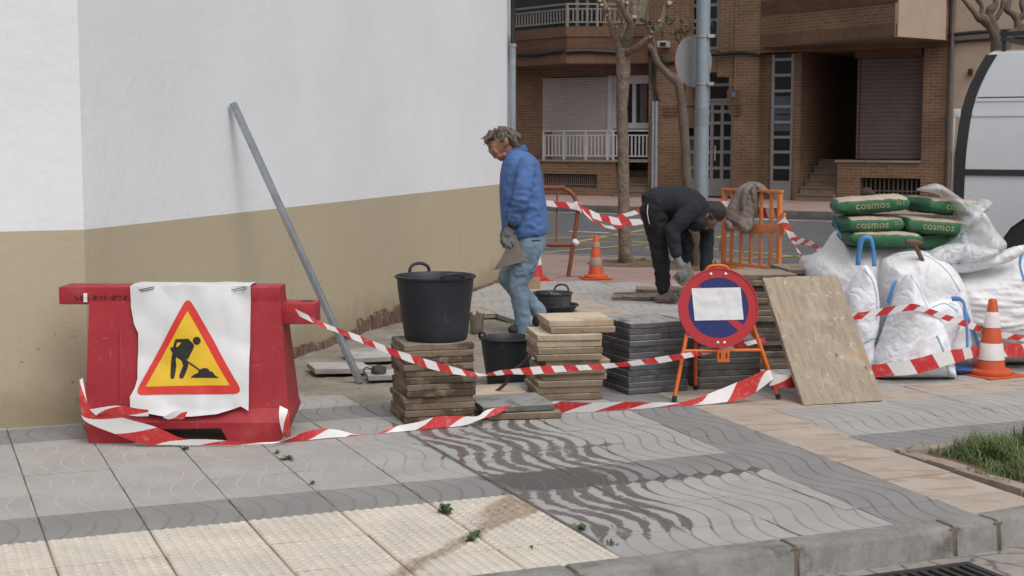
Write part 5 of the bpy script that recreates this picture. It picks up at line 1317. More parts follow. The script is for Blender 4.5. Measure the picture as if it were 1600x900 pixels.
pillow('flap', [(1476, 408), (1500, 402), (1530, 404), (1562, 396), (1592, 384), (1600, 392), (1580, 408), (1540, 420), (1510, 426), (1484, 424)], 9.99, .028, .1, .10, M_BAG, bR, st=.011, amp=.03, nscale=10, seed=31)
pillow('flap', [(1448, 470), (1466, 452), (1488, 446), (1506, 458), (1514, 478), (1506, 500), (1490, 486), (1470, 482), (1456, 492)], 9.86, .035, .1, .10, M_BAG, bM, st=.011, amp=.03, nscale=8, seed=32)
allb = [bvL, bvR, bvM, bv1, bv2, bv3]
def strap(parent, pts, bv=None, off=.012, name='strap', mat=M_STRAP):
    pts = [((a + c) / 2 + (a - c) * .36, (b + d) / 2 + (b - d) * .36, (a + c) / 2 - (a - c) * .36, (b + d) / 2 - (b - d) * .36, e) for a, b, c, d, e in pts]
    mb = MB(); ribbon_px(mb, pts, 1, bv=bv, off=off, n=6, fallback=9.9)
    uv = mb.uv; mb.uv = None; o = mb.build(name, mat, parent, world=True, smooth=True, angle=30)
    md = o.modifiers.new('thickness', 'SOLIDIFY'); md.thickness = .0015; return o
Yf = 9.93
strap(bL, [(1335, 414, 1346, 414, 9.92), (1337, 392, 1348, 394, 9.9), (1340, 374, 1351, 380, 9.88), (1352, 366, 1354, 376, 9.87), (1363, 369, 1358, 378, 9.88), (1369, 390, 1360, 392, 9.9), (1371, 416, 1361, 416, 9.92)])
strap(bL, [(1300, 336, 1308, 340, 10.3), (1303, 348, 1311, 352, 10.2), (1308, 362, 1316, 365, 10.1), (1313, 372, 1316, 374, 10.05)])
strap(bM, [(1384, 472, 1391, 474, 9.76), (1388, 456, 1396, 458, 9.76), (1393, 442, 1401, 444, 9.77), (1398, 437, 1404, 440, 9.8)], None)
strap(b3, [(1486, 462, 1488, 472, 9.74), (1498, 462, 1498, 472, 9.72), (1508, 470, 1503, 476, 9.70), (1512, 490, 1505, 492, 9.70), (1514, 520, 1508, 522, 9.70), (1514, 552, 1508, 552, 9.71)])
strap(bR, [(1508, 470, 1504, 478, 9.86), (1516, 496, 1510, 500, 9.85), (1528, 525, 1521, 530, 9.84), (1533, 545, 1525, 546, 9.84), (1532, 556, 1524, 553, 9.84), (1525, 560, 1521, 552, 9.86)])
strap(bR, [(1596, 386, 1606, 388, 9.95), (1592, 410, 1596, 412, 9.92), (1600, 440, 1604, 440, 9.9)], bvR)
strap(bR, [(1492, 408, 1498, 414, 9.95), (1500, 396, 1512, 404, 9.95), (1512, 392, 1520, 398, 9.97), (1522, 398, 1520, 408, 10)])
def seam(parent, pts, bv, r=.0038):
    q = spline([(x, y, 0) for x, y in pts], 6); mb = MB(); mb.tube([on(bv, a.x, a.y, .003) for a in q], r, 5); return mb.build('seam', M_SEAM, parent, world=True, smooth=True)
seam(bR, [(1462, 418), (1500, 416), (1545, 408), (1590, 392)], bvR); seam(bM, [(1402, 400), (1425, 396), (1452, 402), (1480, 424), (1500, 455)], bvM); seam(b1, [(1350, 420), (1364, 440), (1370, 470), (1369, 500)], bv1)
seam(b2, [(1423, 430), (1436, 450), (1445, 472), (1460, 498)], bv2); seam(b2, [(1464, 524), (1474, 548), (1482, 580), (1486, 598)], bv2, .006); seam(bL, [(1330, 376), (1380, 372), (1420, 382)], bvL); seam(b1, [(1350, 536), (1360, 530), (1368, 527)], bv1, .007); seam(b3, [(1450, 484), (1475, 474), (1496, 486)], bv3)
mb = MB(); o, _ = pillow('blue_tarp', [(1478, 574), (1500, 570), (1520, 574), (1530, 583), (1518, 590), (1490, 589)], 9.80, .05, .1, .05, M('tarp', (.012, .06, .22), .5, .2, 9, .3, 30), None, st=.012, amp=.012, seed=9, origin=tuple(G(1500, 588)))
tag(o, 'crumpled dark blue cloth on the ground beside the near cone', 'cloth')

# cement sacks with their printing
M_GRN = M('sack_green', (.022, .115, .052), .6, .18, 7, .6, 18, dirt=(.10, .15, .10), dirt_amt=.38, dirt_scale=5); M_PAPER = M('sack_paper', (.42, .34, .25), .75, .12, 7, .25, 40, dirt=(.5, .46, .4), dirt_amt=.4); M_PRT = M('sack_print', (.27, .27, .13), .75, .25, 30, dirt=(.08, .16, .07), dirt_amt=.42, dirt_scale=25)
M_PRTB = M('sack_print_dark', (.17, .17, .20), .75, .1)
def text_mesh(s, size):
    cu = bpy.data.curves.new('lettering', 'FONT'); cu.body = s; cu.size = size; cu.align_x = 'CENTER'; cu.align_y = 'CENTER'; cu.offset = size * .018; cu.resolution_u = 3; cu.space_character = 1.05
    o = bpy.data.objects.new('lettering', cu); col.objects.link(o); dg = bpy.context.evaluated_depsgraph_get(); me = bpy.data.meshes.new_from_object(o.evaluated_get(dg))
    bm = bmesh.new(); bm.from_mesh(me); bmesh.ops.triangulate(bm, faces=bm.faces[:])
    for c in np.arange(-.4, .4, .012): bmesh.ops.bisect_plane(bm, geom=bm.verts[:] + bm.edges[:] + bm.faces[:], plane_co=(c, 0, 0), plane_no=(1, 0, 0))
    bm.verts.index_update(); vs = [v.co.copy() for v in bm.verts]; fs = [tuple(v.index for v in f.verts) for f in bm.faces]; bm.free()
    bpy.data.objects.remove(o); bpy.data.curves.remove(cu); bpy.data.meshes.remove(me); return vs, fs
TXT = text_mesh('cosmos', .072); TXN = text_mesh('32.5', .034)
def sack(px, py, Y, label, L=.50, Wd=.36, h=.115, yaw=0, roll=0, pitch=0, seed=1, tx=.02, top=True, txt=True):
    c = D(px, py, Y); t = thing('cement_sack', label, 'cement sack', (0, 0, 0), 0, 'green cement sacks')
    t.location = c; t.rotation_euler = (pitch, roll, yaw); a, b, cc = L / 2, Wd / 2, h / 2; n = 4.0
    def wob(x, z): return .006 * noise.noise((x * 9, z * 14, seed)) + .004 * noise.noise((x * 22, z * 22, seed + 5))
    def fy(x, z):
        k = 1 - abs(x / a) ** 6 - abs(z / cc) ** n * .8; return -b * max(0, k) ** (1 / n)
    NX, NA = 34, 40; vs = []
    for i in range(NX + 1):
        x = -a + L * i / NX; e = max(0, 1 - abs(x / a) ** 6) ** .5; e = .40 + .60 * e if i not in (0, NX) else .34; ew = .93 + .07 * max(0, 1 - abs(x / a) ** 6) ** .5
        for k in range(NA):
            th = 2 * math.pi * k / NA; cs, sn = math.cos(th), math.sin(th); y = b * ew * math.copysign(abs(cs) ** .45, cs); z = cc * e * math.copysign(abs(sn) ** .62, sn)
            w = wob(x, z + y * .7); vs.append(Vector((x + .008 * noise.noise((y * 6, z * 9, seed)), y + math.copysign(w, y), z + w * 1.2)))
    fs = [(i * NA + k, i * NA + (k + 1) % NA, (i + 1) * NA + (k + 1) % NA, (i + 1) * NA + k) for i in range(NX) for k in range(NA)] + [tuple(range(NA))[::-1], tuple(NX * NA + k for k in range(NA))]
    mb = MB(); mb.add(vs, fs); o = mb.build('sack_body', [M_GRN, M_PAPER], t, smooth=True, angle=70)
    for p in o.data.polygons:
        q = p.center
        if p.normal.z > .45 and abs(q.y) < b * .96 and abs(q.x) < a * .90: p.material_index = 1
    if txt:
        bv = BVHTree.FromPolygons([tuple(v.co) for v in o.data.vertices], [tuple(p.vertices) for p in o.data.polygons])
        mb = MB()
        for (vs_, fs_), dx, dz in ((TXT, tx, 0.0), (TXN, tx + .185, .006)):
            out = []
            for v in vs_:
                x, z = v.x + dx, v.y + dz; hh = bv.ray_cast(Vector((x, -1, z)), Vector((0, 1, 0))); y = hh[0].y if hh[0] is not None else -b
                out.append((x, y - .0022, z))
            mb.add(out, fs_)
        mb.build('printed_lettering', M_PRT, t, fix=False)
    return t
sack(1374, 372, 10.14, 'lowest green cement sack peeking over the bulk bag rim behind the blue loop', yaw=R(3), seed=5, roll=R(1), txt=False)
sack(1470, 376, 10.30, 'buried green cement sack under the clear film', yaw=R(8), seed=6, txt=False)
sack(1356, 349, 10.16, 'short green cement sack in the middle row on the left', yaw=R(7), L=.40, seed=2, tx=-.035, roll=R(-1))
sack(1455, 353, 10.20, 'green cement sack in the middle row on the right with a blue mark', yaw=R(9), seed=3, roll=R(5), tx=-.03)
sack(1358, 319, 10.18, 'topmost green cement sack on the left end of the pile', yaw=R(-6), roll=R(-4), seed=1, tx=.0)
sack(1472, 322, 10.30, 'topmost green cement sack half under the clear film', yaw=R(24), seed=4, roll=R(5), tx=.0)
mb = MB(); mb.lathe([(.001, -.03), (.045, -.02), (.05, .0), (.035, .03), (.001, .04)], 14, cap0=False, cap1=False)
for v in mb.v: v += Vector((noise.noise(v * 20), noise.noise(v * 20 + Vector((9, 0, 0))), noise.noise(v * 18))) * .014
o = mb.build('rag', M('dark_red_rag', (.045, .022, .026), .9, .4, 20), smooth=True, angle=180); o.location = D(1355, 301, 10.30); tag(o, 'small dark red crumpled rag lying on top of the cement sacks', 'rag')
# film over the sacks
fl_ = cloth_thing('plastic_film', 'crumpled clear plastic film pulled off the cement sacks', 'plastic film', G(1510, 583))
pillow('film', [(1432, 297), (1450, 289), (1466, 287), (1484, 297), (1506, 312), (1522, 317), (1536, 310), (1549, 315), (1543, 328), (1533, 338), (1548, 358), (1570, 378), (1560, 396), (1515, 408), (1462, 410), (1445, 402), (1466, 384), (1484, 362), (1489, 340), (1480, 318), (1462, 303)], 10.16, .17, .2, .12, M_FILM, fl_, st=.014, amp=.05, nscale=7, seed=11)
pillow('film', [(1446, 398), (1470, 384), (1500, 380), (1530, 384), (1560, 390), (1548, 404), (1500, 412), (1460, 412)], 9.98, .06, .06, .05, M_FILM2, fl_, st=.011, amp=.04, nscale=9, seed=35)
pillow('film', [(1494, 402), (1500, 380), (1520, 345), (1531, 330), (1541, 335), (1556, 360), (1572, 380), (1562, 396), (1530, 404)], 10.06, .09, .05, .07, M_FILM2, fl_, st=.012, amp=.04, nscale=9, seed=12)
mb = MB(); o, _ = pillow('plastic_bag', [(1250, 404), (1262, 398), (1288, 396), (1300, 404), (1302, 430), (1290, 452), (1268, 450), (1250, 430)], 10.55, .12, .12, .1, M_FILM2, None, st=.012, amp=.03, nscale=9, seed=13, smooth=4, zmin=.55, origin=(2.1, 10.5, .66))
tag(o, 'cloudy plastic bag bulging beside the bulk bag on the weathered slabs', 'plastic bag')
# spade handle
mb = MB(); a, b = D(1415, 377, 9.80), D(1441, 381, 9.84); mb.tube(spline([a, a.lerp(b, .5) + Vector((0, 0, .004)), b], 4), [.012, .015, .017, .018, .019, .018, .017, .015, .012], 9)
sp = thing('shovel', 'old shovel with a brown wooden handle stuck in the white bag', 'shovel', G(1440, 595))
M_HAN = M('worn_wood', (.15, .085, .05), .75, .3, 14, .2)
mb.build('handle_grip', M_HAN, sp, world=True, smooth=True); mb = MB(); mb.tube([D(1428, 380, 9.82), D(1440, 404, 9.86), D(1462, 470, 10.0)], .015, 9); mb.build('shaft', M_HAN, sp, world=True, smooth=True)

# ================================================================== TRAFFIC CONES
M_CO, M_CW = M('cone_orange', (.52, .085, .025), .5, .1, 6, .08, 30, dirt=(.3, .09, .05), dirt_amt=.42, dirt_scale=7), M('cone_band', (.66, .62, .60), .5, .08, 6, 0, dirt=(.42, .33, .27), dirt_amt=.46, dirt_scale=6)
M_CR = M('cone_red', (.46, .03, .025), .5, .1, 6, .08, 30, dirt=(.3, .06, .05), dirt_amt=.4); M_CG = M('cone_band_dirty', (.26, .20, .16), .6, .15, 8, 0)
def cone(loc, h, rb, label, mo, mw, bands, rz=0, mw2=None, base=True):
    t = thing('traffic_cone', label, 'traffic cone', loc, rz, 'traffic cones'); r_ = lambda s: rb + (.026 - rb) * s; z0 = .035
    mb = MB(); mb.lathe([(r_(0), z0), (r_(.97), h - .012), (.024, h - .002), (.018, h), (.001, h)], 32, cap1=False); mb.build('cone_body', mo, t, smooth=True, angle=50)
    for k, (s0, s1) in enumerate(bands):
        mb = MB(); zz = lambda s: z0 + (h - z0) * s; mb.lathe([(r_(s0) + .0015, zz(s0)), (r_(s0) + .0035, zz(s0) + .002), (r_(s1) + .0035, zz(s1) - .002), (r_(s1) + .0015, zz(s1))], 32, cap0=False, cap1=False); mb.build('band', (mw2 or mw) if k == 0 else mw, t, smooth=True, angle=50)
    mb = MB(); mb.lathe([(rb + .045, .008), (rb + .05, .018), (rb + .046, .036), (rb + .03, .043), (rb - .002, .046)], 36); q = mb.build('collar', mo, t, smooth=True, angle=40)
    mb = MB(); s = rb + .075; mb.box(-s, s, -s, s, .001, .010); mb.build('base_plate', mo, t, bevel=.003); return t
cone(G(1552, 588) + Vector((0, .06, 0)), .515, .098, 'orange and white traffic cone standing right in front of the full bulk bag', M_CO, M_CW, [(.15, .385), (.60, .82)], R(28))
cone(G(931, 435), .49, .088, 'dirty orange traffic cone on the red brick path beside the tree', M_CO, M_CG, [(.24, .46), (.70, .83)], R(10), M_CG)
cone(G(836, 438), .50, .090, 'red and white traffic cone half hidden behind the man in blue', M_CR, M_CW, [(.30, .56), (.78, .9)], R(20))

# ================================================================== FENCES
M_RUST = M('rusty_paint', (.20, .062, .028), .7, .25, 12, .2, 60, dirt=(.10, .045, .028), dirt_amt=.45, dirt_scale=6)
M_RAG = woven('white_plastic_tie', (.6, .6, .6))
fY = 17.0
ff = thing('metal_fence', 'rusty tubular metal crowd fence standing behind the man in blue', 'fence', D(889, 431, fY).xy.to_3d())
P_ = lambda x, y: D(x, y, fY)
mb = MB(); mb.tube(spline([P_(640, 293), P_(860, 293), P_(880, 294), P_(895, 304), P_(902, 322), P_(901, 345), P_(893, 400), P_(888, 431)], 5), .026, 10); mb.tube([P_(650, 293), P_(650, 431)], .026, 10); mb.build('frame', M_RUST, ff, world=True, smooth=True)
mb = MB(); mb.tube([P_(650, 383), P_(897, 382)], .028, 10); mb.build('lower_rail', M_RUST, ff, world=True, smooth=True)
for x in (870, 838, 806, 774, 742, 710, 678): mb = MB(); mb.tube([P_(x + 1, 293), P_(x - 1, 382)], .010, 7); mb.build('bar', M_RUST, ff, world=True, smooth=True)
mb = MB(); a = P_(889, 431); mb.bar(a + Vector((-.16, -.12, -.012)), a + Vector((.17, .10, -.012)), .045, .012); mb.build('foot', M('rust_dark', (.07, .045, .035), .8, .3), ff, world=True)
for x, y in ((898, 378), (901, 322)): 
    mb = MB(); c = P_(x, y); mb.lathe([(.001, -.05), (.04, -.03), (.05, 0), (.038, .03), (.001, .06)], 12, c=c, cap0=False, cap1=False)
    for v in mb.v: v += Vector((noise.noise(v * 14), noise.noise(v * 14 + Vector((5, 0, 0))), noise.noise(v * 11))) * .025
    o = mb.build('tape_knot', M_RAG, None, smooth=True, angle=180, origin=tuple(c)); tag(o, 'white knot of tape tied on the %s of the rusty fence' % ('lower rail' if y > 350 else 'top corner'), 'knot')
# orange plastic fence panel
M_OP = M('orange_plastic', (.56, .20, .068), .5, .10, 5, .06, 40, dirt=(.45, .18, .08), dirt_amt=.35)
A0, A1 = G(1128, 421), G(1219, 430.5); A0.z = A1.z = 0; pl_len = (A1 - A0).length; pa = math.atan2((A1 - A0).y, (A1 - A0).x)
op = thing('plastic_fence', 'orange plastic fence panel with slats and a jacket over it', 'fence', A0, pa)
PH = .955; LX = pl_len
def ob(mb, x0, x1, z0, z1, d=.03): mb.box(x0, x1, -d / 2, d / 2, z0, z1)
for nm, a in (('post', (0, .05)), ('post', (LX - .05, LX))): mb = MB(); ob(mb, *a, .02, PH, .05); mb.build(nm, M_OP, op, bevel=.005)
mb = MB(); ob(mb, -.01, LX + .01, PH + .001, PH + .035, .06); mb.build('top_rail', M_OP, op, bevel=.006)
mb = MB(); ob(mb, .051, LX - .051, .06, .10, .035); mb.build('bottom_rail', M_OP, op, bevel=.004)
for k in range(1, 6):
    x = LX * k / 6; mb = MB(); ob(mb, x - .021, x + .021, .101, PH - .001, .028); mb.build('slat', M_OP, op, bevel=.004)
mb = MB(); nn = 16; vs = []
for k in range(nn + 1):
    s = k / nn; x = .051 + (LX - .102) * s; bel = .06 * math.sin(math.pi * s); vs += [(x, -.02, .52 - bel), (x, .02, .52 - bel), (x, .02, .59 - bel * .2), (x, -.02, .59 - bel * .2)]
mb.add(vs, [(4 * i + j, 4 * i + (j + 1) % 4, 4 * i + 4 + (j + 1) % 4, 4 * i + 4 + j) for i in range(nn) for j in range(4)] + [(0, 1, 2, 3), (4 * nn + 3, 4 * nn + 2, 4 * nn + 1, 4 * nn)]); mb.build('belly_rail', M_OP, op, bevel=.004)
mb = MB(); ob(mb, LX + .001, LX + .065, .48, .73, .03); mb.build('hook', M_OP, op, bevel=.01); mb = MB(); ob(mb, -.05, -.001, .22, .34, .03); mb.build('hinge', M_OP, op, bevel=.006)
for x in (.1, LX - .15): mb = MB(); mb.box(x, x + .05, -.22, .22, .002, .05); mb.build('foot', M_OP, op, bevel=.005)
# jacket hung over the panel
M_JK = M('taupe_cloth', (.185, .155, .135), .9, .14, 9, .35, 60, bdist=.006)
jk = thing('jacket', 'taupe padded jacket hung over the orange fence panel', 'jacket', D(1165, 360, 17.3).xy.to_3d())
def folds(x, z): return .95 + .07 * abs(math.sin(z * 42 + x * 22)) ** .5 - .22 * math.exp(-((x - 2.83 + (z - .8) * .25) / .022) ** 2)
pillow('front', [(1146, 306), (1153, 294), (1165, 286), (1176, 284), (1184, 292), (1186, 310), (1184, 330), (1177, 345), (1168, 352), (1150, 354), (1140, 349), (1134, 343), (1136, 325)], 17.42, .11, .1, .10, M_JK, jk, st=.010, amp=.016, nscale=6, seed=21, sag=folds)
pillow('back', [(1172, 285), (1188, 286), (1200, 296), (1203, 304), (1196, 306), (1182, 302)], 17.44, .14, .16, .07, M_JK, jk, st=.012, amp=.015, nscale=8, seed=22, sag=folds)
pillow('sleeve', [(1150, 348), (1160, 340), (1175, 338), (1178, 350), (1173, 362), (1164, 366), (1155, 360)], 17.36, .10, .08, .06, M_JK, jk, st=.014, amp=.03, nscale=9, seed=23, sag=folds)
pillow('sleeve', [(1132, 345), (1142, 346), (1146, 355), (1142, 361), (1135, 360)], 17.36, .08, .06, .05, M_JK, jk, st=.014, amp=.02, nscale=9, seed=24)
pillow('collar', [(1156, 310), (1160, 296), (1170, 288), (1177, 290), (1171, 300), (1165, 316), (1161, 330), (1157, 326)], 17.30, .09, .05, .04, M_JK, jk, st=.012, amp=.03, nscale=9, seed=25)

# ================================================================== BARRIER TAPES
def tape_mat(name, red, white, slant=0.35, alpha=1.0):
    g = N(name); tc = g.node('ShaderNodeTexCoord'); sx = g.node('ShaderNodeSeparateXYZ'); g.link(tc.outputs['UV'], sx.inputs[0])
    x = g.math('FRACT', g.math('ADD', sx.outputs[0], g.math('MULTIPLY', sx.outputs[1], slant))); e = g.ramp(x, .485, .515)
    v = g.coords(); c = g.mix(e, red, white); c = g.mix(g.math('MULTIPLY', g.ramp(g.noise(v, 30, 4), .5, .75), .25), c, sc3(white, .75))
    return g.done(c, .38, g.bump(g.noise(v, 34, 4), .3, .006), 0)
TR, TW = (.52, .030, .032), (.72, .70, .70)
M_T1, M_T2 = tape_mat('tape_stripes', TR, TW, .18), tape_mat('tape_stripes_steep', TR, TW, -.35)
def tape(label, pts, period, mat=M_T1, n=7, bv=None, off=.008, crumple=.006, group='red and white barrier tapes', nm='barrier_tape', extra=()):
    mb = MB()
    for q in [pts] + list(extra): ribbon_px(mb, q, period, bv=bv, off=off, n=n)
    for i in range(0, len(mb.v) - 1, 2):
        a, b = mb.v[i], mb.v[i + 1]; s = Vector((a.x * 9, a.z * 9, a.y * 5)); w = crumple
        a += Vector((0, noise.noise(s) * w * 1.5, noise.noise(s + Vector((7, 0, 0))) * w)); b += Vector((0, -noise.noise(s + Vector((2, 3, 0))) * w * 1.5, noise.noise(s + Vector((0, 9, 0))) * w))
    o = mb.build(nm, mat, None, smooth=True, angle=60, fix=False); tag(o, label, 'tape', group); return o
def Yc(d): return G(800, HORIZ + 3634.0 / d).y - .02
def near_px(l): return [(*q[:4], Yc(q[4])) for q in l]
def mid(l): return [(x, y - h, x + s, y + h, Y) for x, y, h, Y, s in [(q + (0,))[:5] for q in l]]
tape('narrow twisted tape running from the barrier arm past the slab stacks to the sign', near_px(mid([(448, 480, 5, 7.70), (494, 503, 3.5, 7.66), (530, 517, 4.5, 7.74), (580, 537, 5, 7.86), (640, 560, 6, 7.98), (700, 577, 6, 8.10), (748, 585, 2.5, 8.20), (790, 582, 4, 8.40), (835, 579, 6, 8.58), (870, 577, 5, 8.68), (915, 574.5, 4.5, 8.76), (970, 569, 4, 8.82), (1020, 563.5, 4.5, 8.84), (1066, 556, 4.5, 8.86), (1120, 547, 4, 9.05), (1196, 531, 4, 9.12)])), .165, M_T1)
tape('wide tape crossing the barrier foot and trailing along the ground to the leaning board', near_px([
    (129, 590, 124, 594, 7.66), (133, 612, 124, 612, 7.60), (140, 634, 126, 636, 7.58), (160, 644, 133, 658, 7.57), (205, 656, 178, 678, 7.57), (245, 668, 222, 693, 7.57), (285, 685, 275, 695, 7.57), (330, 687, 330, 696, 7.57), (372, 690, 372, 695, 7.57), (425, 691, 428, 693, 7.57), (455, 683, 446, 691, 7.66), (490, 671, 496, 687, 7.74), (525, 671, 536, 685, 7.80), (560, 680, 562, 684, 7.86), (590, 677, 592, 683, 7.90), (612, 668, 625, 681, 7.95), (655, 659, 662, 672, 8.00), (682, 651, 690, 668, 8.05), (715, 649, 725, 665, 8.10), (745, 650, 748, 656, 8.14), (762, 640, 770, 650, 8.20), (800, 634, 800, 640, 8.30), (835, 634, 842, 650, 8.36), (868, 627, 858, 650, 8.42), (920, 629, 905, 649, 8.50), (985, 628, 975, 643, 8.58), (1030, 629, 1030, 636, 8.66), (1062, 629, 1064, 635, 8.72), (1105, 616, 1120, 630, 8.76), (1150, 598, 1166, 622, 8.82), (1196, 578, 1207, 594, 8.84), (1212, 584, 1203, 602, 8.88), (1232, 586, 1226, 606, 8.92), (1256, 584, 1250, 606, 8.98)]), .40, M_T2, n=5, crumple=.004,
    extra=tuple(near_px(q) for q in ([(140, 640, 150, 650, 7.555), (180, 634, 172, 644, 7.552), (215, 638, 208, 650, 7.55), (232, 640, 232, 650, 7.55)], [(255, 652, 262, 655, 7.545), (275, 641, 285, 655, 7.54), (294, 642, 290, 650, 7.55)], [(437, 634, 450, 640, 7.60), (436, 650, 452, 652, 7.58), (440, 672, 454, 670, 7.58), (446, 684, 455, 682, 7.6)])))
tape('upper striped tape stretched from the board across the white sacks to the cone', mid([(1326, 496, 5, 9.44), (1352, 492, 5, 9.44), (1385, 486, 5.5, 9.44), (1425, 480, 5.5, 9.44), (1445, 484, 4.5, 9.48), (1480, 497, 5, 9.60), (1515, 508, 5.5, 9.72), (1540, 517, 5.5, 9.86), (1575, 525, 5, 9.90), (1640, 535, 5, 9.93)]), .17, M_T2)
tape('lower striped tape sagging across the white sacks behind the near cone', mid([(1362, 580, 10, 9.42), (1385, 577, 10.5, 9.42), (1430, 572, 12, 9.42), (1470, 562, 12, 9.44), (1500, 555, 10, 9.56), (1530, 549, 9, 9.80), (1575, 548, 10, 9.86), (1640, 546, 11, 9.90)]), .30, M_T1)
tape('far striped tape strung from the rusty fence past the tree behind the bending man', mid([(790, 316, 4, 16.95), (850, 317.5, 4.5, 16.95), (893, 322, 4.5, 16.94), (905, 325, 5, 16.96), (930, 337, 5.5, 17.05), (955, 344, 5.5, 17.2), (976, 347, 5.5, 17.3), (1006, 346, 4.5, 17.4), (1060, 336, 4, 17.5), (1118, 318, 4, 17.62), (1160, 326, 5, 17.70), (1206, 333, 8, 17.40), (1222, 332, 9, 17.15)]), .30, M_T1, extra=(mid([(902, 316, 2, 16.9), (915, 334, 2, 16.95), (935, 349, 2, 17.0), (960, 356, 2.5, 17.05), (975, 352, 2, 17.1)]), mid([(960, 340, 3, 17.5), (985, 334, 3.5, 17.5), (1005, 328, 3.5, 17.5)])))
tape('loose tail of striped tape hanging from the orange panel towards the bags', [(1226, 338, 1214, 350, 17.0), (1234, 352, 1226, 356, 16.6), (1242, 366, 1234, 374, 16.0), (1253, 372, 1246, 382, 15.2), (1268, 376, 1266, 384, 14.2), (1285, 388, 1281, 396, 13.2), (1296, 394, 1293, 399, 12.4)], .95, M_T2, extra=([(1238, 366, 1233, 372, 16.2), (1244, 382, 1241, 384, 15.0), (1254, 401, 1251, 403, 13.8)],))

# ================================================================== LAMP POST AND ROUND SIGN SEEN FROM BEHIND
LY = 18.6; M_POST = M('galvanised_post', (.27, .315, .36), .5, .10, 3, .08, 50, metal=.35, dirt=(.2, .23, .26), dirt_amt=.4, dirt_scale=2)
lb = D(1094, 217 + 3634 / LY, LY); lb.z = 0
lp = thing('lamp_post', 'tall grey galvanised post carrying the round sign', 'lamp post', lb)
mb = MB(); mb.tube([(0, 0, 0), (0, 0, 2.0), (0, 0, 7.5)], [.093, .089, .075], 24); mb.build('pole', M_POST, lp, smooth=True)
mb = MB(); z0, z1 = D(1094, 198, LY).z, D(1094, 168, LY).z; mb.lathe([(.0905, z0), (.0905, z1)], 24, cap0=False, cap1=False); mb.build('sticker', M('grey_patch', (.20, .235, .27), .6, .08), lp, smooth=True)
for y in (57, 131):
    z = D(1094, y, LY).z; mb = MB(); mb.lathe([(.088, z - .016), (.096, z - .014), (.096, z + .014), (.088, z + .016)], 24, cap0=False, cap1=False); mb.box(.05, .13, -.1, -.06, z - .02, z + .02); mb.build('strap', M('strap_steel', (.38, .36, .33), .45, .2, metal=.5), lp, smooth=True, angle=40)
rs = D(1084, 96, LY + .20); SRr = 40 * LY / F_PX
rt = thing('round_sign', 'grey back of a round traffic sign strapped to the tall post', 'road sign', tuple(rs)); RM = Matrix.Rotation(R(38), 3, 'Z') @ Matrix.Rotation(R(90), 3, 'X')
mb = MB(); mb.lathe([(.001, 0), (SRr, 0), (SRr, -.012), (.001, -.012)], 48, M=RM, cap0=False, cap1=False); mb.build('plate', M('sign_grey', (.25, .255, .27), .55, .06, 20, .05, metal=.2), rt, smooth=True, angle=30)
mb = MB(); mb.lathe([(SRr - .002, -.006), (SRr + .003, -.006), (SRr + .004, -.014), (SRr - .01, -.016)], 48, M=RM, cap0=False, cap1=False); mb.build('rim', M_SR, rt, smooth=True)

# ================================================================== TREES
M_BARK = M('plane_bark', (.185, .14, .105), .9, .32, 9, .8, 26, dirt=(.27, .215, .165), dirt_amt=.48, dirt_scale=8, bdist=.03); M_BARK2 = M('dark_bark', (.115, .085, .066), .9, .25, 5, .5, 30, bdist=.02); M_CUT = M('cut_wood', (.36, .28, .16), .8, .15)
M_LEAF = M('leaf', (.045, .065, .028), .6, .35, 20, 0)
def limb(mb, pts, r, seg=9, knob=.12):
    q = spline(pts, 6); n = len(q); rs = [r[0] + (r[1] - r[0]) * (i / (n - 1)) for i in range(n)] if len(r) == 2 else list(np.interp(np.linspace(0, 1, n), np.linspace(0, 1, len(r)), r))
    rs = [max(.004, a * (1 + knob * noise.noise((q[i].x * 6, q[i].z * 6, q[i].y)))) for i, a in enumerate(rs)]; mb.tube(q, rs, seg)
TY = 18.55; Pt = lambda x, y, d=0: D(x, y, TY + d)
t1 = thing('tree', 'pollarded bare street tree with pale cut ends beside the dirty cone', 'tree', G(977, 412), 0, 'street trees')
mb = MB(); b = G(978, 412); b.z = -.02; limb(mb, [b, Pt(977, 395), Pt(975, 350), Pt(974, 260), Pt(972, 170), Pt(974, 112), Pt(972, 75)], [.115, .088, .076, .070, .066, .092, .075], 14, .1); mb.build('trunk', M_BARK, t1, world=True, smooth=True)
cuts_ = []
for pts, r in (([Pt(970, 80), Pt(960, 55, -.1), Pt(952, 30, -.2), Pt(944, 8, -.2), Pt(936, -14, -.2)], (.05, .03)), ([Pt(973, 78), Pt(976, 45, .2), Pt(968, 10, .3), Pt(955, -30, .3)], (.05, .03)), ([Pt(974, 75), Pt(985, 40, -.2), Pt(975, 15, -.3), Pt(970, -20, -.3)], (.06, .03)), ([Pt(975, 70), Pt(988, 35), Pt(990, 5), Pt(1001, -25)], (.06, .035)), ([Pt(976, 84), Pt(992, 76, -.2), Pt(1013, 60, -.35), Pt(1030, 38, -.4), Pt(1040, 12, -.4), Pt(1047, 4, -.4)], (.05, .033)), ([Pt(988, 34), Pt(999, 10), Pt(1004, -20)], (.035, .02))):
    mb = MB(); limb(mb, pts, r, 10, .25); br_ = mb.build('branch', M_BARK, t1, world=True, smooth=True)
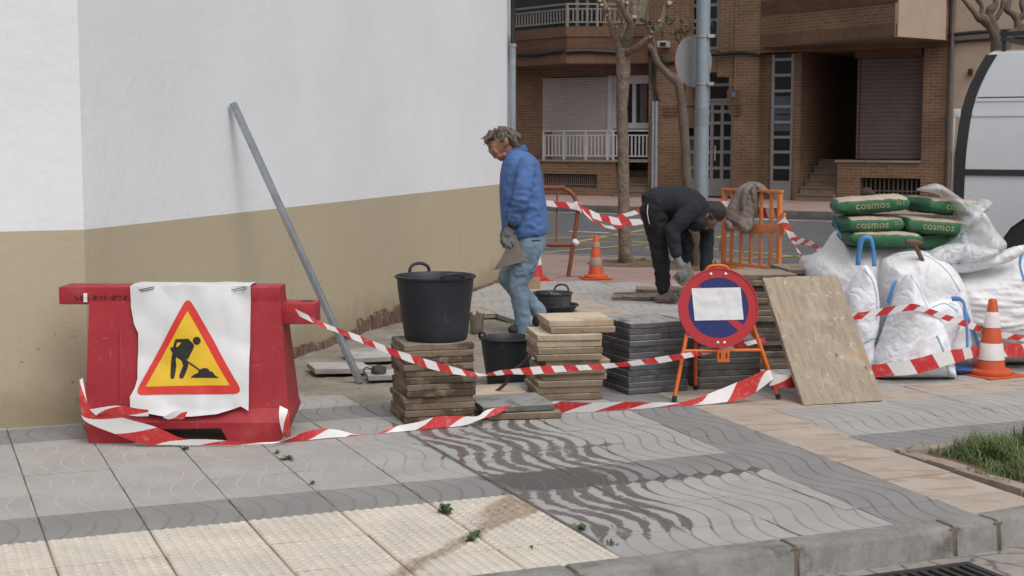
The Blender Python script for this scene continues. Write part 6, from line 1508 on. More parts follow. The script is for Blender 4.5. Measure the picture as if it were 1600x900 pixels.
for x, y, d, r in ((991, 27, -.12, .032), (1046, 5, -.45, .030), (937, 0, -.25, .03), (940, 8, -.25, .022), (951, 14, -.28, .018), (974, 35, -.25, .014), (1030, 33, -.45, .014), (1016, 58, -.42, .014), (948, 24, -.28, .012), (963, 42, -.2, .012), (1018, 50, -.42, .012), (980, 5, -.35, .02), (969, 2, .2, .02)):
    kn = MB(); kc = Pt(x, y, d + .02); kn.lathe([(.001, -r * 1.7), (r * 1.0, -r * 1.2), (r * 1.45, 0), (r * 1.15, r * .9), (.001, r * 1.2)], 10, c=kc, cap0=False, cap1=False)
    for v in kn.v: v += Vector((noise.noise(v * 30), noise.noise(v * 30 + Vector((3, 0, 0))), noise.noise(v * 28))) * r * .5
    kn.build('knuckle', M_BARK, t1, world=True, smooth=True, angle=180)
    c = Pt(x, y, d - r * 1.1); mb = MB(); mb.lathe([(.001, -.012), (r * .9, -.01), (r, .0), (r * .8, .012), (.001, .014)], 10, c=c, M=Matrix.Rotation(R(70 + 30 * math.sin(x)), 3, 'X'), cap0=False, cap1=False); mb.build('pruning_cut', M_CUT, t1, world=True, smooth=True)
t2_ = thing('tree', 'thin leaning street tree with a few leaves in front of the tall post', 'tree', G(1089, 417), 0, 'street trees')
TY2 = 18.15; Qt = lambda x, y, d=0: D(x, y, TY2 + d)
mb = MB(); b = Qt(1089, 417); b.z = -.02; limb(mb, [b, Qt(1088, 390), Qt(1084, 340), Qt(1074, 285), Qt(1071, 230), Qt(1066, 170), Qt(1060, 130), Qt(1052, 118)], [.075, .065, .06, .058, .055, .058, .05, .04], 12, .12); mb.build('trunk', M_BARK2, t2_, world=True, smooth=True)
for pts, r in (([Qt(1062, 132), Qt(1046, 118), Qt(1028, 98), Qt(1020, 78), Qt(1012, 72)], (.05, .03)), ([Qt(1026, 92), Qt(1020, 60), Qt(1010, 30), Qt(1014, 5)], (.02, .012)), ([Qt(1063, 140), Qt(1064, 120, .9), Qt(1064, 90, 1.1), Qt(1060, 62, 1.1), Qt(1048, 50, 1.1)], (.034, .012)), ([Qt(1061, 66, 1.1), Qt(1054, 40, 1.1), Qt(1045, 28, 1.1)], (.013, .006)), ([Qt(1064, 88, 1.1), Qt(1072, 56, 1.1), Qt(1085, 44, 1.1), Qt(1110, 32, .9)], (.014, .005)), ([Qt(1062, 72, 1.1), Qt(1066, 40, 1.1), Qt(1061, 22, 1.1)], (.012, .005))):
    mb = MB(); limb(mb, pts, r, 8, .25); mb.build('branch', M_BARK2, t2_, world=True, smooth=True)
mb = MB(); rr = random.Random(9)
for cx, cy, n, sx, sy in ((1012, 32, 14, 6, 7), (1036, 48, 10, 5, 6), (1048, 30, 12, 8, 6), (1062, 52, 18, 9, 10), (1070, 38, 12, 8, 7), (1112, 34, 10, 5, 4), (1016, 40, 10, 5, 6), (1078, 45, 8, 6, 6)):
    for k in range(n):
        c = Qt(cx + rr.gauss(0, sx * .6), cy + rr.gauss(0, sy * .6), rr.uniform(-.3, .3) + (1.05 if cx > 1030 else 0)); s = rr.uniform(.022, .05); a = Vector((rr.uniform(-1, 1), rr.uniform(-1, 1), rr.uniform(-1, .3))).normalized(); w = a.cross(Vector((rr.uniform(-1, 1), rr.uniform(-1, 1), rr.uniform(-1, 1)))).normalized()
        mb.add([c, c + a * s + w * s * .45, c + a * s * 2, c + a * s - w * s * .45], [(0, 1, 2, 3)])
mb.build('foliage', M_LEAF, t2_, world=True, fix=False)
t3 = thing('tree', 'gnarled knobbly pollarded tree rising behind the white van', 'tree', D(1560, 330, 25).xy.to_3d(), 0, 'street trees')
Wt = lambda x, y, d=0: D(x, y, 25 + d)
mb = MB(); b = Wt(1562, 345); b.z = -.1; limb(mb, [b, Wt(1562, 250), Wt(1560, 150), Wt(1562, 90), Wt(1565, 62)], [.2, .17, .16, .18, .15], 12, .2); mb.build('trunk', M_BARK2, t3, world=True, smooth=True)
for pts, r in (([Wt(1562, 72), Wt(1552, 50), Wt(1538, 30), Wt(1530, 28), Wt(1518, 14), Wt(1502, -4)], (.10, .035)), ([Wt(1532, 30), Wt(1534, 10), Wt(1524, -6)], (.05, .03)), ([Wt(1560, 62), Wt(1553, 40), Wt(1546, 20), Wt(1556, 5), Wt(1550, -12)], (.09, .04)), ([Wt(1556, 30), Wt(1566, 12), Wt(1568, -8)], (.05, .03)), ([Wt(1566, 62), Wt(1590, 45), Wt(1586, 25), Wt(1574, 15), Wt(1580, -6)], (.09, .035)), ([Wt(1588, 32), Wt(1600, 20), Wt(1596, 2), Wt(1604, -12)], (.06, .03)), ([Wt(1570, 60), Wt(1605, 42), Wt(1630, 15)], (.09, .04))):
    mb = MB(); limb(mb, pts, r, 9, .55); mb.build('branch', M_BARK2, t3, world=True, smooth=True)
# earth squares and tufts at the street trees
mb = MB()
for p in (G(984, 411), G(1092, 416)):
    mb.lathe([(.55, -.002), (.5, .006), (.3, .02), (.001, .03)], 20, c=Vector((p.x, p.y, 0)), cap0=False, cap1=False)
tag(mb.build('soil', M_SOIL, smooth=True, angle=180), kind='structure')
rr = random.Random(2); sp_ = []
for p, n in ((G(998, 409), 120), (G(1058, 412), 110), (G(1105, 414), 60), (G(958, 410), 20)):
    for k in range(n): sp_.append(((p.x + rr.gauss(0, .10), p.y + rr.gauss(0, .08), .005), rr.uniform(.5, 1.1)))
tag(grass_blades('grass', sp_, [GR[1], GR[2], GR[0]], w=.006), kind='stuff', label='short grass tufts around the street tree feet')

# ================================================================== WHITE VAN
M_VAN = M('van_paint', (.57, .59, .62), .32, .02, 2, 0, dirt=(.54, .53, .52), dirt_amt=.4, dirt_scale=1.5); M_VBLK = M('van_trim', (.018, .018, .02), .5, .2, 5, .05, 40); M_TYRE = M('tyre', (.02, .02, .021), .85, .2, 20, .3); M_RIM = M('wheel_rim', (.3, .3, .31), .4, .1, metal=.6)
VY = 17.0; vb = D(1492, 330, VY); vb.z = ROAD_Z; VA = R(-34)
van = thing('van', 'tall white panel van parked beyond the white bulk bags', 'van', vb, VA); VL, VW, VH = 5.6, 2.0, 2.70
def vrear(z): return .0 if z < 1.5 else .10 * ((z - 1.5) / 1.36) + .30 * max(0, (z - 1.9) / .96) ** 2
def vside(z): return 0.0 if z < .3 else .02 * math.sin(min(1, (z - .3) / 1.1) * math.pi) * -1 if z < 1.4 else .20 * ((z - 1.4) / 1.4) ** 1.6
WX, WR_ = 1.02, .44
zs_ = [.28, .5, .7, .9, 1.1, 1.25, 1.35, 1.5, 1.7, 1.9, 2.1, 2.25, 2.4, 2.52, 2.62, 2.67]
nose = lambda z: VL - (.15 + max(0, z - 1.05) * .72)
mb = MB(); xs_ = [0, .25, .5, .58, .66, .8, 1.02, 1.24, 1.38, 1.46, 1.6, 2.2, 3, 3.8, VL]; nxv = len(xs_)
def vpt(i, z, side):
    x0, x1 = vrear(z), nose(z); x = xs_[i]; x = x0 + (x1 - x0) * x / VL
    zz = z
    dd = WR_ + .06; dx = xs_[i] - WX
    if z < .9 and abs(dx) < dd: zz = max(z, min(.9, .36 + math.sqrt(max(0, dd * dd - dx * dx)))) + (z * .001)
    y = vside(z); return Vector((x, y if side == 0 else VW - y, zz))
for side in (0, 1):
    n0 = len(zs_); vs = [vpt(i, z, side) for i in range(nxv) for z in zs_]
    mb.add(vs, [(i * n0 + k, (i + 1) * n0 + k, (i + 1) * n0 + k + 1, i * n0 + k + 1) for i in range(nxv - 1) for k in range(n0 - 1)])
n0 = len(zs_)
for i in (0, nxv - 1):
    vs = [vpt(i, z, s) for z in zs_ for s in (0, 1)]; mb.add(vs, [(2 * k, 2 * k + 1, 2 * k + 3, 2 * k + 2) for k in range(n0 - 1)])
vs = []
for i in range(nxv):
    a, b = vpt(i, zs_[-1], 0), vpt(i, zs_[-1], 1); vs += [a, a.lerp(b, .15) + Vector((0, 0, .05)), a.lerp(b, .5) + Vector((0, 0, .07)), a.lerp(b, .85) + Vector((0, 0, .05)), b]
mb.add(vs, [(5 * i + k, 5 * i + 5 + k, 5 * i + 6 + k, 5 * i + k + 1) for i in range(nxv - 1) for k in range(4)]); vs = [vpt(i, zs_[0], s) for i in range(nxv) for s in (0, 1)]; mb.add(vs, [(2 * i, 2 * i + 1, 2 * i + 3, 2 * i + 2) for i in range(nxv - 1)])
mb.build('body', M_VAN, van, smooth=True, angle=35, weld=True)
def vstrip(name, x0, x1, z0, z1, mat, proud=.012, n=14, both=False, rear=False):
    mb = MB(); vs = []
    for k in range(n + 1):
        z = z0 + (z1 - z0) * k / n; r0 = vrear(z); ya = vside(z) - proud; vs += [(r0 + x0, ya, z), (r0 + x1, ya, z), (r0 + x1, ya + .05, z), (r0 + x0, ya + .05, z)]
    mb.add(vs, [(4 * i + j, 4 * i + (j + 1) % 4, 4 * i + 4 + (j + 1) % 4, 4 * i + 4 + j) for i in range(n) for j in range(4)] + [(0, 1, 2, 3), (4 * n + 3, 4 * n + 2, 4 * n + 1, 4 * n)]); return mb.build(name, mat, van, smooth=True, angle=40)
vstrip('rear_pillar', -.02, .105, .45, 2.66, M_VBLK, .010)
vstrip('rub_rail', .11, 5.2, 1.29, 1.36, M_VBLK, .020, 2)
for z in (1.96, 2.13): vstrip('pressed_crease', .12, 4.6, z, z + .035, M_VAN, .010, 3)
vstrip('panel_gap', .12, 4.6, 2.165, 2.180, M_VBLK, .0032, 2)
mb = MB(); vs = []
for k in range(12):
    z = .5 + 2.2 * k / 11; vs += [(vrear(z) - .03, vside(z) + .03, z), (vrear(z) - .03, VW - vside(z) - .03, z)]
mb.add(vs, [(2 * i, 2 * i + 1, 2 * i + 3, 2 * i + 2) for i in range(11)]); mb.build('rear_door', M_VAN, van, smooth=True)
mb = MB(); mb.box(-.06, .02, .03, .09, 1.95, 2.05); mb.build('door_hinge', M_VAN, van, bevel=.01)
mb = MB(); mb.tube([(-.05, .04, .6), (-.05, .04, 1.95)], .012, 6); mb.build('door_rod', M_VAN, van)
mb = MB(); mb.box(-.12, .1, .02, VW - .02, .3, .5); mb.build('bumper', M_VBLK, van, bevel=.03)
for x in (WX, 4.5):
    mb = MB(); RX = Matrix.Rotation(R(90), 3, 'X')
    if x == WX: mb.lathe([(.001, .05), (WR_ + .055, .05), (WR_ + .055, -.45), (.001, -.45)], 32, c=(x, .06, .36), M=RX, cap0=False, cap1=False); mb.build('wheel_arch', M_VBLK, van, smooth=True, angle=40)
    wl = MB(); wl.lathe([(.2, .09), (.30, .10), (.345, .07), (.352, 0), (.345, -.1), (.3, -.13), (.2, -.12)], 36, c=(x, .14, .352), M=RX); w_ = wl.build('wheel', M_TYRE, van, smooth=True, angle=50); rm = MB(); rm.lathe([(.001, .06), (.1, .07), (.19, .095), (.2, .05)], 24, c=(x, .14, .352), M=RX, cap0=False, cap1=False); rm.build('rim', M_RIM, w_, smooth=True)
mb = MB()
for y in (.35, VW - .35): mb.bar((.35, y, VH + .20), (3.4, y, VH + .20), .06, .05)
for x in (.4, .75, 1.4, 2.2, 3.0): mb.bar((x, .3, VH + .14), (x, VW - .3, VH + .14), .06, .05); mb.bar((x, .35, VH + .0), (x, .35, VH + .2), .05, .04, (1, 0, 0)); mb.bar((x, VW - .35, VH + .0), (x, VW - .35, VH + .2), .05, .04, (1, 0, 0))
mb.build('roof_rack', M_VBLK, van)
mb = MB(); z0, z1 = 1.5, 2.5; mb.hexa([(nose(z0) + .01, .2, z0), (nose(z0) + .01, VW - .2, z0), (nose(z0) - .05, VW - .2, z0), (nose(z0) - .05, .2, z0)], [(nose(z1) + .01, .3, z1), (nose(z1) + .01, VW - .3, z1), (nose(z1) - .05, VW - .3, z1), (nose(z1) - .05, .3, z1)]); mb.build('windscreen', M_GLASS, van)

# ================================================================== SMALL THINGS
M_WEED = M('weed_leaf', (.05, .09, .032), .7, .3, 20, 0)
def weed(px, py, r, n, label, h=.03, seed=0, z=.001):
    p = G(px, py, 0); mb = MB(); rr = random.Random(seed)
    for k in range(n):
        a = rr.uniform(0, 6.283); l = r * rr.uniform(.4, 1.1); d = Vector((math.cos(a), math.sin(a), 0)); w = Vector((-d.y, d.x, 0)) * l * rr.uniform(.16, .28); hh = h * rr.uniform(.3, 1.2); s = Vector((rr.gauss(0, r * .25), rr.gauss(0, r * .25), 0))
        mb.add([s, s + d * l * .5 + w + Vector((0, 0, hh)), s + d * l + Vector((0, 0, hh * .7)), s + d * l * .5 - w + Vector((0, 0, hh))], [(0, 1, 2, 3)])
    o = mb.build('weed', M_WEED, fix=False); o.location = (p.x, p.y, z); tag(o, label, 'weed', 'weeds growing in the pavement joints')
for a in ((697, 803, .036, 44, 'largest dark green weed on the edge of the tactile paving', .035), (449, 719, .035, 30, 'leafy weed in the joint right of the red barrier foot', .02), (433, 709, .022, 18, 'small weed just behind the leafy one by the barrier', .016), (488, 757, .020, 18, 'small weed at the dark band joint in the middle left', .016), (290, 703, .028, 22, 'weed growing out from under the red barrier', .016), (742, 838, .030, 30, 'flattened muddy weed in the joint of the tactile paving', .02), (735, 847, .03, 26, 'small green weed just in front of the muddy one', .022), (908, 828, .03, 30, 'weed at the damp end of the tactile paving', .022), (955, 852, .024, 24, 'grassy weed close to the kerb', .024), (830, 858, .014, 12, 'tiny weed between two tactile slabs near the kerb', .012)):
    weed(*a, seed=int(a[0]))
# drain grate in the gutter
gc = G(1440, 896, ROAD_Z + .01); dg_ = thing('drain_grate', 'black cast iron drain grate in the gutter below the kerb', 'drain grate', (gc.x, gc.y - .12, ROAD_Z + .006), PA)
mb = MB(); 
for x0, x1, y0, y1 in ((-.3, .3, -.15, -.12), (-.3, .3, .12, .15), (-.3, -.27, -.12, .12), (.27, .3, -.12, .12)): mb.box(x0, x1, y0, y1, 0, .014)
mb.build('frame', M('cast_iron', (.03, .029, .028), .7, .25, 12, .2), dg_)
for k in range(11): x = -.25 + .05 * k; mb = MB(); mb.box(x - .01, x + .01, -.12, .12, .001, .012); mb.build('bar', M('cast_iron_bar', (.035, .033, .032), .7, .25) if k == 0 else bpy.data.materials['cast_iron_bar'], dg_)
mb = MB(); mb.box(-.27, .27, -.12, .12, -.002, .0005); mb.build('shaft', M_BLACK, dg_)

# ================================================================== PEOPLE
def capsule(mb, p, r1, q, r2, seg=16, rows=5):
    p, q = Vector(p), Vector(q); d = (q - p); L = d.length
    if L < 1e-6: d = Vector((0, 0, 1))
    d.normalize(); s = d.cross(Vector((0, 1, 0)))
    if s.length < 1e-3: s = d.cross(Vector((1, 0, 0)))
    s.normalize(); t = d.cross(s); prof = []
    for k in range(rows + 1): a = -math.pi / 2 + math.pi / 2 * k / rows; prof.append((p, r1 * math.cos(a), r1 * math.sin(a)))
    for k in range(rows + 1): a = math.pi / 2 * k / rows; prof.append((q, r2 * math.cos(a), r2 * math.sin(a)))
    vs = [c + d * h + (s * math.cos(2 * math.pi * j / seg) + t * math.sin(2 * math.pi * j / seg)) * max(r, 1e-4) for c, r, h in prof for j in range(seg)]; n = len(prof)
    mb.add(vs, [(i * seg + j, i * seg + (j + 1) % seg, (i + 1) * seg + (j + 1) % seg, (i + 1) * seg + j) for i in range(n - 1) for j in range(seg)] + [tuple(range(seg))[::-1], tuple((n - 1) * seg + j for j in range(seg))])
def chain(mb, pts):
    for (p, r), (q, s) in zip(pts[:-1], pts[1:]): capsule(mb, p, r, q, s)
def ellip(mb, c, rad, rot=None, seg=20, rows=12):
    c = Vector(c); vs = []
    for i in range(rows + 1):
        a = -math.pi / 2 + math.pi * i / rows
        for j in range(seg):
            b = 2 * math.pi * j / seg; v = Vector((rad[0] * math.cos(a) * math.cos(b), rad[1] * math.cos(a) * math.sin(b), rad[2] * math.sin(a)))
            if i in (0, rows): v = Vector((1e-4 * math.cos(b), 1e-4 * math.sin(b), rad[2] * (-1 if i == 0 else 1)))
            vs.append(c + (rot @ v if rot is not None else v))
    mb.add(vs, [(i * seg + j, i * seg + (j + 1) % seg, (i + 1) * seg + (j + 1) % seg, (i + 1) * seg + j) for i in range(rows) for j in range(seg)] + [tuple(range(seg))[::-1], tuple(rows * seg + j for j in range(seg))])
def loft(mb, rings, seg=28, cap=True):     # rings: centre, axis-u vector, axis-v vector
    vs = [c + u * math.cos(2 * math.pi * j / seg) + v * math.sin(2 * math.pi * j / seg) for c, u, v in rings for j in range(seg)]; n = len(rings)
    mb.add(vs, [(i * seg + j, i * seg + (j + 1) % seg, (i + 1) * seg + (j + 1) % seg, (i + 1) * seg + j) for i in range(n - 1) for j in range(seg)] + [tuple(range(seg))[::-1], tuple((n - 1) * seg + j for j in range(seg))])
def fuse(name, mb, mat, parent, voxel=.012, smooth=5, wrinkle=None):
    """One continuous skin grown over overlapping volumes."""
    o = mb.build('volume', mat, None); 
    m = o.modifiers.new('r', 'REMESH'); m.mode = 'VOXEL'; m.voxel_size = voxel; m.adaptivity = 0
    s = o.modifiers.new('s', 'SMOOTH'); s.factor = .5; s.iterations = smooth
    dg = bpy.context.evaluated_depsgraph_get(); me = bpy.data.meshes.new_from_object(o.evaluated_get(dg)); old = o.data
    bpy.data.objects.remove(o); bpy.data.meshes.remove(old)
    inv = MATRIX[parent].inverted()
    if wrinkle:
        ns = [v.normal.copy() for v in me.vertices]
        for v, nn in zip(me.vertices, ns): v.co = v.co + nn * wrinkle(v.co)
    me.transform(inv); me.name = name; me.shade_smooth()
    if not me.materials: me.materials.append(mat)
    q = bpy.data.objects.new(name, me); col.objects.link(q); q.parent = parent; return q
def skin_mat(name, c):
    g = N(name); v = g.coords(); f = g.noise(v, 18, 4); cc = g.mix(g.ramp(f, .3, .7), sc3(c, .85), sc3(c, 1.12)); return g.done(cc, .55, g.bump(g.noise(v, 120, 3), .15, .002), 0, Subsurface_Weight=0.06)
def cloth_mat(name, c, c2=None, amt=.4, sc=5, rough=.9):
    g = N(name); v = g.coords(); f = g.noise(v, sc, 6, .65); cc = g.mix(g.ramp(f, .3, .7), sc3(c, .84), sc3(c, 1.12))
    if c2: cc = g.mix(g.math('MULTIPLY', g.ramp(g.noise(v, sc * .8, 5, .7), 1 - amt, 1 - amt + .2), .8), cc, c2)
    n = g.bump(g.noise(v, 16, 4, .6), .22, .010); n = g.bump(g.noise(v, 260, 2), .12, .002, n); return g.done(cc, rough, n)
def hand(mb, wrist, palm, tips, r=.011, thumb=None):
    capsule(mb, wrist, .026, palm, .033)
    for k, (a, b, c) in enumerate(tips): rr_ = r * (1, 1.05, 1, .88)[k % 4]; capsule(mb, a, rr_ * 1.1, b, rr_); capsule(mb, b, rr_, c, rr_ * .85)
    if thumb: capsule(mb, thumb[0], r * 1.25, thumb[1], r * 1.1); capsule(mb, thumb[1], r * 1.1, thumb[2], r * .9)
def folds_w(amp, fx=9, fz=16, seed=0.0, mask=None):
    def f(p):
        w = amp * (1 - 2 * abs(noise.noise(Vector((p.x * fx + seed, p.y * fx, p.z * fz)))) - .4) + amp * .5 * noise.noise(Vector((p.x * 26, p.y * 20, p.z * 30 + seed)))
        return w * (mask(p) if mask else 1)
    return f
M_SKIN = skin_mat('skin', (.30, .145, .095)); M_SKIN2 = skin_mat('skin_tanned', (.17, .085, .055)); M_GLOVE = cloth_mat('work_glove', (.17, .17, .165), (.07, .07, .068), .45, 12)

# ---------------------------------------------------------------- man in blue, walking and looking down
Y1 = 12.28; J = lambda x, y, d=0.0: D(x, y, Y1 + d)
man1 = thing('person', 'grey-haired man in blue sweatshirt and faded jeans carrying a broken slab', 'person', G(822, 521, PIT_Z).xy.to_3d() + Vector((0, 0, PIT_Z)))
pxm = Y1 / F_PX
X_, Y_, Z_ = Vector((1, 0, 0)), Vector((0, 1, 0)), Vector((0, 0, 1))
# body: head, neck, arms, hands, legs in one skin
mb = MB()
RT = Matrix.Rotation(R(-28), 3, 'Y')       # head bowed towards -x
hc = J(785, 219)
ellip(mb, hc, (.105, .078, .098), RT); ellip(mb, J(778, 227), (.078, .068, .085), RT)
capsule(mb, J(775, 236), .050, J(783.5, 246.5), .026); capsule(mb, J(779, 243, -.025), .028, J(783, 248), .022); capsule(mb, J(779, 243, .025), .028, J(783, 248), .022)
capsule(mb, J(788, 242, -.045), .020, J(783, 248, -.01), .018)
capsule(mb, J(764.5, 227), .012, J(766.2, 237), .015); capsule(mb, J(766.2, 237, -.012), .010, J(768.2, 239.5, -.008), .011); capsule(mb, J(766.2, 237, .012), .010, J(768.2, 239.5, .008), .011)
capsule(mb, J(762, 226, -.035), .012, J(763, 225.5, .035), .012)          # brow
capsule(mb, J(771.5, 243.8, -.022), .008, J(770.8, 243.6, .0), .010); capsule(mb, J(771.5, 243.8, .022), .008, J(770.8, 243.6, .0), .010); capsule(mb, J(774.3, 246.6, -.018), .008, J(773.6, 246.4, .0), .010); capsule(mb, J(774.3, 246.6, .018), .008, J(773.6, 246.4, .0), .010)
capsule(mb, J(773, 234.5, -.048), .020, J(776, 238.5, -.046), .02); capsule(mb, J(773, 234.5, .048), .020, J(776, 238.5, .046), .02)
for s in (-1, 1): ellip(mb, J(791, 220.5, s * .080), (.020, .012, .034), Matrix.Rotation(R(-18), 3, 'Y')); capsule(mb, J(790, 224.5, s * .078), .009, J(789.5, 227, s * .076), .009)
chain(mb, [(J(793, 230), .062), (J(803, 242), .060), (J(812, 258), .085)])
chain(mb, [(J(814, 262), .13), (J(817, 320), .13), (J(821, 370), .13)])
for s, hip, kn, an, toe in ((-1, (826, 384), (808, 448), (815.5, 514), (803, 521)), (1, (824, 384), (792, 436), (838, 482), (838, 500))):
    d = s * .09; chain(mb, [(J(*hip, d), .08), (J(*kn, d), .052), (J(*an, d), .036)]); capsule(mb, J(*an, d), .035, J(*toe, d), .028)
el, wr = J(814, 313, -.29), J(802, 346, -.235); chain(mb, [(J(823, 259, -.17), .055), (el, .044), (wr, .033)])
hw, hp = J(800, 350, -.215), J(795, 365, -.20)
hand(mb, wr, hp, [(J(789, 364, -.19), J(787, 373, -.20), J(789, 379, -.205)), (J(792, 367, -.20), J(790, 378, -.21), J(793, 384, -.21)), (J(796, 369, -.205), J(795, 380, -.215), J(798, 385, -.215)), (J(799.5, 368, -.205), J(800, 377, -.215), J(802, 382, -.215))], .0095, (J(790, 358, -.17), J(786, 366, -.15), J(787, 372, -.14)))
el2, wr2 = J(797, 314, .26), J(792, 352, .12); chain(mb, [(J(812, 259, .17), .055), (el2, .044), (wr2, .033)])
hand(mb, wr2, J(789, 366, .05), [(J(785, 370, .03), J(783, 378, .0), J(786, 382, -.02)), (J(787, 372, .03), J(786, 382, .0), J(788, 386, -.02)), (J(790, 372, .03), J(790, 383, .0), J(792, 386, -.02)), (J(793, 371, .03), J(794, 380, .0), J(795, 383, -.02))], .0095, (J(786, 362, .03), J(783, 368, .0), J(785, 373, -.02)))
fuse('body', mb, M_SKIN, man1, .0055, 2)
# eyes, mouth line
for s in (-1, 1):
    mb = MB(); ellip(mb, J(766.3, 229.2, s * .034), (.010, .011, .007), RT, 10, 6); mb.build('eye', M('eye_dark', (.03, .02, .016), .3), man1, world=True, smooth=True)
    mb = MB(); capsule(mb, J(762.5, 224.6, s * .02), .005, J(764.5, 225.4, s * .055), .004); mb.build('eyebrow', M('brow_grey', (.10, .08, .065), .9), man1, world=True, smooth=True)
mb = MB(); capsule(mb, J(771.4, 245.1, -.024), .0025, J(771.2, 245.1, .024), .0025); mb.build('mouth', M('mouth', (.14, .05, .04), .6), man1, world=True)
# hair: shaggy, over the forehead and the nape
mb = MB(); ellip(mb, J(788, 215), (.107, .085, .083), RT); ellip(mb, J(800, 217), (.062, .082, .075)); ellip(mb, J(776, 212), (.075, .076, .050), RT)
rr = random.Random(6)
for k in range(110):
    a = rr.uniform(0, 1); d = rr.uniform(-.075, .075); x = 762 + 46 * a; y = 207 - 9 * math.sin(math.pi * min(1, a * 1.05)) + (4 if a < .2 else 0) + abs(d) * 60
    p = J(x, y, d); q = p + Vector((-.045 + .10 * a + rr.gauss(0, .012), d * .15, -.03 + rr.gauss(0, .012))); capsule(mb, p, .012, q, .004, 8, 3)
for k in range(40): d = rr.uniform(-.07, .06); p = J(765 + rr.uniform(0, 9), 207 + rr.uniform(-3, 3), d); q = J(757.5 + rr.uniform(-2.5, 5), 222 + rr.uniform(-7, 7), d * 1.05); capsule(mb, p, .012, q, .004, 8, 3)
for k in range(30): d = rr.uniform(-.085, .085); p = J(801 + rr.uniform(-5, 6), 215 + rr.uniform(-6, 6), d); q = J(805 + rr.uniform(-4, 8), 229 + rr.uniform(-4, 4), d); capsule(mb, p, .018, q, .006, 8, 3)
for k in range(10):
    p = J(786 + rr.uniform(-3, 4), 212 + rr.uniform(-3, 3), -.082); q = J(785.5 + rr.uniform(-3, 4), 219 + rr.uniform(-2, 3), -.085); capsule(mb, p, .012, q, .005, 8, 3)
def hair_mat(name, c, c2):
    g = N(name); v = g.coords('Object', 0, (1.0, 1.6, .5)); f = g.noise(v, 60, 4, .6); cc = g.mix(g.ramp(f, .35, .65), c, c2); return g.done(cc, .65, g.bump(f, .9, .012))
fuse('hair', mb, hair_mat('grey_hair', (.045, .032, .024), (.17, .135, .105)), man1, .0065, 4, lambda p: .0035 * noise.noise(Vector((p.x * 60, p.y * 60, p.z * 22))))
# sweatshirt
mb = MB()
rings = [(369, 820.5, 35, .205), (362, 820.5, 36.5, .212), (345, 820, 37, .212), (320, 817.5, 36.5, .212), (295, 815, 35, .215), (270, 814, 32.5, .212), (255, 814, 29.5, .20), (246, 812, 24.5, .165), (239, 808.5, 18.5, .115), (234, 806, 14.5, .082)]
loft(mb, [(J(cx, y), X_ * rx * pxm + Z_ * (.02 if y > 360 else 0), Y_ * ry) for y, cx, rx, ry in rings])
chain(mb, [(J(823, 258, -.165), .078), (J(819, 288, -.255), .076), (el, .070), (J(807, 332, -.262), .058), (J(803.5, 342, -.245), .053)])
chain(mb, [(J(813, 258, .165), .078), (J(805, 288, .23), .078), (el2, .070), (J(793, 338, .17), .056)])
def wr1(p):
    arm = max(0, min(1, (J(800, 250).y - .12 - p.y) / .05)); low = max(0, min(1, (1.18 - p.z) / .2)); return folds_w(.012, 6, 17, 2)(p) * (.14 + 1.15 * arm * max(.35, min(1, (1.45 - p.z) / .2))) * (.6 + .4 * low)
fuse('sweatshirt', mb, cloth_mat('blue_fleece', (.070, .140, .335), (.055, .105, .26), .45, 6), man1, .011, 4, wr1)
mb = MB(); loft(mb, [(J(807.5, 238), X_ * .098 + Z_ * .012, Y_ * .085), (J(806, 232.5), X_ * .086 + Z_ * .026, Y_ * .076), (J(805.5, 230.5), X_ * .080 + Z_ * .030, Y_ * .070)]); fuse('collar', mb, cloth_mat('blue_collar', (.055, .11, .28)), man1, .008, 2)
mb = MB(); capsule(mb, J(806.5, 336.5, -.235), .062, J(803.5, 343, -.225), .052); fuse('cuff', mb, bpy.data.materials['blue_collar'], man1, .008, 2, folds_w(.004, 30, 30))
# jeans
mb = MB()
loft(mb, [(J(822, 356), X_ * .165, Y_ * .175), (J(823, 372), X_ * .165, Y_ * .178), (J(824, 390), X_ * .150, Y_ * .172)])
chain(mb, [(J(826, 384, -.085), .122), (J(818, 415, -.09), .108), (J(809.5, 446, -.09), .082), (J(813, 470, -.09), .076), (J(817, 495, -.09), .066), (J(816.5, 515, -.09), .061)])
chain(mb, [(J(822, 384, .085), .120), (J(807, 412, .09), .102), (J(794, 434, .09), .085), (J(810, 455, .09), .078), (J(830, 474, .09), .070), (J(842, 487, .09), .064)])
def wr2_(p): z = p.z; k = .5 + 1.1 * math.exp(-((z - .48) / .13) ** 2) + .9 * math.exp(-((z - .08) / .12) ** 2); return folds_w(.008, 11, 17, 4)(p) * k
fuse('jeans', mb, cloth_mat('faded_denim', (.15, .215, .285), (.25, .32, .39), .50, 4.5), man1, .010, 3, wr2_)
mb = MB(); mb.bar(J(831, 376.5, -.27), J(845, 375.5, -.235), .006, .014); mb.build('back_pocket', M('pocket_dark', (.03, .04, .055), .8), man1, world=True)
# shoes
for s, an, toe in ((-1, (815.5, 517), (801, 521.5)), (1, (843.5, 491), (838, 503))):
    mb = MB(); d = s * .09; a, t = J(*an, d), J(*toe, d)
    if s < 0: a.z = max(a.z, PIT_Z + .075); t.z = PIT_Z + .05; capsule(mb, a + Vector((.02, 0, -.025)), .048, t, .040); capsule(mb, a, .052, a + Vector((0, 0, .03)), .05)
    else: capsule(mb, a, .048, t, .040)
    fuse('shoe', mb, M('black_shoe', (.018, .018, .02), .6, .2) if s < 0 else bpy.data.materials['black_shoe'], man1, .010, 2)
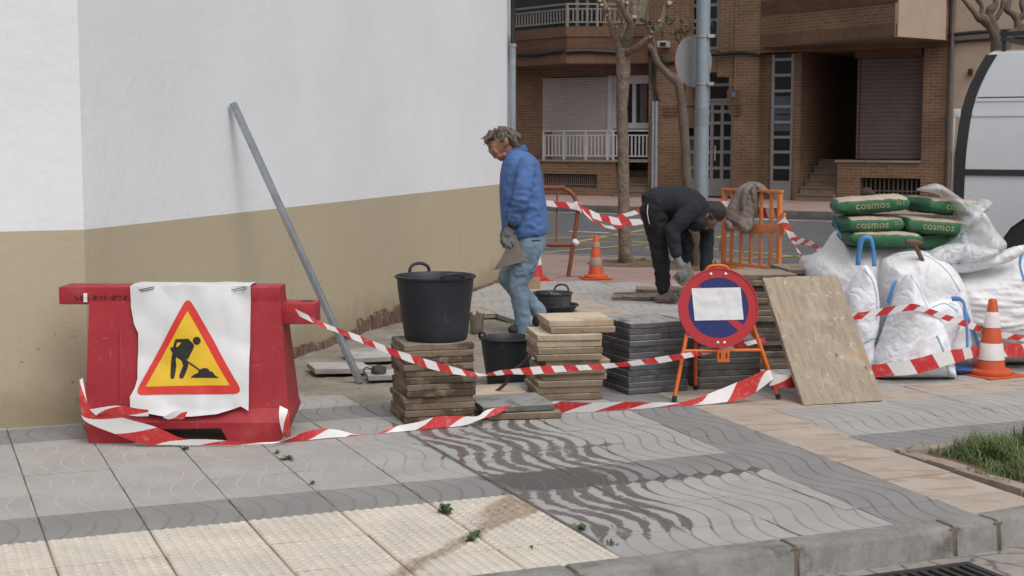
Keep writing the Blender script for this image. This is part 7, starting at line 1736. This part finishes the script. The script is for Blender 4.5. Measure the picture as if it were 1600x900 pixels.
# gloves
def glove(name, parent, wrist, palm, tips, thumb, cuff, mat=M_GLOVE):
    mb = MB(); capsule(mb, cuff, .040, wrist, .036); capsule(mb, wrist, .036, palm, .043)
    for k, (a, b, c) in enumerate(tips): r = (.0125, .0135, .013, .0115)[k]; capsule(mb, palm.lerp(a, .6), r * 1.15, a, r * 1.1); capsule(mb, a, r * 1.1, b, r); capsule(mb, b, r, c, r * .9)
    capsule(mb, thumb[0], .0165, thumb[1], .0145); capsule(mb, thumb[1], .0145, thumb[2], .012); return fuse(name, mb, mat, parent, .0062, 2)
glove('glove', man1, J(799.5, 354, -.21), hp, [(J(788.5, 365, -.20), J(786, 374, -.215), J(788, 380, -.218)), (J(792, 369, -.21), J(790, 379, -.222), J(793, 385, -.222)), (J(796, 370.5, -.215), J(795.5, 381, -.225), J(798, 386, -.225)), (J(799.8, 369, -.215), J(801, 378, -.225), J(803, 383, -.225))], (J(791, 359, -.18), J(786, 366, -.155), J(787, 373, -.15)), J(800.5, 350, -.213))
mb = MB(); capsule(mb, J(801, 349.5, -.213), .043, J(800, 353.5, -.212), .040); fuse('glove_cuff', mb, M('glove_cuff', (.022, .026, .03), .9), man1, .008, 1)
glove('glove', man1, J(791.5, 356, .10), J(789, 366, .05), [(J(785, 370, .03), J(783, 378, .0), J(786, 382, -.02)), (J(787, 372, .03), J(786, 382, .0), J(788, 386, -.02)), (J(790, 372, .03), J(790, 383, .0), J(792, 386, -.02)), (J(793, 371, .03), J(794, 380, .0), J(795, 383, -.02))], (J(786, 362, .03), J(783, 368, .0), J(785, 373, -.02)), J(792, 353, .11))
# the broken slab he carries
def fragment(name, pts, Y0_, th, ysk, label, mat, seed):
    mb = MB(); rr = random.Random(seed); P = []
    k = len(pts)
    for i in range(k):
        a, b = Vector(pts[i]), Vector(pts[(i + 1) % k]); m = max(2, int((b - a).length / 4))
        for j in range(m): q = a.lerp(b, j / m); P.append((q.x + rr.uniform(-.5, .5) * (j > 0), q.y + rr.uniform(-.5, .5) * (j > 0)))
    F_ = [D(x, y, Y0_ + ysk * (x - pts[0][0])) for x, y in P]; B_ = [v + Vector((.012, th, .006)) for v in F_]; k = len(P)
    mb.add(F_ + B_, [tuple(range(k)), tuple(range(k, 2 * k))[::-1]] + [(i, (i + 1) % k, k + (i + 1) % k, k + i) for i in range(k)])
    c = sum(F_, Vector()) / k; o = mb.build(name, mat, None, origin=tuple(c), bevel=.003, bseg=1); return tag(o, label, 'broken slab')
M_FRAG = M('fragment_stone', (.16, .135, .115), .9, .25, 12, .4, 50, dirt=(.10, .085, .07), dirt_amt=.45, dirt_scale=8)
fragment('slab_fragment', [(786, 371), (803, 366), (812, 386), (821, 409), (800, 414), (769, 423), (783, 404), (789, 392)], Y1 - .225, .038, .0006, 'broken piece of slab hanging from the glove of the man in blue', M_FRAG, 3)

# ---------------------------------------------------------------- man in black, bending down
Y2 = 14.25; K = lambda x, y, d=0.0: D(x, y, Y2 + d); px2 = Y2 / F_PX
man2 = thing('person', 'man in dark sweater and black tracksuit bottoms bending down over a slab', 'person', G(1045, 470, 0))
mb = MB()
HR = Matrix.Rotation(R(42), 3, 'Y')
ellip(mb, K(1116, 333), (.100, .076, .098), HR); ellip(mb, K(1110, 343), (.080, .066, .075), HR); capsule(mb, K(1107, 349), .042, K(1103, 355.5), .024); capsule(mb, K(1112.5, 352), .014, K(1114, 356.5), .015); capsule(mb, K(1117, 349, -.03), .012, K(1117, 349, .03), .012)
capsule(mb, K(1109.5, 356, -.02), .009, K(1109.5, 356, .02), .009)
for s in (-1, 1): ellip(mb, K(1103.5, 337, s * .076), (.024, .012, .034), Matrix.Rotation(R(60), 3, 'Y'))
chain(mb, [(K(1104, 334), .060), (K(1092, 330), .065), (K(1078, 325), .11)]); chain(mb, [(K(1078, 325), .11), (K(1045, 318), .12), (K(1022, 322), .12)])
for s, hip, kn, an, toe in ((-1, (1021, 330), (1031, 392), (1037, 450), (1053, 465)), (1, (1034, 332), (1070, 376), (1071, 424), (1084, 438))):
    d = s * .10 if s < 0 else .18; chain(mb, [(K(*hip, s * .09), .085), (K(*kn, d), .054), (K(*an, d), .038)]); capsule(mb, K(*an, d), .036, K(*toe, d), .028)
el, wr = K(1050.5, 361, -.26), K(1058, 401, -.30); chain(mb, [(K(1079, 328, -.19), .058), (el, .046), (wr, .034)])
pm = K(1064, 416, -.31); tips2 = [(K(1069, 421, -.33), K(1073, 427, -.335), K(1072, 433, -.33)), (K(1066.5, 424, -.34), K(1070, 431, -.345), K(1068, 437, -.335)), (K(1062.5, 425, -.34), K(1065, 433, -.345), K(1063, 438, -.335)), (K(1059.5, 423, -.335), K(1060, 430, -.34), K(1059, 434, -.33))]; th2 = (K(1068, 412, -.28), K(1075, 415, -.26), K(1078, 421, -.27))
hand(mb, wr, pm, tips2, .0095, th2)
el2, wr2 = K(1104, 380, .20), K(1102, 424, .12); chain(mb, [(K(1100, 334, .18), .058), (el2, .046), (wr2, .034)]); pm2 = K(1099, 438, .08)
tp = [(K(1094, 442, .05), K(1090, 446, .03), K(1088, 451, .02)), (K(1096, 445, .05), K(1093, 451, .03), K(1091, 456, .02)), (K(1099, 446, .05), K(1097, 453, .03), K(1095, 457, .02)), (K(1102, 445, .05), K(1101, 451, .03), K(1099, 455, .02))]; hand(mb, wr2, pm2, tp, .0095, (K(1095, 435, .05), K(1090, 438, .02), K(1087, 443, .01)))
fuse('body', mb, M_SKIN2, man2, .006, 2)
for s in (-1, 1): mb = MB(); ellip(mb, K(1115.2, 350.5, s * .032), (.007, .010, .009), None, 10, 6); mb.build('eye', bpy.data.materials['eye_dark'], man2, world=True, smooth=True)
mb = MB(); ellip(mb, K(1118, 331), (.106, .083, .101), HR); ellip(mb, K(1111, 326), (.085, .080, .070), HR); capsule(mb, K(1105, 330, -.05), .030, K(1106, 329, .05), .030)
capsule(mb, K(1109, 336, -.072), .018, K(1113, 342, -.068), .014); capsule(mb, K(1109, 336, .072), .018, K(1113, 342, .068), .014)
fuse('hair', mb, hair_mat('dark_hair', (.010, .008, .007), (.024, .019, .016)), man2, .007, 2, lambda p: .003 * noise.noise(p * 70))
mb = MB()
def ringv(x, y, ang, rn, ry): a = R(ang); n = Vector((-math.sin(a), 0, math.cos(a))); return (K(x, y), n * rn, Y_ * ry)
loft(mb, [ringv(1019, 322, 42, .150, .190), ringv(1028, 317.5, 30, .158, .205), ringv(1039, 315.5, 14, .156, .21), ringv(1053, 316, -3, .158, .215), ringv(1069, 320, -12, .172, .22), ringv(1083, 325.5, -18, .165, .215), ringv(1094, 330, -20, .130, .175), ringv(1101, 333, -20, .088, .105)])
chain(mb, [(K(1082, 326, -.175), .085), (K(1066, 342, -.24), .080), (el, .068), (K(1054, 382, -.28), .062), (K(1057, 397, -.297), .052)])
chain(mb, [(K(1098, 332, .16), .085), (K(1103, 355, .20), .078), (el2, .072), (K(1104, 402, .16), .066), (K(1102, 420, .13), .054)])
ellip(mb, K(1086, 345), (.12, .17, .10))
fuse('sweater', mb, cloth_mat('dark_wool', (.0105, .0115, .0185), (.016, .0175, .026), .45, 6), man2, .012, 5, folds_w(.011, 5, 7, 6))
mb = MB(); loft(mb, [ringv(1097, 331, -20, .102, .110), ringv(1104, 334, -20, .078, .082)]); fuse('collar', mb, M('collar_dark', (.016, .018, .026), .9), man2, .009, 2)
mb = MB()
ellip(mb, K(1022, 326), (.140, .185, .150)); loft(mb, [ringv(1018, 324, 45, .140, .178), ringv(1026, 318.5, 34, .142, .185)])
chain(mb, [(K(1022, 332, -.09), .130), (K(1028, 362, -.10), .108), (K(1031, 392, -.105), .086), (K(1034, 420, -.105), .078), (K(1036, 443, -.105), .068), (K(1036, 450, -.105), .066)])
chain(mb, [(K(1032, 334, .09), .125), (K(1055, 358, .15), .102), (K(1071, 378, .18), .084), (K(1072, 400, .18), .076), (K(1071, 422, .18), .066)])
fuse('trousers', mb, cloth_mat('black_tracksuit', (.0075, .0075, .0085), (.016, .016, .018), .40, 5), man2, .012, 4, folds_w(.016, 7, 12, 9))
mb = MB(); mb.tube(spline([K(1012.5, 320, -.19), K(1011.5, 332, -.225), K(1013, 342, -.225), K(1015, 350, -.215)], 4), .0042, 5); mb.build('piping', M('piping_white', (.5, .5, .5), .6), man2, world=True)
M_SNK = cloth_mat('grey_sneaker', (.13, .12, .125), (.05, .05, .055), .48, 16)
for s, a, t in ((-1, K(1037, 458, -.105), K(1054, 466, -.12)), (1, K(1071, 432, .18), K(1084, 440, .17))):
    a.z, t.z = .075, .052; mb = MB(); h = Vector((a.x - .045, a.y, .05)); capsule(mb, h, .045, t, .040); capsule(mb, a, .046, a.lerp(t, .45) + Vector((0, 0, .006)), .040); sh_ = fuse('sneaker', mb, M_SNK, man2, .009, 2)
    mb = MB(); capsule(mb, Vector((h.x, h.y, .018)), .046, Vector((t.x, t.y, .018)), .044)
    for v in mb.v: v.z = .006 + (v.z + .03) * .30
    q = fuse('sole', mb, M('sole_red', (.16, .045, .04), .7) if s < 0 else bpy.data.materials['sole_red'], man2, .009, 1); mw = q.matrix_basis.copy(); q.parent = sh_
glove('glove', man2, K(1059, 405, -.302), pm, tips2, th2, K(1058, 402, -.30)); glove('glove', man2, K(1101.5, 428, .11), pm2, tp, (K(1095, 435, .05), K(1090, 438, .02), K(1087, 443, .01)), K(1102, 424, .12))
fragment('slab_fragment', [(1049, 433), (1062, 423), (1077, 410), (1081, 420), (1084, 434), (1067, 448), (1058, 442)], Y2 - .325, .04, .0006, 'broken piece of slab held by the bending man in black', M_FRAG, 5)
